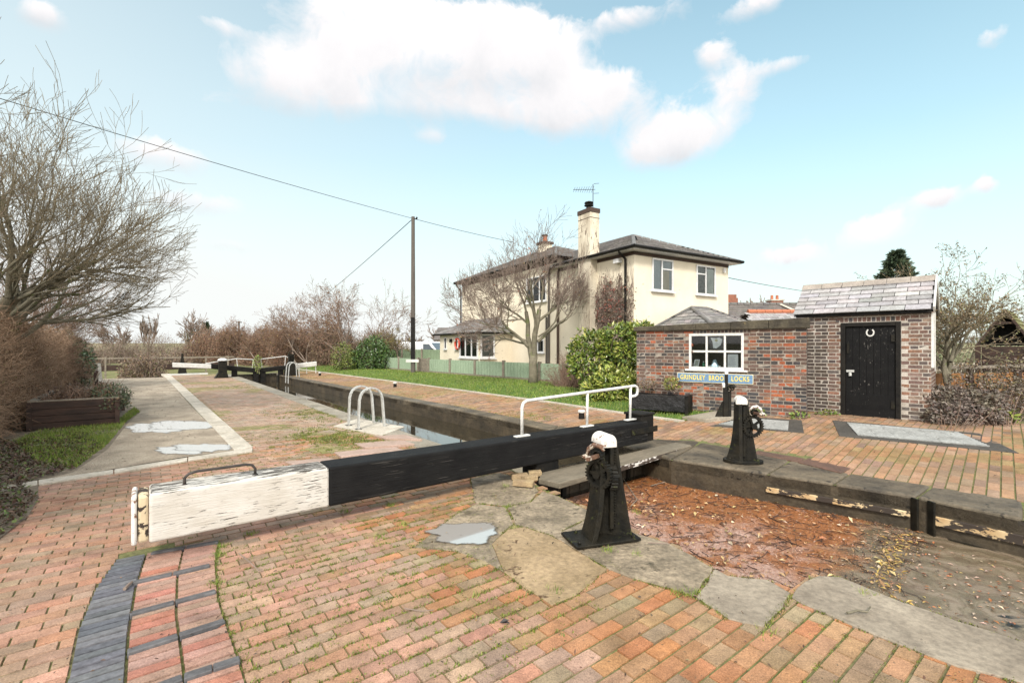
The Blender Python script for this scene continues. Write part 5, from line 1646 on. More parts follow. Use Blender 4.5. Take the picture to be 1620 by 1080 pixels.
# ------------------------------------------------------------------ vans behind the fence
m_van = M('van_white', (.75, .76, .78), (.68, .69, .7), 1, .3, 0)
def van(label, loc, rot, s=1.0):
    t = thing('van', label, 'van', loc, rot)
    prof = [(-2.5, .45), (-2.5, 1.7), (-2.42, 1.98), (-2.2, 2.05), (.7, 2.05), (1.0, 1.95), (1.75, 1.22), (2.45, 1.05), (2.55, .8), (2.55, .45)]
    mb = MB(); mb.extrude([(x, -.92, z) for x, z in prof][::-1], (0, 1.84, 0)); build(mb, 'body', m_van, t, local=True, bevel=.07, segs=3)
    mb = MB(); mb.hexa([(1.02, -.80, 1.9), (1.02, .80, 1.9), (1.0, .80, 1.88), (1.0, -.80, 1.88)][::-1], [(1.74, -.84, 1.26), (1.74, .84, 1.26), (1.70, .84, 1.24), (1.70, -.84, 1.24)][::-1])
    mb = MB(); mb.add([(1.06, -.78, 1.93), (1.06, .78, 1.93), (1.76, .82, 1.25), (1.76, -.82, 1.25)], [(0, 1, 2, 3)], 0); build(mb, 'windscreen', m_winglass, t, local=True)
    for y, f in ((-.925, (0, 1, 2, 3)), (.925, (3, 2, 1, 0))):
        mb = MB(); mb.add([(.25, y, 1.22), (1.45, y, 1.22), (.92, y, 1.82), (.25, y, 1.82)], [f]); build(mb, 'side_window', m_winglass, t, local=True)
    for x in (-1.6, 1.65):
        for y in (-.88, .88):
            mb = MB(); mb.tube([(x, y - .1, .33), (x, y + .1, .33)], .33, 18); wv_ = build(mb, 'wheel', m_black, t, local=True)
            mb = MB(); mb.tube([(x, y - .11, .33), (x, y + .11, .33)], .19, 12); r_ = build(mb, 'rim', m_galv, t, local=True); r_.parent = wv_
    mb = MB(); mb.box(1.30, 1.42, -1.1, -.93, 1.22, 1.42); build(mb, 'mirror', m_black, t, local=True)
    return t


m_winglass = M('car_glass', (.12, .15, .17), (.10, .12, .14), 1, .06, 0, spec=.9)
v = van('white van with dark side window parked behind the cottage fence', (P(676, 0, 43).x, 43, .15), R(-28))
mb = MB()
mb.tube([(-1.9 + .36 * math.cos(i * math.pi / 8), -.935, 1.42 + .36 * math.sin(i * math.pi / 8)) for i in range(17)], .09, 6)
build(mb, 'red_emblem', m_red, v, local=True)
van('white van seen mostly by its roof behind the hawthorn end of the fence', (P(628, 0, 43).x, 44, .0), R(140))
t = thing('lifebuoy', 'red lifebuoy hung by the cottage bay window', 'lifebuoy', house_w(-2.12, 11.72, 1.8), HR)
mb = MB(); mb.tube([(0, .29 * math.cos(i * math.pi / 12), .1 + .29 * math.sin(i * math.pi / 12)) for i in range(25)], .06, 8, cap=False); build(mb, 'ring', m_red, t, local=True, smooth=True)
mb = MB()
for k in range(4):
    a = math.pi / 4 + k * math.pi / 2; mb = MB(); mb.box(-.065, .065, .29 * math.cos(a) - .04, .29 * math.cos(a) + .04, .1 + .29 * math.sin(a) - .04, .1 + .29 * math.sin(a) + .04); build(mb, 'band', m_white, t, local=True)

# ------------------------------------------------------------------ houses behind
TILE = [(3, (.13, .115, .105)), (2, (.16, .14, .125)), (1, (.11, .1, .095))]
t = thing('bungalow', 'dark tiled bungalow roof with two chimneys beyond the cottage', 'bungalow', (16, 32, 0))
mb = MB(); mb.box(12.5, 22, 30, 36, -.3, 2.85); build(mb, 'wall', m_cream, t)
mb = MB(); roof_plane(mb, [(12.2, 29.6, 2.75), (22.3, 29.6, 2.75), (22.3, 33, 4.72), (12.2, 33, 4.72)], .34, .3, TILE); roof_plane(mb, [(22.3, 36.4, 2.75), (12.2, 36.4, 2.75), (12.2, 33, 4.72), (22.3, 33, 4.72)], .34, .3, TILE); ridge_tiles(mb, (12.2, 33, 4.74), (22.3, 33, 4.74), .12, .45)
build(mb, 'roof', m_slate, t)
m_chim = M('chimney_brick', (.30, .12, .075), (.2, .09, .06), 9, .85, .4, 12)
xc = (1157 - 810) / 740 * 33.4
mb = MB(); mb.box(xc - .38, xc + .38, 33.2, 33.9, 4.4, 5.2); mb.box(xc - .3, xc + .3, 33.25, 33.85, 5.2, 5.45); c1 = build(mb, 'chimney', m_chim, t)
xc = (1225 - 810) / 740 * 33.4
mb = MB(); mb.box(xc - .42, xc + .42, 33.0, 33.7, 4.4, 4.98); c1 = build(mb, 'chimney', m_chim, t)
mb = MB(); mb.box(xc - .47, xc + .47, 32.95, 33.75, 4.982, 5.08); c2 = build(mb, 'chimney_cap', m_concrete, t); c2.location = rootloc(c2) * 0; c2.parent = c1
for dx in (-.2, .17):
    mb = MB(); mb.lathe([(.1, 5.08), (.085, 5.4)], (xc + dx, 33.35, 0), 10); c2 = build(mb, 'chimney_pot', m_clay, t); c2.parent = c1
mb = MB(); mb.bar((xc + .1, 32.8, 4.72), (xc + 1.3, 30.2, 3.28), .22, .03, up=V((0, -.5, .85))); build(mb, 'verge_strip', m_concrete, t)
t = thing('outbuilding', 'slate roofed outbuilding with orange ridge tiles between the cottage and the store', 'outbuilding', (12, 24, 0))
mb = MB(); mb.box(11.6, 16.5, 22.6, 25.4, -.3, 2.35); build(mb, 'wall', m_chim, t)
mb = MB(); roof_plane(mb, [(11.3, 22.2, 2.35), (16.8, 22.2, 2.35), (16.8, 24, 3.5), (12.1, 24, 3.5)], .3, .19, SP); roof_plane(mb, [(16.8, 25.8, 2.35), (11.3, 25.8, 2.35), (12.1, 24, 3.5), (16.8, 24, 3.5)], .3, .19, SP)
build(mb, 'roof', m_slate, t)
mb = MB(); ridge_tiles(mb, (12.1, 24, 3.53), (16.8, 24, 3.53), .12, .4); build(mb, 'ridge', m_clay, t)
t = thing('house', 'distant low house behind the parked vans', 'house', (-5, 62, 0))
mb = MB(); mb.box(-9.5, -1, 60, 66, -.3, 2.7); build(mb, 'wall', m_cream, t)
mb = MB(); roof_plane(mb, [(-10, 59.5, 2.6), (-.5, 59.5, 2.6), (-.5, 63, 4.3), (-10, 63, 4.3)], .6, .4, TILE); build(mb, 'roof', m_slate, t)

# ------------------------------------------------------------------ right-hand fence and little shelter
t = thing('timber_fence', 'orange brown timber fence with a pale top rail right of the store', 'fence', (10.0, 10.95, .2))
fa, fb = V((9.35, 10.85, 0)), V((15.2, 11.9, 0)); d = (fb - fa).normalized(); nrm = V((d.y, -d.x, 0))
mb = MB(); n = 40
for i in range(n):
    p = fa.lerp(fb, i / n); q = fa.lerp(fb, (i + .96) / n)
    mb.hexa([V((v.x, v.y, .2)) for v in (p, q, q - nrm * .02, p - nrm * .02)], [V((v.x, v.y, 1.12)) for v in (p, q, q - nrm * .02, p - nrm * .02)])
build(mb, 'boards', m_orange, t)
mb = MB(); mb.bar(fa + V((0, 0, 1.25)), fb + V((0, 0, 1.30)), .14, .06); build(mb, 'top_rail', m_post, t)
mb = MB(); mb.bar(fa + nrm * .03 + V((0, 0, .62)), fb + nrm * .03 + V((0, 0, .62)), .05, .1); build(mb, 'rail', m_timber, t)
for k in range(5):
    p = fa.lerp(fb, .01 + k * .24); mb = MB(); mb.box(p.x - .05, p.x + .05, p.y - .12, p.y - .02, .1, 1.22); build(mb, 'post', m_timber, t)
t = thing('timber_shelter', 'little A-frame shelter with mossy plank roof at the right edge', 'shelter', (12.75, 12.1, .05), math.atan2(.62, .78))
mb = MB()
for sgn in (-1, 1):
    for i in range(7):
        k0, k1 = i / 7, (i + 1.15) / 7
        y0, z0, y1, z1 = sgn * .5 * (1 - k0), 1.72 + .92 * k0, sgn * .5 * (1 - k1), 1.72 + .92 * k1
        up = V((0, sgn * .9, .5))
        mb.bar((.75, (y0 + y1) / 2 + sgn * .006 * (i % 2), (z0 + z1) / 2), (.75 + .001, (y0 + y1) / 2, (z0 + z1) / 2), .01, .01) if False else None
        off = V((0, sgn * .02, .012))
        a = [V((-.02, y0, z0)) + off, V((1.8, y0, z0)) + off, V((1.8, y1, z1)), V((-.02, y1, z1))]
        b = [p + up.normalized() * .022 for p in a]
        mb.hexa(a if sgn < 0 else a[::-1], b if sgn < 0 else b[::-1])
build(mb, 'roof', m_moss, t, local=True)
mb = MB()
for sgn in (-1, 1): mb.bar((-.03, sgn * .52, 1.70), (-.03, 0, 2.65), .05, .09, up=V((1, 0, 0)))
mb.box(-.04, 0, -.2, .2, 2.28, 2.34)
build(mb, 'gable_frame', m_timber, t, local=True)
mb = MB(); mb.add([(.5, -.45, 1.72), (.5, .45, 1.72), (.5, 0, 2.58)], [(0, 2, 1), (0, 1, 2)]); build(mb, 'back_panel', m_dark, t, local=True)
mb = MB(); mb.box(.02, 1.75, -.43, .43, .1, 1.70); build(mb, 'side_boards', m_timber, t, local=True)
for x in (-.06, 1.8):
    for y in (-.49, .49):
        mb = MB(); mb.box(x - .05, x + .05, y - .05, y + .05, 0, 1.75); build(mb, 'post', m_timber, t, local=True)
# ================================================================== VEGETATION
def rv(r=rng):
    while True:
        v = V((r.uniform(-1, 1), r.uniform(-1, 1), r.uniform(-1, 1)))
        if .05 < v.length < 1: return v.normalized()


class Tree:
    def __init__(s, seed, ratio=.68, spread=38, trop=.05, wig=.18, kids=(3, 4), maxd=5, minr=.004, leaf=None, droop=0.0, thick=.02, env=None):
        s.r = random.Random(seed); s.big = MB(); s.small = MB(); s.lf = MB()
        s.ratio, s.spread, s.trop, s.wig, s.kids, s.maxd, s.minr, s.leaf, s.droop, s.thick = ratio, spread, trop, wig, kids, maxd, minr, leaf, droop, thick
        s.env = env

    def grow(s, p, d, L, rad, dep):
        r = s.r
        n = 4 if dep < 3 else 3
        if s.env and dep >= 2:
            c, e = s.env
            q = p + d * L * .7 - c
            k = math.sqrt((q.x / e[0]) ** 2 + (q.y / e[1]) ** 2 + (q.z / e[2]) ** 2)
            if k > 1.04 + .10 * r.random(): return
        pts = [p]; rads = [rad]; dirs = [d]
        end = rad * (.62 if dep < s.maxd else .4)
        for i in range(n):
            d = (d + rv(r) * s.wig + V((0, 0, s.trop - (s.droop if dep >= 3 else 0)))).normalized()
            p = p + d * (L / n)
            pts.append(p); rads.append(max(s.minr, rad + (end - rad) * (i + 1) / n)); dirs.append(d)
        mb = s.big if rads[0] > s.thick else s.small
        mb.tube(pts, rads, 8 if rad > .08 else (6 if rad > .03 else (4 if rad > .012 else 3)), 0, False)
        if dep >= s.maxd:
            if s.leaf:
                dens, pal, ls = s.leaf
                k = int(dens) + (1 if r.random() < dens % 1 else 0)
                for _ in range(k):
                    q = pts[r.randrange(1, len(pts))]
                    s.lf.leaf(q + rv(r) * ls * .4, rv(r), rv(r), ls * r.uniform(.6, 1.2), ls * .55, 0, jitc(pick(r, pal), .2), .1)
            return
        nk = r.randint(*s.kids)
        for k in range(nk):
            t = (k + 1) / nk if dep > 0 else .55 + .45 * (k + 1) / nk
            i = min(n, max(1, int(t * n + .5)))
            base = pts[i]; bd = dirs[i]
            axis = bd.orthogonal().normalized()
            axis = Matrix.Rotation(r.uniform(0, 6.283), 3, bd) @ axis
            ang = R(s.spread * r.uniform(.55, 1.3)) * (.35 if (k == nk - 1 and dep > 0) else 1)
            nd = (Matrix.Rotation(ang, 3, axis) @ bd).normalized()
            s.grow(base, nd, L * s.ratio * r.uniform(.75, 1.2), rads[i] * r.uniform(.55, .8), dep + 1)

    def done(s, t, bark, twig, leafm=None):
        if s.big.f: build(s.big, 'trunk', bark, t, smooth=True)
        if s.small.f: build(s.small, 'crown', twig, t, smooth=True)
        if s.lf.f: build(s.lf, 'leaves', leafm or m_leafc, t)


BROWNLEAF = [(3, (.20, .10, .06)), (2, (.26, .12, .06)), (2, (.15, .085, .055)), (1, (.30, .19, .07))]
# ---- the big bare tree at the left
def stem_tree(name, label, cat, loc, seed, stems, bark, twig, group=None, leafm=None, trunk=None, **kw):
    t = thing(name, label, cat, loc, 0, group)
    T = Tree(seed, **kw)
    if trunk: T.big.tube([V(loc) + V(q) for q in trunk[0]], trunk[1], 12)
    for (d, L, rad, off) in stems: T.grow(V(loc) + V(off), V(d).normalized(), L, rad, 0)
    T.done(t, bark, twig, leafm)
    return t


lt_ = AB(15.5, -3.4, 0)
stem_tree('bare_tree', 'large spreading bare tree with greenish limbs behind the hedge at far left', 'tree', lt_, 11,
          [((.12, .05, 1), 3.0, .17, (0, 0, 0)), ((.42, -.2, 1), 2.6, .13, (.2, 0, .5)), ((.30, .35, 1), 2.9, .13, (.1, .1, .4)), ((.62, .1, .9), 2.1, .10, (.15, .1, 1.2)), ((-.25, -.2, 1), 2.9, .12, (-.1, 0, .2)), ((.8, .35, .7), 1.9, .07, (.2, .15, 1.9)), ((.85, -.15, .6), 1.8, .065, (.25, -.05, 2.1)), ((.85, .1, .35), 1.7, .05, (.15, .05, 2.0)), ((.8, .4, .25), 1.6, .045, (.1, .1, 1.9)), ((.2, -.5, 1), 2.4, .10, (.1, -.1, .4)), ((.05, .5, 1), 2.9, .10, (0, .1, .4)), ((.5, .5, 1), 2.5, .08, (.1, .2, .9))],
          m_bark, m_twiggreen, ratio=.735, spread=33, trop=.03, wig=.18, kids=(2, 4), maxd=6, minr=.0042, env=(V((-11.4, 10.3, 4.7)), (3.5, 3.6, 3.75)))
lt2 = AB(12.0, -3.6, 0)
stem_tree('bare_tree', 'thin stemmed bare tree at the left picture edge in front of the spreading one', 'tree', lt2, 23,
          [((.15, .3, 1), 2.2, .09, (0, 0, 0)), ((-.1, -.1, 1), 2.3, .1, (-.2, .1, 0)), ((.4, .1, 1), 2.0, .07, (.1, 0, .3))], m_bark, m_twig, ratio=.73, spread=28, trop=.06, wig=.16, kids=(2, 3), maxd=6, minr=.0035)
lt3 = AB(26, -4.2, 0)
stem_tree('bare_tree', 'smaller brown bare tree above the far end of the left hedge', 'tree', lt3, 31,
          [((.1, .1, 1), 1.9, .08, (0, 0, 0)), ((.5, 0, 1), 1.8, .07, (.2, 0, 0)), ((-.4, .1, 1), 1.8, .07, (-.2, 0, 0)), ((.7, -.2, .7), 1.5, .05, (.2, 0, .2))], m_bark, m_twigred, ratio=.72, spread=36, trop=.03, wig=.18, kids=(3, 4), maxd=6, minr=.005)

# ---- rowan in front of the cottage
rt = GR(843, 606)
stem_tree('rowan_tree', 'bare rowan with forked trunk on the lawn in front of the cottage', 'tree', rt, 5,
          [((-.28, 0, 1), 2.0, .12, (-.03, 0, .95)), ((.16, .02, 1), 2.1, .135, (.06, .02, .95)), ((-.75, -.15, .62), 1.5, .075, (-.2, 0, 1.5)), ((.62, .2, .75), 1.45, .07, (.2, 0, 1.7)), ((-.85, .3, .30), 1.45, .05, (-.22, 0, 1.6)), ((-.8, -.3, .15), 1.3, .04, (-.25, 0, 1.75)), ((.05, -.1, 1), 1.75, .07, (.1, 0, 1.7)), ((.75, -.2, .45), 1.2, .045, (.22, 0, 1.9))],
          m_bark, m_twig, trunk=([(0, 0, -.1), (.01, 0, .35), (.0, 0, .8), (.03, 0, 1.12)], [.22, .175, .165, .16]), env=(V((rt.x - .45, rt.y, 4.35)), (3.15, 3.0, 3.2)), ratio=.74, spread=37, trop=.05, wig=.21, kids=(2, 4), maxd=6, minr=.006, leaf=(.02, [(1, (.40, .12, .05)), (1, (.3, .2, .08))], .09))

# ---- hawthorns beyond the lock
hw = [
    (P(560, 590, 33), 'tall leafless red berried hawthorn above the green shrub beyond the lock', 41, 2.75, m_twigred),
    (P(490, 588, 37), 'broad brown hawthorn left of the tall one beyond the far gates', 42, 2.5, m_twigred),
    (P(430, 586, 42), 'rusty hawthorn in the middle of the hedge line beyond the far gates', 43, 2.0, m_twigred),
    (P(380, 584, 47), 'reddish hawthorn at the left end of the hedge line beyond the lock', 44, 1.9, m_twigred),
    (P(610, 588, 36), 'low thorn with yellowing leaves just left of the utility pole', 45, 1.5, m_twiggreen),
]
for loc, lab, seed, L, tw in hw:
    loc = V((loc.x, loc.y, .1))
    st = [((random.Random(seed + i).uniform(-.8, .8), random.Random(seed * 3 + i).uniform(-.6, .4), 1), L * 1.15 * random.Random(seed * 7 + i).uniform(.7, 1.05), .06, (random.Random(seed * 5 + i).uniform(-1.3, 1.3), 0, 0)) for i in range(6)]
    stem_tree('hawthorn', lab, 'hawthorn', loc, seed, st, m_twig, tw, 'hawthorns beyond the lock', ratio=.62, spread=42, trop=.02, wig=.25, kids=(3, 4), maxd=5, minr=.007, thick=.03,
              leaf=(.9, [(3, (.20, .085, .055)), (2, (.25, .13, .07)), (1, (.32, .22, .07))] if seed != 45 else [(2, (.33, .26, .06)), (2, (.2, .16, .06))], .09))


def bush(name, label, cat, loc, blobs, nleaf, ls, pal, seed, leafm=m_leafc, stems=None, stemm=m_twig, asp=.5, ncore=40, surf=.55, upright=0.0, group=None, srad=1.0):
    """leafy shrub: stems plus leaves filling a few lumpy volumes.
    blobs: (x, y, z, rx, ry, rz) in world coordinates"""
    r = random.Random(seed)
    t = thing(name, label, cat, loc, 0, group)
    st = MB()
    for i in range(ncore):
        b = r.choice(blobs)
        e = V((b[0] + b[3] * r.uniform(-.8, .8), b[1] + b[4] * r.uniform(-.8, .8), b[2] + b[5] * r.uniform(-.3, .85)))
        s0 = V((loc[0] + (e.x - loc[0]) * .35, loc[1] + (e.y - loc[1]) * .35, loc[2]))
        m1 = s0.lerp(e, .5) + rv(r) * .08
        st.tube([s0, m1, e], [.014 * srad, .010 * srad, .004 * srad], 4)
        for _ in range(3):
            k = r.uniform(.4, 1); q = s0.lerp(e, k); st.tube([q, q + rv(r) * .25 * (b[3] / .8)], [.005 * srad, .003 * srad], 3)
    build(st, 'stems', stemm, t)
    lf = MB()
    tot = sum(b[3] * b[4] * b[5] for b in blobs)
    for b in blobs:
        n = int(nleaf * b[3] * b[4] * b[5] / tot)
        for i in range(n):
            d = rv(r)
            lump = 1 + .28 * mnoise.noise(V((d.x * 2.2 + b[0], d.y * 2.2 + b[1], d.z * 2.2 + seed)))
            k = (r.random() ** (1 / 3) if r.random() > surf else r.uniform(.82, 1.02)) * lump
            p = V((b[0] + d.x * b[3] * k, b[1] + d.y * b[4] * k, b[2] + d.z * b[5] * k))
            if p.z < loc[2] + .01: continue
            if mnoise.noise(p * (1.1 / max(.3, b[3])) * 2.2 + V((seed, 0, 0))) < -.32: continue
            ld = (d * .8 + rv(r) * .9 + V((0, 0, upright))).normalized()
            nr = (d + rv(r) * .7 + V((0, 0, .5))).normalized()
            c = jitc(pick(r, pal), .2)
            lf.leaf(p, ld, nr, ls * r.uniform(.6, 1.25), ls * asp * r.uniform(.8, 1.2), 0, c, .08)
    build(lf, 'leaves', leafm, t)
    return t


LAUREL = [(4, (.17, .23, .035)), (4, (.11, .17, .03)), (3, (.27, .31, .055)), (2, (.36, .36, .09)), (2, (.06, .10, .025))]
lp = GR(968, 634)
lb = GR(965, 600)
LAUREL2 = [(4, (.22, .28, .05)), (3, (.14, .20, .035)), (4, (.32, .35, .07)), (2, (.42, .42, .12)), (1, (.08, .12, .03))]
bush('laurel_bush', 'glossy yellow green laurel shrub low beside the brick building', 'laurel', lp,
     [(lp.x + .05, lp.y + .25, .58, .62, .5, .52), (lp.x + .45, lp.y + .1, .55, .40, .4, .5), (lp.x - .38, lp.y + .3, .42, .40, .4, .38)], 4600, .17, LAUREL2, 61, m_glossleaf, asp=.40, surf=.7)
bush('laurel_bush', 'taller glossy laurel shrub rising behind the low one against the cottage', 'laurel', (lp.x - .1, lp.y + 1.7, .2),
     [(lp.x - .25, lp.y + 1.9, 1.35, .8, .65, .85), (lp.x + .7, lp.y + 1.75, 1.65, .75, .6, .82), (lp.x + 1.35, lp.y + 2.0, 1.95, .55, .5, .6)], 7500, .17, LAUREL, 62, m_glossleaf, asp=.40, surf=.7)
bs_ = GR(893, 613)
bush('brown_shrub', 'low leafless brown shrub between the rowan and the laurel', 'shrub', bs_,
     [(bs_.x, bs_.y + .5, .65, .95, .6, .55), (bs_.x + .6, bs_.y + .3, .55, .6, .5, .45), (bs_.x + .2, bs_.y + .8, 1.1, .45, .4, .6)], 2200, .06, [(3, (.12, .07, .05)), (2, (.17, .095, .06)), (1, (.22, .10, .05))], 63, ncore=420, stemm=m_twigred, asp=.35, surf=.3, srad=.45)
gp = P(565, 585, 31); gp.z = .1
GREEN = [(4, (.06, .12, .035)), (4, (.085, .15, .04)), (2, (.13, .19, .05)), (1, (.045, .08, .03))]
bush('green_shrub', 'dense dark green shrub at the end of the lawn by the green fence', 'shrub', gp,
     [(gp.x + 1.1, gp.y, 1.15, 1.1, .9, 1.15), (gp.x + .4, gp.y + .2, .9, 1.0, .8, .95), (gp.x + 1.9, gp.y, .8, .7, .8, .85), (gp.x + 1.2, gp.y, 1.9, .6, .6, .6)], 6500, .15, GREEN, 64, m_glossleaf, asp=.55)
bush('green_shrub', 'lighter yellow green shrub left of the dense dark one', 'shrub', (gp.x - 1.0, gp.y, .1),
     [(gp.x - 1.0, gp.y + .2, 1.0, .75, .7, 1.0), (gp.x - .4, gp.y, .7, .6, .6, .7)], 2400, .14, [(3, (.17, .22, .05)), (2, (.24, .27, .06)), (1, (.1, .15, .04))], 65, asp=.5)

# ---- left hedge: clipped twiggy mass
t = thing('hedge', 'long brown clipped twiggy hedge along the left of the towpath', 'hedge', AB(16, -2.9, 0))
hd = MB(); hl = MB()
r = random.Random(77)
for i in range(26000):
    a = 5.5 + 25 * r.random() ** 1.5; k = r.random()
    b0 = -2.05 - .05 * (a - 7) * .3
    top = 2.45 - .018 * (a - 7) + .16 * mnoise.noise(V((a * .9, 0, 1)))
    z = r.uniform(.02, 1) ** .9 * top
    face = b0 + .20 * mnoise.noise(V((a * .7, z * 1.2, 5))) + .10 * math.sin(z * 2)
    b = face - abs(r.gauss(0, .22)) if k < .75 else face - r.random() * 1.2
    p = AB(a, b, z)
    if k > .93: p = AB(a, face - r.random() * 1.1, top * r.uniform(.95, 1.06))
    d = (U * r.gauss(0, .9) + W * r.gauss(.18, .5) + V((0, 0, r.gauss(.12, .5)))).normalized()
    L = r.uniform(.15, .5)
    m1 = p + d * L * .5 + rv(r) * .03
    hd.tube([p, m1, m1 + (d + rv(r) * .5).normalized() * L * .5], [r.uniform(.003, .007), .004, .002], 3, 0, False)
    if r.random() < .55:
        hl.leaf(p, rv(r), rv(r), r.uniform(.03, .055), .03, 0, jitc(pick(r, [(5, (.28, .155, .09)), (3, (.21, .13, .08)), (2, (.33, .19, .10)), (1, (.16, .18, .05))]), .2))
for i in range(60):    # odd yellow leaves
    a = r.uniform(6, 11); z = r.uniform(.4, 1.9); p = AB(a, -1.92, z) 
    if r.random() < .5: continue
    for _ in range(4): hl.leaf(p + rv(r) * .06, rv(r), rv(r), .06, .04, 0, jitc((.42, .32, .05), .2))
build(hd, 'twigs', M('hedge_twig', (.29, .195, .125), (.18, .115, .075), 3, .85, 0, grain=0), t); build(hl, 'leaves', m_leafc, t)
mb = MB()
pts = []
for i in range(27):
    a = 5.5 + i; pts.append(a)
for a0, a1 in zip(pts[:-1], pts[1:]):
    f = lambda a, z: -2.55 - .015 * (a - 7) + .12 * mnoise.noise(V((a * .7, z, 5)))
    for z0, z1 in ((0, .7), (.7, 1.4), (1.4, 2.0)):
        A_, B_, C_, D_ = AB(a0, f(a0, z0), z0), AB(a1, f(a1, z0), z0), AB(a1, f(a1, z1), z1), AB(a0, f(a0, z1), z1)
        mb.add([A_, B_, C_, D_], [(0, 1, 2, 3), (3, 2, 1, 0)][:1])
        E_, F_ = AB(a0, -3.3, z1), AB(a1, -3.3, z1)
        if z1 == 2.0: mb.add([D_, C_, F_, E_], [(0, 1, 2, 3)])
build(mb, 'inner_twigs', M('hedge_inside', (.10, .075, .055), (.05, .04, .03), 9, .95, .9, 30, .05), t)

ib = P(122, 600, 18.5); ib.z = .1
bush('ivy_bush', 'dark green ivy clump on the hedge beside the wooden bench', 'ivy', ib, [(ib.x + .15, ib.y - .2, 1.0, .62, .5, .75), (ib.x + .0, ib.y, 1.5, .5, .45, .45), (ib.x + .3, ib.y - .3, .5, .45, .4, .5)], 2400, .10, [(4, (.045, .085, .04)), (3, (.065, .11, .05)), (1, (.13, .16, .07))], 66, m_glossleaf, asp=.8, surf=.7)

# raised planter on the left verge
pl0 = AB(13.75, -1.9, 0)
t = thing('planter', 'dark brown timber raised planter with dead stems on the left verge', 'raised planter', AB(15.1, -1.25, 0), LOCK_ROT)
mb = MB()
for i in range(4):
    z0 = .02 + i * .145; sp = .012 * i
    mb.box(-.66 - sp, .66 + sp, -1.42 - sp, -1.38 - sp, z0, z0 + .138); mb.box(-.66 - sp, .66 + sp, 1.38 + sp, 1.42 + sp, z0, z0 + .138)
    mb.box(.62 + sp, .66 + sp, -1.38 - sp, 1.38 + sp, z0, z0 + .138); mb.box(-.66 - sp, -.62 - sp, -1.38 - sp, 1.38 + sp, z0, z0 + .138)
build(mb, 'boards', m_timber, t, local=True, bevel=.004)
mb = MB()
for sx_ in (-1, 1):
    for sy_ in (-1, 1): mb.box(sx_ * .69 - .04, sx_ * .69 + .04, sy_ * 1.465 - .025, sy_ * 1.465 + .025, 0, .60)
build(mb, 'corner_post', m_timber, t, local=True)
mb = MB(); mb.box(-.63, .63, -1.4, 1.4, .40, .48); build(mb, 'compost', m_soil, t, local=True)
mb = MB(); mb.box(-.72, -.6, -1.44, 1.44, .602, .635); mb.box(.64, .72, -1.46, 1.46, .602, .63); mb.box(-.6, .64, -1.46, -1.38, .602, .63)
build(mb, 'top_rail', m_post, t, local=True)
t = thing('dead_plants', 'tangle of dead brown stems standing in the raised planter', 'dead plants', AB(15.1, -1.25, .48))
mb = MB(); r = random.Random(8)
for i in range(420):
    p = AB(r.uniform(13.9, 16.3), r.uniform(-1.8, -.7), .48)
    d = V((r.gauss(0, .55), r.gauss(0, .55), 1)).normalized(); L = r.uniform(.15, .5)
    mb.tube([p, p + d * L * .5 + rv(r) * .03, p + d * L + rv(r) * .08], [.006, .006, .003], 3)
build(mb, 'stems', m_twigred, t)
mb = MB()
for i in range(900):
    p = AB(r.uniform(13.9, 16.3), r.uniform(-1.8, -.7), .5 + abs(r.gauss(0, .14)))
    mb.leaf(p, rv(r), rv(r), .07, .04, 0, jitc(pick(r, [(3, (.11, .06, .045)), (2, (.07, .045, .035)), (1, (.17, .09, .05))]), .2))
build(mb, 'leaves', m_leafc, t)
hb = AB(14.0, -.72, .35)
bush('hebe', 'small rounded grey green plant spilling over the planter corner', 'plant', hb, [(hb.x + .05, hb.y, .62, .36, .36, .28), (hb.x + .18, hb.y - .05, .45, .3, .3, .25)], 1500, .06, [(3, (.06, .09, .05)), (2, (.09, .12, .06)), (1, (.16, .10, .05))], 67, asp=.5)
# bench
t = thing('bench', 'weathered wooden slatted bench half hidden behind the raised planter', 'bench', AB(19.3, -1.75, 0), LOCK_ROT - R(88))
mb = MB()
for i in range(4): mb.box(-.75, .75, -.05 + i * .12, .05 + i * .12, .43, .46)
build(mb, 'seat', m_post, t, local=True)
mb = MB()
for i in range(3): mb.hexa([(-.75, .40 + .04 * i, .58 + i * .13), (.75, .40 + .04 * i, .58 + i * .13), (.75, .43 + .04 * i, .58 + i * .13), (-.75, .43 + .04 * i, .58 + i * .13)], [(-.75, .43 + .04 * i, .68 + i * .13), (.75, .43 + .04 * i, .68 + i * .13), (.75, .46 + .04 * i, .68 + i * .13), (-.75, .46 + .04 * i, .68 + i * .13)])
build(mb, 'backrest', m_post, t, local=True)
for x in (-.68, .62):
    for y in (-.05, .42):
        mb = MB(); mb.box(x, x + .07, y, y + .07, 0, .43 if y < 0 else .98); build(mb, 'leg', m_timber, t, local=True)

# ---- far hedge masses at the left and across the end
def thicket(label, p, rx, ry, rz, seed, n, pal, tw, name='thicket'):
    r = random.Random(seed)
    t = thing(name, label, 'thicket', p, 0, 'thickets beyond the far lock')
    st = MB(); lf = MB()
    for i in range(n):
        d = rv(r); d.z = abs(d.z)
        lump = 1 + .3 * mnoise.noise(V((d.x * 2, d.y * 2, seed + d.z)))
        k = r.uniform(.45, 1) * lump
        q = V((p[0] + d.x * rx * k, p[1] + d.y * ry * k, p[2] + d.z * rz * k))
        g = (d * .6 + V((0, 0, .7)) + rv(r) * .8).normalized(); L = r.uniform(.25, .7) * rz / 2
        st.tube([q - g * L, q + rv(r) * .05, q + (g + rv(r) * .5).normalized() * L * .6], [.012, .010, .005], 3, 0, False)
        for _ in range(4): lf.leaf(q + rv(r) * .3, rv(r), rv(r), .12, .075, 0, jitc(pick(r, pal), .2))
    build(st, 'stems', tw, t); build(lf, 'leaves', m_leafc, t)


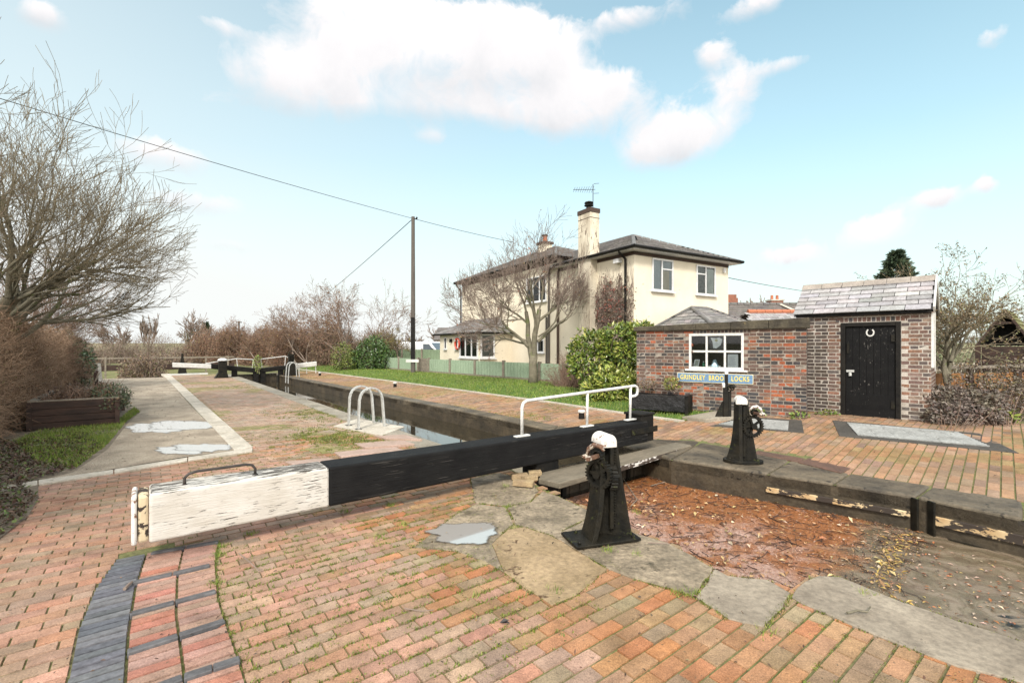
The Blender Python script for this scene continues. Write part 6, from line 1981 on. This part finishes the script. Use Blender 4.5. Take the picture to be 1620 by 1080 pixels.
BRN = [(3, (.20, .13, .085)), (2, (.16, .11, .075)), (2, (.24, .16, .10)), (1, (.2, .2, .08))]
for i, (x, Y, rx, rz, lab, b) in enumerate((
        (226, 33.5, 1.7, 2.1, 'brown thicket beyond the white rail at the bend of the towpath', -.9), (262, 40, 2.4, 2.1, 'low brown thicket in front of the timber footbridge', -1.0), (310, 50, 3.4, 3.0, 'brown thicket below the far oak tree', -.8),
        (180, 54, 4.0, 4.2, 'pale brown thicket under the distant field at left', -1.5), (245, 56, 5, 4.5, 'wide thicket at the foot of the poplar', -1.5), (350, 60, 5, 4.0, 'thicket right of the far oak tree', -1), (120, 46, 3.0, 3.4, 'thicket behind the left hedge end', -1.0), (420, 56, 5, 4.0, 'thicket behind the far gate paddle posts', -.6), (520, 52, 5, 4.2, 'thicket behind the tall hawthorn', -.4))):
    p = P(x, 0, Y); p.z = b
    thicket(lab, p, rx, rx * .7, rz, 200 + i, 2000, BRN, m_twig)

# ---- distant trees
RUS = [(4, (.27, .135, .085)), (3, (.22, .115, .075)), (2, (.32, .18, .10)), (1, (.26, .22, .09))]
for i, (x, Y, rx, rz, lab, pal) in enumerate(((330, 50, 3.2, 3.6, 'russet thicket right of the far footbridge', RUS), (375, 48, 3.0, 3.9, 'russet thicket below the distant pole', RUS), (425, 44, 2.9, 3.7, 'russet thicket behind the far white handrails', RUS), (475, 40, 2.6, 3.8, 'russet thicket under the broad hawthorn', RUS), (530, 38, 2.4, 3.5, 'brown thicket under the tall hawthorn', BRN), (600, 40, 2.6, 3.2, 'brown thicket left of the utility pole', BRN))):
    p = P(x, 0, Y); p.z = 0
    thicket(lab, p, rx, rx * .6, rz, 260 + i, 2300, pal, m_twigred)


def far_tree(label, name, px_, Y, L, rad, seed, **kw):
    p = P(px_, 0, Y); p.z = -.8
    kk = dict(ratio=.7, spread=36, trop=.05, wig=.16, kids=(3, 4), maxd=4, minr=.038, thick=.05); kk.update(kw)
    stem_tree(name, label, 'tree', p, seed, [((0, 0, 1), L, rad, (0, 0, 0)), ((.35, 0, 1), L * .9, rad * .8, (.1, 0, .8)), ((-.4, 0, 1), L * .9, rad * .8, (-.1, 0, .6))], m_bark, m_twig, 'trees on the far skyline', **kk)


far_tree('round crowned bare oak on the skyline left of centre', 'bare_tree', 299, 80, 3.3, .25, 71)
far_tree('narrow bare poplar on the skyline left of the oak', 'poplar', 233, 70, 2.9, .12, 72, spread=14, trop=.25, ratio=.66)
far_tree('faint bare tree beyond the left hedge', 'bare_tree', 190, 75, 2.4, .16, 73)
far_tree('bare tree with upswept branches behind the bungalow chimney', 'bare_tree', 1178, 46, 2.9, .16, 74, spread=24, trop=.12)
far_tree('bare tree behind the vans', 'bare_tree', 700, 70, 2.3, .15, 76)
far_tree('small bare tree on the skyline behind the green shrub', 'bare_tree', 650, 75, 1.9, .13, 77)


def conifer(label, p, h, rw, seed, n, pal, ls):
    r = random.Random(seed)
    t = thing('conifer', label, 'conifer', p)
    mb = MB(); mb.tube([p, V((p[0], p[1], p[2] + h))], [h * .02, .02], 8); build(mb, 'trunk', m_bark, t)
    lf = MB(); st = MB()
    for i in range(n):
        k = r.random() ** .8; z = p[2] + h * (.12 + .88 * k); w = rw * (1 - k) ** .8 * (.75 + .4 * r.random()) + .05
        an = r.uniform(0, 6.283)
        d = V((math.cos(an), math.sin(an), r.uniform(-.1, .35))).normalized()
        s0 = V((p[0], p[1], z)); st.tube([s0, s0 + d * w], [.018, .006], 3, 0, False)
        for q in range(9):
            u = .25 + .75 * q / 8; c = s0 + d * w * u
            for _ in range(2):
                e = (d + rv(r) * .8 + V((0, 0, .15))).normalized(); lf.leaf(c, e, rv(r), ls * r.uniform(.6, 1.2), ls * .35, 0, jitc(pick(r, pal), .2))
    build(st, 'branches', m_bark, t); build(lf, 'needles', m_leafc, t)


CON = [(3, (.055, .085, .05)), (2, (.04, .065, .04)), (1, (.085, .11, .06))]
c_p = P(1418, 0, 26); c_p.z = .2
conifer('dark green conifer rising behind the brick store roof', c_p, 6.75, 2.1, 81, 330, CON, .34)
c_p = P(325, 0, 88); c_p.z = -.5
conifer('small dark conifer beside the far oak on the skyline', c_p, 6.6, 1.7, 82, 120, CON, .6)
mb = MB(); p = P(378, 0, 70); mb.tube([V((p.x, p.y, 0)), V((p.x, p.y, 5.55))], .13, 8)
t = thing('utility_pole', 'short dark distant pole on the skyline above the hawthorns', 'utility pole', (p.x, p.y, 0)); build(mb, 'pole', m_grey, t)
mb = MB(); mb.box(p.x - .4, p.x + .4, p.y - .08, p.y + .08, 5.3, 5.45); build(mb, 'crossarm', m_grey, t)

# ---- right-hand side: small tree, shrubs
tp = V((P(1500, 0, 10.6).x, 10.6, .2))
RTL = [(3, (.19, .13, .075)), (2, (.25, .17, .09)), (2, (.14, .11, .06)), (1, (.2, .2, .07))]
stem_tree('small_tree', 'small twiggy tree with brown buds growing beside the store', 'tree', tp, 91,
          [((.10, .12, 1), 1.5, .075, (0, 0, 0)), ((.2, .35, 1), 1.25, .05, (.05, 0, .8)), ((-.05, .3, 1), 1.3, .05, (0, .05, .7)), ((.35, .5, .8), 1.0, .04, (.05, 0, 1.2))], m_bark, m_twiggreen, ratio=.66, spread=40, trop=.035, wig=.25, kids=(3, 4), maxd=5, minr=.0035, leaf=(2.6, RTL, .05))
tp2 = V((14.6, 15.4, .2))
stem_tree('small_tree', 'brown budded tree behind the little A-frame shelter', 'tree', tp2, 92,
          [((-.2, .1, 1), 1.6, .08, (0, 0, 0)), ((.3, .0, 1), 1.5, .06, (.1, 0, .4)), ((-.6, .1, .8), 1.2, .05, (-.1, 0, .8))], m_bark, m_twiggreen, ratio=.68, spread=42, trop=.03, wig=.24, kids=(3, 4), maxd=5, minr=.004, leaf=(2.6, RTL, .06))
tp3 = V((15.6, 12.2, .2))
stem_tree('small_tree', 'tree just beyond the right picture edge reaching a few twigs into view', 'tree', tp3, 93,
          [((-.2, -.1, 1), 1.9, .09, (0, 0, 0)), ((-.75, -.2, 1), 1.8, .06, (0, 0, .9))], m_bark, m_twig, ratio=.7, spread=36, trop=.03, wig=.22, kids=(3, 3), maxd=4, minr=.005, leaf=(1.5, RTL, .06))
hp = V((12.0, 13.2, .2))
bush('garden_hedge', 'mixed green and brown garden growth behind the timber fence', 'garden shrubs', hp, [(11.1, 13.4, 1.1, .9, .6, .95), (12.5, 14.2, 1.2, 1.1, .6, 1.0), (14.6, 15.4, 1.6, 1.6, .7, 1.5), (16.4, 15, 1.7, 1.5, .7, 1.5), (10.6, 12.6, 1.0, .5, .5, .8), (11.9, 12.3, .95, .6, .4, .55), (13.4, 12.2, .9, .6, .4, .5), (12.4, 11.75, 1.25, .5, .25, .35)], 5200, .09, [(3, (.10, .12, .045)), (2, (.16, .15, .06)), (2, (.20, .14, .075)), (1, (.06, .09, .04))], 94, asp=.5, ncore=160, stemm=m_twiggreen)
PUR = [(4, (.11, .085, .075)), (3, (.17, .135, .115)), (2, (.23, .19, .155)), (1, (.12, .07, .055))]
sp_ = GR(1500, 690)
bush('purple_shrub', 'low purple brown leaved shrub spilling over the corner of the large drain cover', 'shrub', sp_,
     [(8.75, 9.35, .55, .5, .42, .42), (9.35, 9.45, .5, .55, .45, .40), (8.45, 9.1, .38, .35, .3, .25), (9.0, 9.15, .38, .5, .35, .25)], 9000, .065, PUR, 95, asp=.6, ncore=24, stemm=m_twigred, surf=.5, srad=.3)
bush('purple_shrub', 'taller brown shrub in front of the timber fence at the right edge', 'shrub', GR(1585, 680),
     [(10.2, 9.75, .65, .6, .45, .55), (11.0, 10.2, .8, .6, .5, .65), (9.7, 9.9, .85, .4, .4, .55), (11.6, 10.4, .55, .6, .5, .45)], 8500, .06, PUR + [(2, (.20, .17, .08)), (1, (.24, .12, .05))], 96, asp=.55, ncore=70, stemm=m_twigred, surf=.45, srad=.35)
yg = GR(1555, 668)
bush('fern', 'bright yellow green leafy sprig among the brown shrubs', 'plant', (9.75, 9.25, .22), [(9.78, 9.28, .36, .18, .16, .13)], 160, .10, [(2, (.30, .36, .07)), (1, (.2, .28, .06))], 97, asp=.45, ncore=10)
# weeds at wall feet
WEED = [(2, (.12, .2, .04)), (2, (.2, .26, .06)), (1, (.3, .3, .08))]
for i, (s, n, lab) in enumerate(((3.55, 130, 'green weeds at the foot of the right end of the brick wall'), (2.75, 90, 'sparse weeds at the foot of the brick wall below the sign'))):
    c = bw_w(s, .22, .1)
    bush('weed', lab, 'weeds', c, [(c.x, c.y, c.z + .05, .22, .1, .09)], n, .07, WEED, 300 + i, asp=.6, ncore=8)
c = V((7.25 - .25, 10.37 - .05, .22)); bush('weed', 'ground ivy patch left of the black door', 'weeds', c, [(c.x - .05, c.y, c.z + .03, .28, .1, .08)], 220, .06, WEED, 303, asp=.7, ncore=8)
c = bw_w(.95, .75, .25); bush('pot_plant', 'yellow green plant growing in the black trough', 'plant', (c.x, c.y, .72), [(c.x, c.y, .86, .19, .16, .16), (c.x + .02, c.y - .16, .66, .1, .07, .16)], 420, .055, [(2, (.24, .26, .06)), (2, (.16, .2, .05)), (1, (.35, .25, .08))], 304, asp=.7, ncore=20)
c = bw_w(.35, .75, .25); bush('pot_plant', 'fading brown plant at the left end of the black trough', 'plant', (c.x, c.y, .72), [(c.x, c.y, .82, .24, .16, .13)], 260, .05, [(2, (.24, .14, .08)), (1, (.13, .13, .06))], 305, asp=.5, ncore=30)
c = AB(31, 5.05, .2); bush('weed', 'yellow green weed sprouting from the middle of the far gates', 'weeds', c, [(c.x, c.y, .7, .22, .2, .5)], 320, .10, [(2, (.28, .34, .07)), (1, (.18, .25, .06))], 306, asp=.5, ncore=20)

# ---- grass
def grass(name, poly, n, hmin, hmax, w, pal, zf, label, dens=None, z0=.012):
    r = random.Random(len(poly) * 13 + n)
    x0, x1 = min(p.x for p in poly), max(p.x for p in poly); y0, y1 = min(p.y for p in poly), max(p.y for p in poly)
    mb = MB(); k = 0; tries = 0
    while k < n and tries < n * 30:
        tries += 1
        x, y = r.uniform(x0, x1), r.uniform(y0, y1)
        if not inpoly(x, y, poly): continue
        if dens and r.random() > dens(x, y): continue
        k += 1
        d = V((r.gauss(0, .45), r.gauss(0, .45), 1)).normalized()
        mb.blade(V((x, y, zf(x, y) + z0)), d, w * r.uniform(.7, 1.3), r.uniform(hmin, hmax), 0, jitc(pick(r, pal), .2))
    return tag(build(mb, name, m_leafc, keep=True), label, 'grass', kind='stuff')


GR1 = [(4, (.15, .235, .028)), (3, (.21, .29, .04)), (2, (.095, .165, .02)), (2, (.28, .31, .07)), (1, (.30, .26, .10))]
zrf = lambda x, y: zr(ab(V((x, y, 0)))[1])
grass('grass', lawn_w, 60000, .03, .10, .014, GR1, zrf, 'bright green lawn between the brick paving and the cottage fence', lambda x, y: .25 + .75 * max(0, min(1, 1.3 - V((x, y)).length / 40)))
gl = px([(60, 735), (120, 742), (168, 706), (200, 668), (221, 652), (212, 645), (190, 664), (140, 672), (62, 682), (20, 700)])
grass('grass', gl, 15000, .03, .09, .010, GR1, lambda x, y: 0, 'green grass tongue in front of the raised planter', lambda x, y: .25 + .75 * max(0, min(1, .5 + mnoise.noise(V((x * 1.4, y * 1.4, 2))) * 1.5 + (x + 9.2) * .25)))
# leaf litter and ivy over the left verge
def scatter(name, poly, n, ls, pal, z0, zf, label, cat, flat=.35, seed=1, mat=None, asp=.6, dens=None):
    r = random.Random(seed); mb = MB(); k = 0; tries = 0
    x0, x1 = min(p.x for p in poly), max(p.x for p in poly); y0, y1 = min(p.y for p in poly), max(p.y for p in poly)
    while k < n and tries < n * 40:
        tries += 1
        x, y = r.uniform(x0, x1), r.uniform(y0, y1)
        if not inpoly(x, y, poly): continue
        if dens and r.random() > dens(x, y): continue
        k += 1
        d = V((r.gauss(0, 1), r.gauss(0, 1), abs(r.gauss(0, flat)))).normalized()
        nr = V((r.gauss(0, flat), r.gauss(0, flat), 1)).normalized()
        mb.leaf(V((x, y, zf(x, y) + z0 + r.random() * .012)), d, nr, ls * r.uniform(.5, 1.3), ls * asp * r.uniform(.6, 1.2), 0, jitc(pick(r, pal), .25), .15)
    return tag(build(mb, name, mat or m_leafc, keep=True), label, cat, kind='stuff')


vp = px([(-260, 1000), (-60, 900), (0, 850), (40, 818), (60, 792), (36, 770), (62, 758), (118, 744), (160, 708), (130, 685), (20, 700)]) + [AB(13, -2.3), AB(7, -2.3), AB(3, -2.6)]
scatter('leaf_litter', vp, 9000, .055, [(4, (.075, .045, .035)), (3, (.11, .065, .045)), (2, (.15, .09, .06)), (2, (.075, .11, .03)), (1, (.12, .17, .04))], .02, lambda x, y: 0, 'brown leaf litter and ivy under the left hedge', 'leaf litter', .5, 3)
# moss tufts in the paving joints
r = random.Random(19); mb = MB()
def tuft(p, n, h, w, pal, sp):
    for _ in range(n):
        q = p + V((r.gauss(0, sp), r.gauss(0, sp), 0)); d = V((r.gauss(0, .5), r.gauss(0, .5), 1)).normalized()
        mb.blade(q, d, w, h * r.uniform(.5, 1.2), 0, jitc(pick(r, pal), .2))


MOSS = [(3, (.15, .19, .03)), (2, (.22, .24, .04)), (2, (.10, .14, .025))]
for i in range(11000):     # low moss along joints near the beam and beyond it
    b = r.uniform(.2, 3.9); a = r.uniform(-.5, 4.7) if r.random() < .55 else r.uniform(5.1, 16)
    if r.random() < .85: a = -1.2 + round((a + 1.2) / .11) * .11 + r.gauss(0, .003)
    m_ = mnoise.noise(V((a * .55, b * .6, 3.1))) + (.25 if 2.0 < a < 9 else -.05)
    if m_ < .04: continue
    p = AB(a, b, -.003)
    if inpoly(p.x, p.y, quad_all) or not inpoly(p.x, p.y, left_poly): continue
    if a < 2 and r.random() < .72: continue
    tuft(p, 7, .011 if a < 2 else .018, .009, MOSS, .012)
for (x, y, n) in ((1100, 942, 60), (1075, 940, 60), (930, 860, 90), (962, 872, 110), (1008, 880, 40), (800, 770, 40), (805, 803, 60), (420, 818, 60), (398, 845, 40), (545, 810, 50), (618, 800, 60), (345, 880, 90), (340, 925, 50), (352, 865, 50), (520, 712, 70), (430, 708, 90), (1215, 1000, 30), (1010, 812, 30), (880, 935, 30), (640, 830, 40), (600, 850, 40), (760, 940, 25), (1370, 940, 40)):
    tuft(G(x, y, .0), n, .05, .006, GR1, .03)
for (l, q) in (((345, 860), (341, 892)), ((341, 892), (346, 950)), ((346, 950), (384, 1062)), ((1000, 915), (1100, 945)), ((1100, 945), (1153, 981)), ((1210, 992), (1250, 945))):
    for i in range(60): tuft(G(*l).lerp(G(*q), r.random()), 4, .02, .006, MOSS, .012)
for w in SLABS:      # dirt and moss gathered along the slab edges
    for p0, p1 in zip(w, w[1:] + w[:1]):
        if p0.y < 2.2 or p1.y < 2.2: continue
        for i in range(int((p1 - p0).length * 55)):
            q = p0.lerp(p1, r.random())
            if mnoise.noise(q * 3.1) < -.12 or not inpoly(q.x, q.y, left_poly): continue
            tuft(q + V((0, 0, .002)), 5, .016, .009, MOSS + [(3, (.08, .06, .035))], .012)
tag(build(mb, 'moss', m_leafc, keep=True), 'moss and grass tufts growing in the joints of the brick paving', 'moss', kind='stuff')

# ---- mossy patches on the far brickwork
r = random.Random(23); mb = MB()
for (cx_, cy_, rx_, ry_, n_) in ((545, 655, 60, 12, 1500), (520, 690, 70, 16, 1500), (600, 700, 60, 10, 700), (470, 655, 50, 8, 500), (395, 611, 60, 4, 700), (560, 640, 45, 7, 600)):
    for i in range(n_):
        p = G(cx_ + r.gauss(0, rx_ * .5), cy_ + r.gauss(0, ry_ * .5), 0)
        a, b = ab(p)
        if not 1.4 < b < 3.7 or mnoise.noise(p * 2.5) < -.05: continue
        if r.random() < .6: p = AB(-1.2 + round((a + 1.2) / .11) * .11 + r.gauss(0, .012), b, 0)
        tuft(p, 4, .035, .012, MOSS, .02)
for i in range(3500):
    p = GR(r.uniform(500, 900), 590 + r.random() ** .6 * 75); a, b = ab(p)
    if not 7.0 < b < 10.5 or not inpoly(p.x, p.y, right_pave) or mnoise.noise(V((a * .5, b * .9, 8))) < .05: continue
    tuft(p, 4, .03, .013, MOSS, .03)
tag(build(mb, 'moss', m_leafc, keep=True), 'yellow green moss patches on the far lockside brickwork', 'moss', kind='stuff')
scatter('path_litter', grav_w, 1500, .04, [(3, (.12, .09, .07)), (2, (.2, .15, .11)), (2, (.42, .37, .3)), (1, (.08, .06, .045))], .016, zg, 'dead leaf bits and stones on the gravel path', 'path litter', .15, 31, asp=.6)

# ---- fallen leaves and twigs on the paving
near_all = px([(-60, 1100), (0, 860), (200, 780), (600, 720), (830, 760), (1000, 900), (1620, 1075), (1620, 1200)])
scatter('fallen_leaves', near_all, 520, .028, [(3, (.05, .03, .022)), (2, (.12, .06, .04)), (1, (.25, .15, .06))], .012, lambda x, y: 0, 'scattered small dead leaves and bits on the near paving', 'fallen leaves', .25, 5, asp=.45)
scatter('fallen_leaves', right_pave, 500, .04, [(3, (.05, .03, .022)), (2, (.14, .07, .04)), (1, (.3, .2, .06))], .012, zrf, 'scattered dead leaves on the brick paving by the store', 'fallen leaves', .25, 6, asp=.45)
for (lab, pts, rad) in (('curved dark twig lying on bricks near the beam track', [(378, 875), (392, 886), (410, 902)], .005), ('thin twig lying across bricks below the stained slab', [(640, 962), (668, 966), (686, 964)], .004),
                        ('mossy stick lying on the grey slab at lower right', [(1340, 969), (1356, 965), (1372, 967), (1377, 959)], .008), ('short dark stick by the tail of the beam track', [(197, 931), (203, 925), (209, 920)], .012), ('bare twig lying on the coping slab right of the paddle gear', [(1025, 858), (1045, 859), (1060, 860)], .005)):
    w = [G(x, y, .03) for x, y in pts]
    mb = MB(); mb.tube(w, [rad * k for k in (1, .9, .7, .6)][:len(w)], 6)
    tag(build(mb, 'twig', m_bark if 'mossy' in lab else m_twig), lab, 'twig')
mb = MB(); p = G(790, 985, .02); mb.leaf(p, V((1, -.2, .1)), V((0, 0, 1)), .07, .04, 0, (.02, .014, .016), .2); mb.leaf(p, V((1, .1, .25)), V((0, -.4, 1)), .065, .03, 0, (.025, .018, .02), .2)
tag(build(mb, 'dead_leaf', m_leafc), 'curled dark dead leaf lying in the middle of the near bricks', 'leaf')
mb = MB()
for (x, y, s, ang) in ((822, 757, .11, .2), (838, 760, .10, .5), (828, 768, .13, -.3), (846, 752, .09, .1)):
    p = G(x, y, .02); d = V((math.cos(ang), math.sin(ang), 0)); n = V((-d.y, d.x, 0))
    mb.hexa([p - d * s - n * .05, p + d * s - n * .05, p + d * s + n * .05, p - d * s + n * .05], [p - d * s * .95 - n * .045 + V((0, 0, .07)), p + d * s - n * .05 + V((0, 0, .06)), p + d * s + n * .045 + V((0, 0, .07)), p - d * s + n * .05 + V((0, 0, .065))])
tag(build(mb, 'wood_offcuts', M('raw_wood', (.36, .27, .15), (.24, .17, .10), 6, .8, .3), bevel=.006), 'small pile of pale wood offcuts wedged under the beam pivot', 'wood offcuts')

# ---- floating debris on the canal
wp = [AB(4.6, 4.0), AB(4.6, 6.9)] + px([(1070, 745), (1330, 800), (1440, 828), (1470, 860), (1420, 940), (1300, 930), (1200, 940), (1120, 920), (1050, 890), (990, 855), (930, 830)], lambda x, y: G(x, y, -.38))
DEB = [(5, (.36, .12, .04)), (4, (.24, .085, .035)), (4, (.46, .25, .17)), (4, (.55, .40, .31)), (2, (.10, .055, .035)), (1, (.58, .40, .13))]
scatter('floating_leaves', wp, 9000, .019, DEB, -.376, lambda x, y: 0, 'mat of rust coloured leaves and flecks floating on the canal', 'floating leaves', .22, 11, asp=.5)
yl = px([(1400, 850), (1450, 845), (1432, 890), (1425, 930), (1450, 985), (1500, 1010), (1470, 1020), (1400, 975), (1382, 915)], lambda x, y: G(x, y, -.38))
scatter('floating_leaves', yl, 230, .055, [(3, (.50, .34, .09)), (2, (.40, .24, .09)), (1, (.2, .1, .05))], -.374, lambda x, y: 0, 'yellow willow leaves gathered at the edge of the floating mat', 'floating leaves', .2, 12, asp=.4)
open_w = px([(1440, 850), (1620, 900), (1700, 960), (1620, 1010), (1450, 960)], lambda x, y: G(x, y, -.38))
scatter('floating_leaves', open_w, 220, .04, DEB, -.376, lambda x, y: 0, 'thin scatter of leaves on the murky open water', 'floating leaves', .15, 13, asp=.5)
scatter('floating_leaves', wp, 420, .075, [(3, (.45, .27, .14)), (2, (.32, .14, .06)), (2, (.58, .42, .20)), (2, (.14, .07, .04)), (1, (.62, .5, .36))], -.374, lambda x, y: 0, 'larger pale and brown leaves floating on the rust coloured mat', 'floating leaves', .2, 14, asp=.5)
mb = MB(); r = random.Random(4)
x0, x1 = min(p.x for p in wp), max(p.x for p in wp); y0, y1 = min(p.y for p in wp), max(p.y for p in wp)
k = 0
while k < 900:
    x, y = r.uniform(x0, x1), r.uniform(y0, y1)
    if not inpoly(x, y, wp): continue
    k += 1
    a = r.uniform(0, 6.283); L = abs(r.gauss(0, .10)) + .03 + (.25 if r.random() < .05 else 0); d = V((math.cos(a), math.sin(a), r.gauss(0, .05)))
    p = V((x, y, -.372)); q = p + d * L; m1 = p.lerp(q, .5) + V((r.gauss(0, .02), r.gauss(0, .02), .005))
    mb.tube([p, m1, q], [r.uniform(.0015, .005)] * 3, 3, 0, False)
tag(build(mb, 'floating_twigs', m_timber, keep=True), 'fine twigs and stalks floating among the canal debris', 'floating twigs', kind='stuff')
for lab, pts in (('pale twig bent against the foot of the near paddle gear', [(985, 755), (1000, 778), (1008, 790), (998, 800)]), ('long pale stick floating by the gate', [(1030, 768), (1040, 765), (1052, 762)])):
    w = [G(x, y, -.36) for x, y in pts]; mb = MB(); mb.tube(w, .006, 5); tag(build(mb, 'twig', m_post), lab, 'twig')
# ================================================================== SKY, SUN, CAMERA
SUN_EL, SUN_AZ = 40.0, 190.0     # azimuth measured clockwise from +Y
world = bpy.data.worlds.new('World'); SC.world = world; world.use_nodes = True
nt = world.node_tree; bg = nt.nodes['Background']
sky = nn(nt, 'ShaderNodeTexSky', sky_type='NISHITA'); sky.sun_disc = False
sky.sun_elevation = R(SUN_EL); sky.sun_rotation = R(SUN_AZ); sky.air_density = 1.0; sky.dust_density = 1.5; sky.ozone_density = 2.0
SKY_STRENGTH = .12
tc = nn(nt, 'ShaderNodeTexCoord').outputs['Generated']
sep = nn(nt, 'ShaderNodeSeparateXYZ'); nt.links.new(tc, sep.inputs[0])
def mth(op, a, b=None, c=None):
    n = nn(nt, 'ShaderNodeMath', operation=op)
    for i, v in enumerate((a, b, c)):
        if v is None: continue
        if hasattr(v, 'links') or hasattr(v, 'is_linked'): nt.links.new(v, n.inputs[i])
        else: n.inputs[i].default_value = v
    return n.outputs[0]


az = mth('ARCTAN2', sep.outputs[0], sep.outputs[1]); el = mth('ARCSINE', sep.outputs[2])
wn = noise_node(nt, tc, 5.5, 7, .62, .25); wn2 = noise_node(nt, tc, 2.1, 5, .55, .3)
# warped coordinates give the clouds ragged edges
def wp2(x, y):
    X = (x - CX) / F; Z = (HY - y) / F
    return math.atan2(X, 1), math.asin(Z / math.sqrt(1 + X * X + Z * Z))


CL = [(470, 140, 120, 55, 1.0), (600, 95, 150, 75, 1.1), (745, 90, 140, 80, 1.1), (850, 110, 95, 60, 1.0), (600, 25, 190, 45, .8), (720, 175, 190, 28, .6), (905, 185, 120, 50, .95), (960, 140, 60, 30, .7),
      (1100, 210, 100, 48, 1.0), (1165, 135, 48, 50, .9), (1130, 85, 34, 26, .8), (1040, 245, 75, 32, .95), (262, 246, 84, 32, .95), (55, 20, 42, 26, .9), (685, 218, 38, 18, .6), (1482, 318, 38, 20, 1.0),
      (1378, 372, 72, 36, 1.1), (1256, 410, 66, 22, .95), (1560, 296, 26, 18, 1.0), (1570, 62, 34, 22, .7), (1000, 30, 80, 24, .7), (1190, 12, 70, 24, .8), (1255, 100, 70, 15, .6), (305, 322, 90, 24, .7), (355, 42, 50, 14, .6), (360, 390, 150, 14, .35), (640, 440, 40, 30, .45), (330, 160, 40, 22, .5),
      (1350, 425, 60, 14, .5)]
dens = None; vsum = None
for (x, y, rx, ry, k) in CL:
    a0, e0 = wp2(x, y); a1, _ = wp2(x + rx, y); _, e1 = wp2(x, y - ry)
    ra, re = abs(a1 - a0) * .95, abs(e1 - e0) * .95
    u = mth('MULTIPLY', mth('SUBTRACT', az, a0), 1 / ra); v = mth('MULTIPLY', mth('SUBTRACT', el, e0), 1 / re)
    g_ = mth('MULTIPLY', mth('EXPONENT', mth('MULTIPLY', mth('MULTIPLY_ADD', u, u, mth('MULTIPLY', v, v)), -1.0)), k)
    gv = mth('MULTIPLY', g_, v)
    dens = g_ if dens is None else mth('ADD', dens, g_)
    vsum = gv if vsum is None else mth('ADD', vsum, gv)
dens = mth('MINIMUM', dens, 1.15)
vpos = mth('DIVIDE', vsum, mth('ADD', dens, .05))          # +1 at a cloud's top, -1 at its base
wn3 = noise_node(nt, tc, 17, 7, .62, .5)
turb = mth('ADD', mth('MULTIPLY', mth('SUBTRACT', wn, .5), 1.6), mth('MULTIPLY', mth('SUBTRACT', wn3, .5), 1.15))
dn = mth('ADD', dens, turb)
# crisp sunlit tops, ragged soft bases
soft = mth('MAXIMUM', mth('MULTIPLY_ADD', vpos, -.55, .62), .24)
mk = nn(nt, 'ShaderNodeClamp'); nt.links.new(mth('DIVIDE', mth('SUBTRACT', dn, .40), soft), mk.inputs[0])
mask = mth('MULTIPLY', mk.outputs[0], mth('MINIMUM', mth('MULTIPLY_ADD', dens, 1.6, .25), 1.0))
# extra bright cloud added out of frame, behind and overhead, to lift ambient light
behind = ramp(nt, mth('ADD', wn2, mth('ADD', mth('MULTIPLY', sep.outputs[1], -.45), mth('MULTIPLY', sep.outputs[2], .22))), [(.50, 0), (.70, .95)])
# flat undersides a little greyer, from the cloud's own thickness
thick = ramp(nt, mth('ADD', mth('MULTIPLY_ADD', vpos, -.42, .30), mth('MULTIPLY', mth('SUBTRACT', wn, .5), 1.1)), [(.05, (1.05, 1.04, 1.03)), (.34, (.95, .94, .945)), (.66, (.76, .785, .81))])
skyc = mix(nt, 1.0, sky.outputs[0], (1.12, 1.60, 1.24), 'MULTIPLY')
# thin veil of high haze that thickens to the horizon
veil = ramp(nt, el, [(.0, .90), (.16, .70), (.36, .36), (.62, .18)])
azv = ramp(nt, mth('MULTIPLY_ADD', az, .5, .5), [(.1, .30), (.5, .10), (.85, 0)])
veil = mix(nt, 1.0, veil, azv, 'ADD')
CLOUD = 1 / SKY_STRENGTH
skyc = mix(nt, veil, skyc, (.545 * CLOUD, .56 * CLOUD, .55 * CLOUD))
cl = mix(nt, 1.0, thick, (.585 * CLOUD, .580 * CLOUD, .585 * CLOUD), 'MULTIPLY')
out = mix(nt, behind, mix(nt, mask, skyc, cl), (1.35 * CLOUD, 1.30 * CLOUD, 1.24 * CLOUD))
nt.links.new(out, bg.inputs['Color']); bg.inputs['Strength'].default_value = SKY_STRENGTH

sl = bpy.data.lights.new('sun', 'SUN'); sl.energy = 2.2; sl.angle = R(10); sl.color = (1, .95, .87)
so = bpy.data.objects.new('sun', sl); COL.objects.link(so)
d = V((math.sin(R(SUN_AZ)) * math.cos(R(SUN_EL)), math.cos(R(SUN_AZ)) * math.cos(R(SUN_EL)), math.sin(R(SUN_EL))))
so.rotation_euler = (-d).to_track_quat('-Z', 'Y').to_euler(); so.location = d * 50

cam = bpy.data.cameras.new('camera'); co_ = bpy.data.objects.new('camera', cam); COL.objects.link(co_)
cam.sensor_width = 36; cam.sensor_fit = 'HORIZONTAL'; cam.lens = 36 * F / 1620; cam.shift_y = (HY - 540) / 1620
cam.clip_start = .05; cam.clip_end = 9000
co_.location = (0, 0, H); co_.rotation_euler = (R(90), 0, 0)
SC.camera = co_
vs_ = SC.view_settings
vs_.view_transform = 'Standard'; vs_.look = 'None'; vs_.gamma = 1; vs_.use_curve_mapping = False
vs_.exposure = .82
SC.cycles.max_bounces = 6; SC.cycles.diffuse_bounces = 3; SC.cycles.glossy_bounces = 3; SC.cycles.transparent_max_bounces = 10
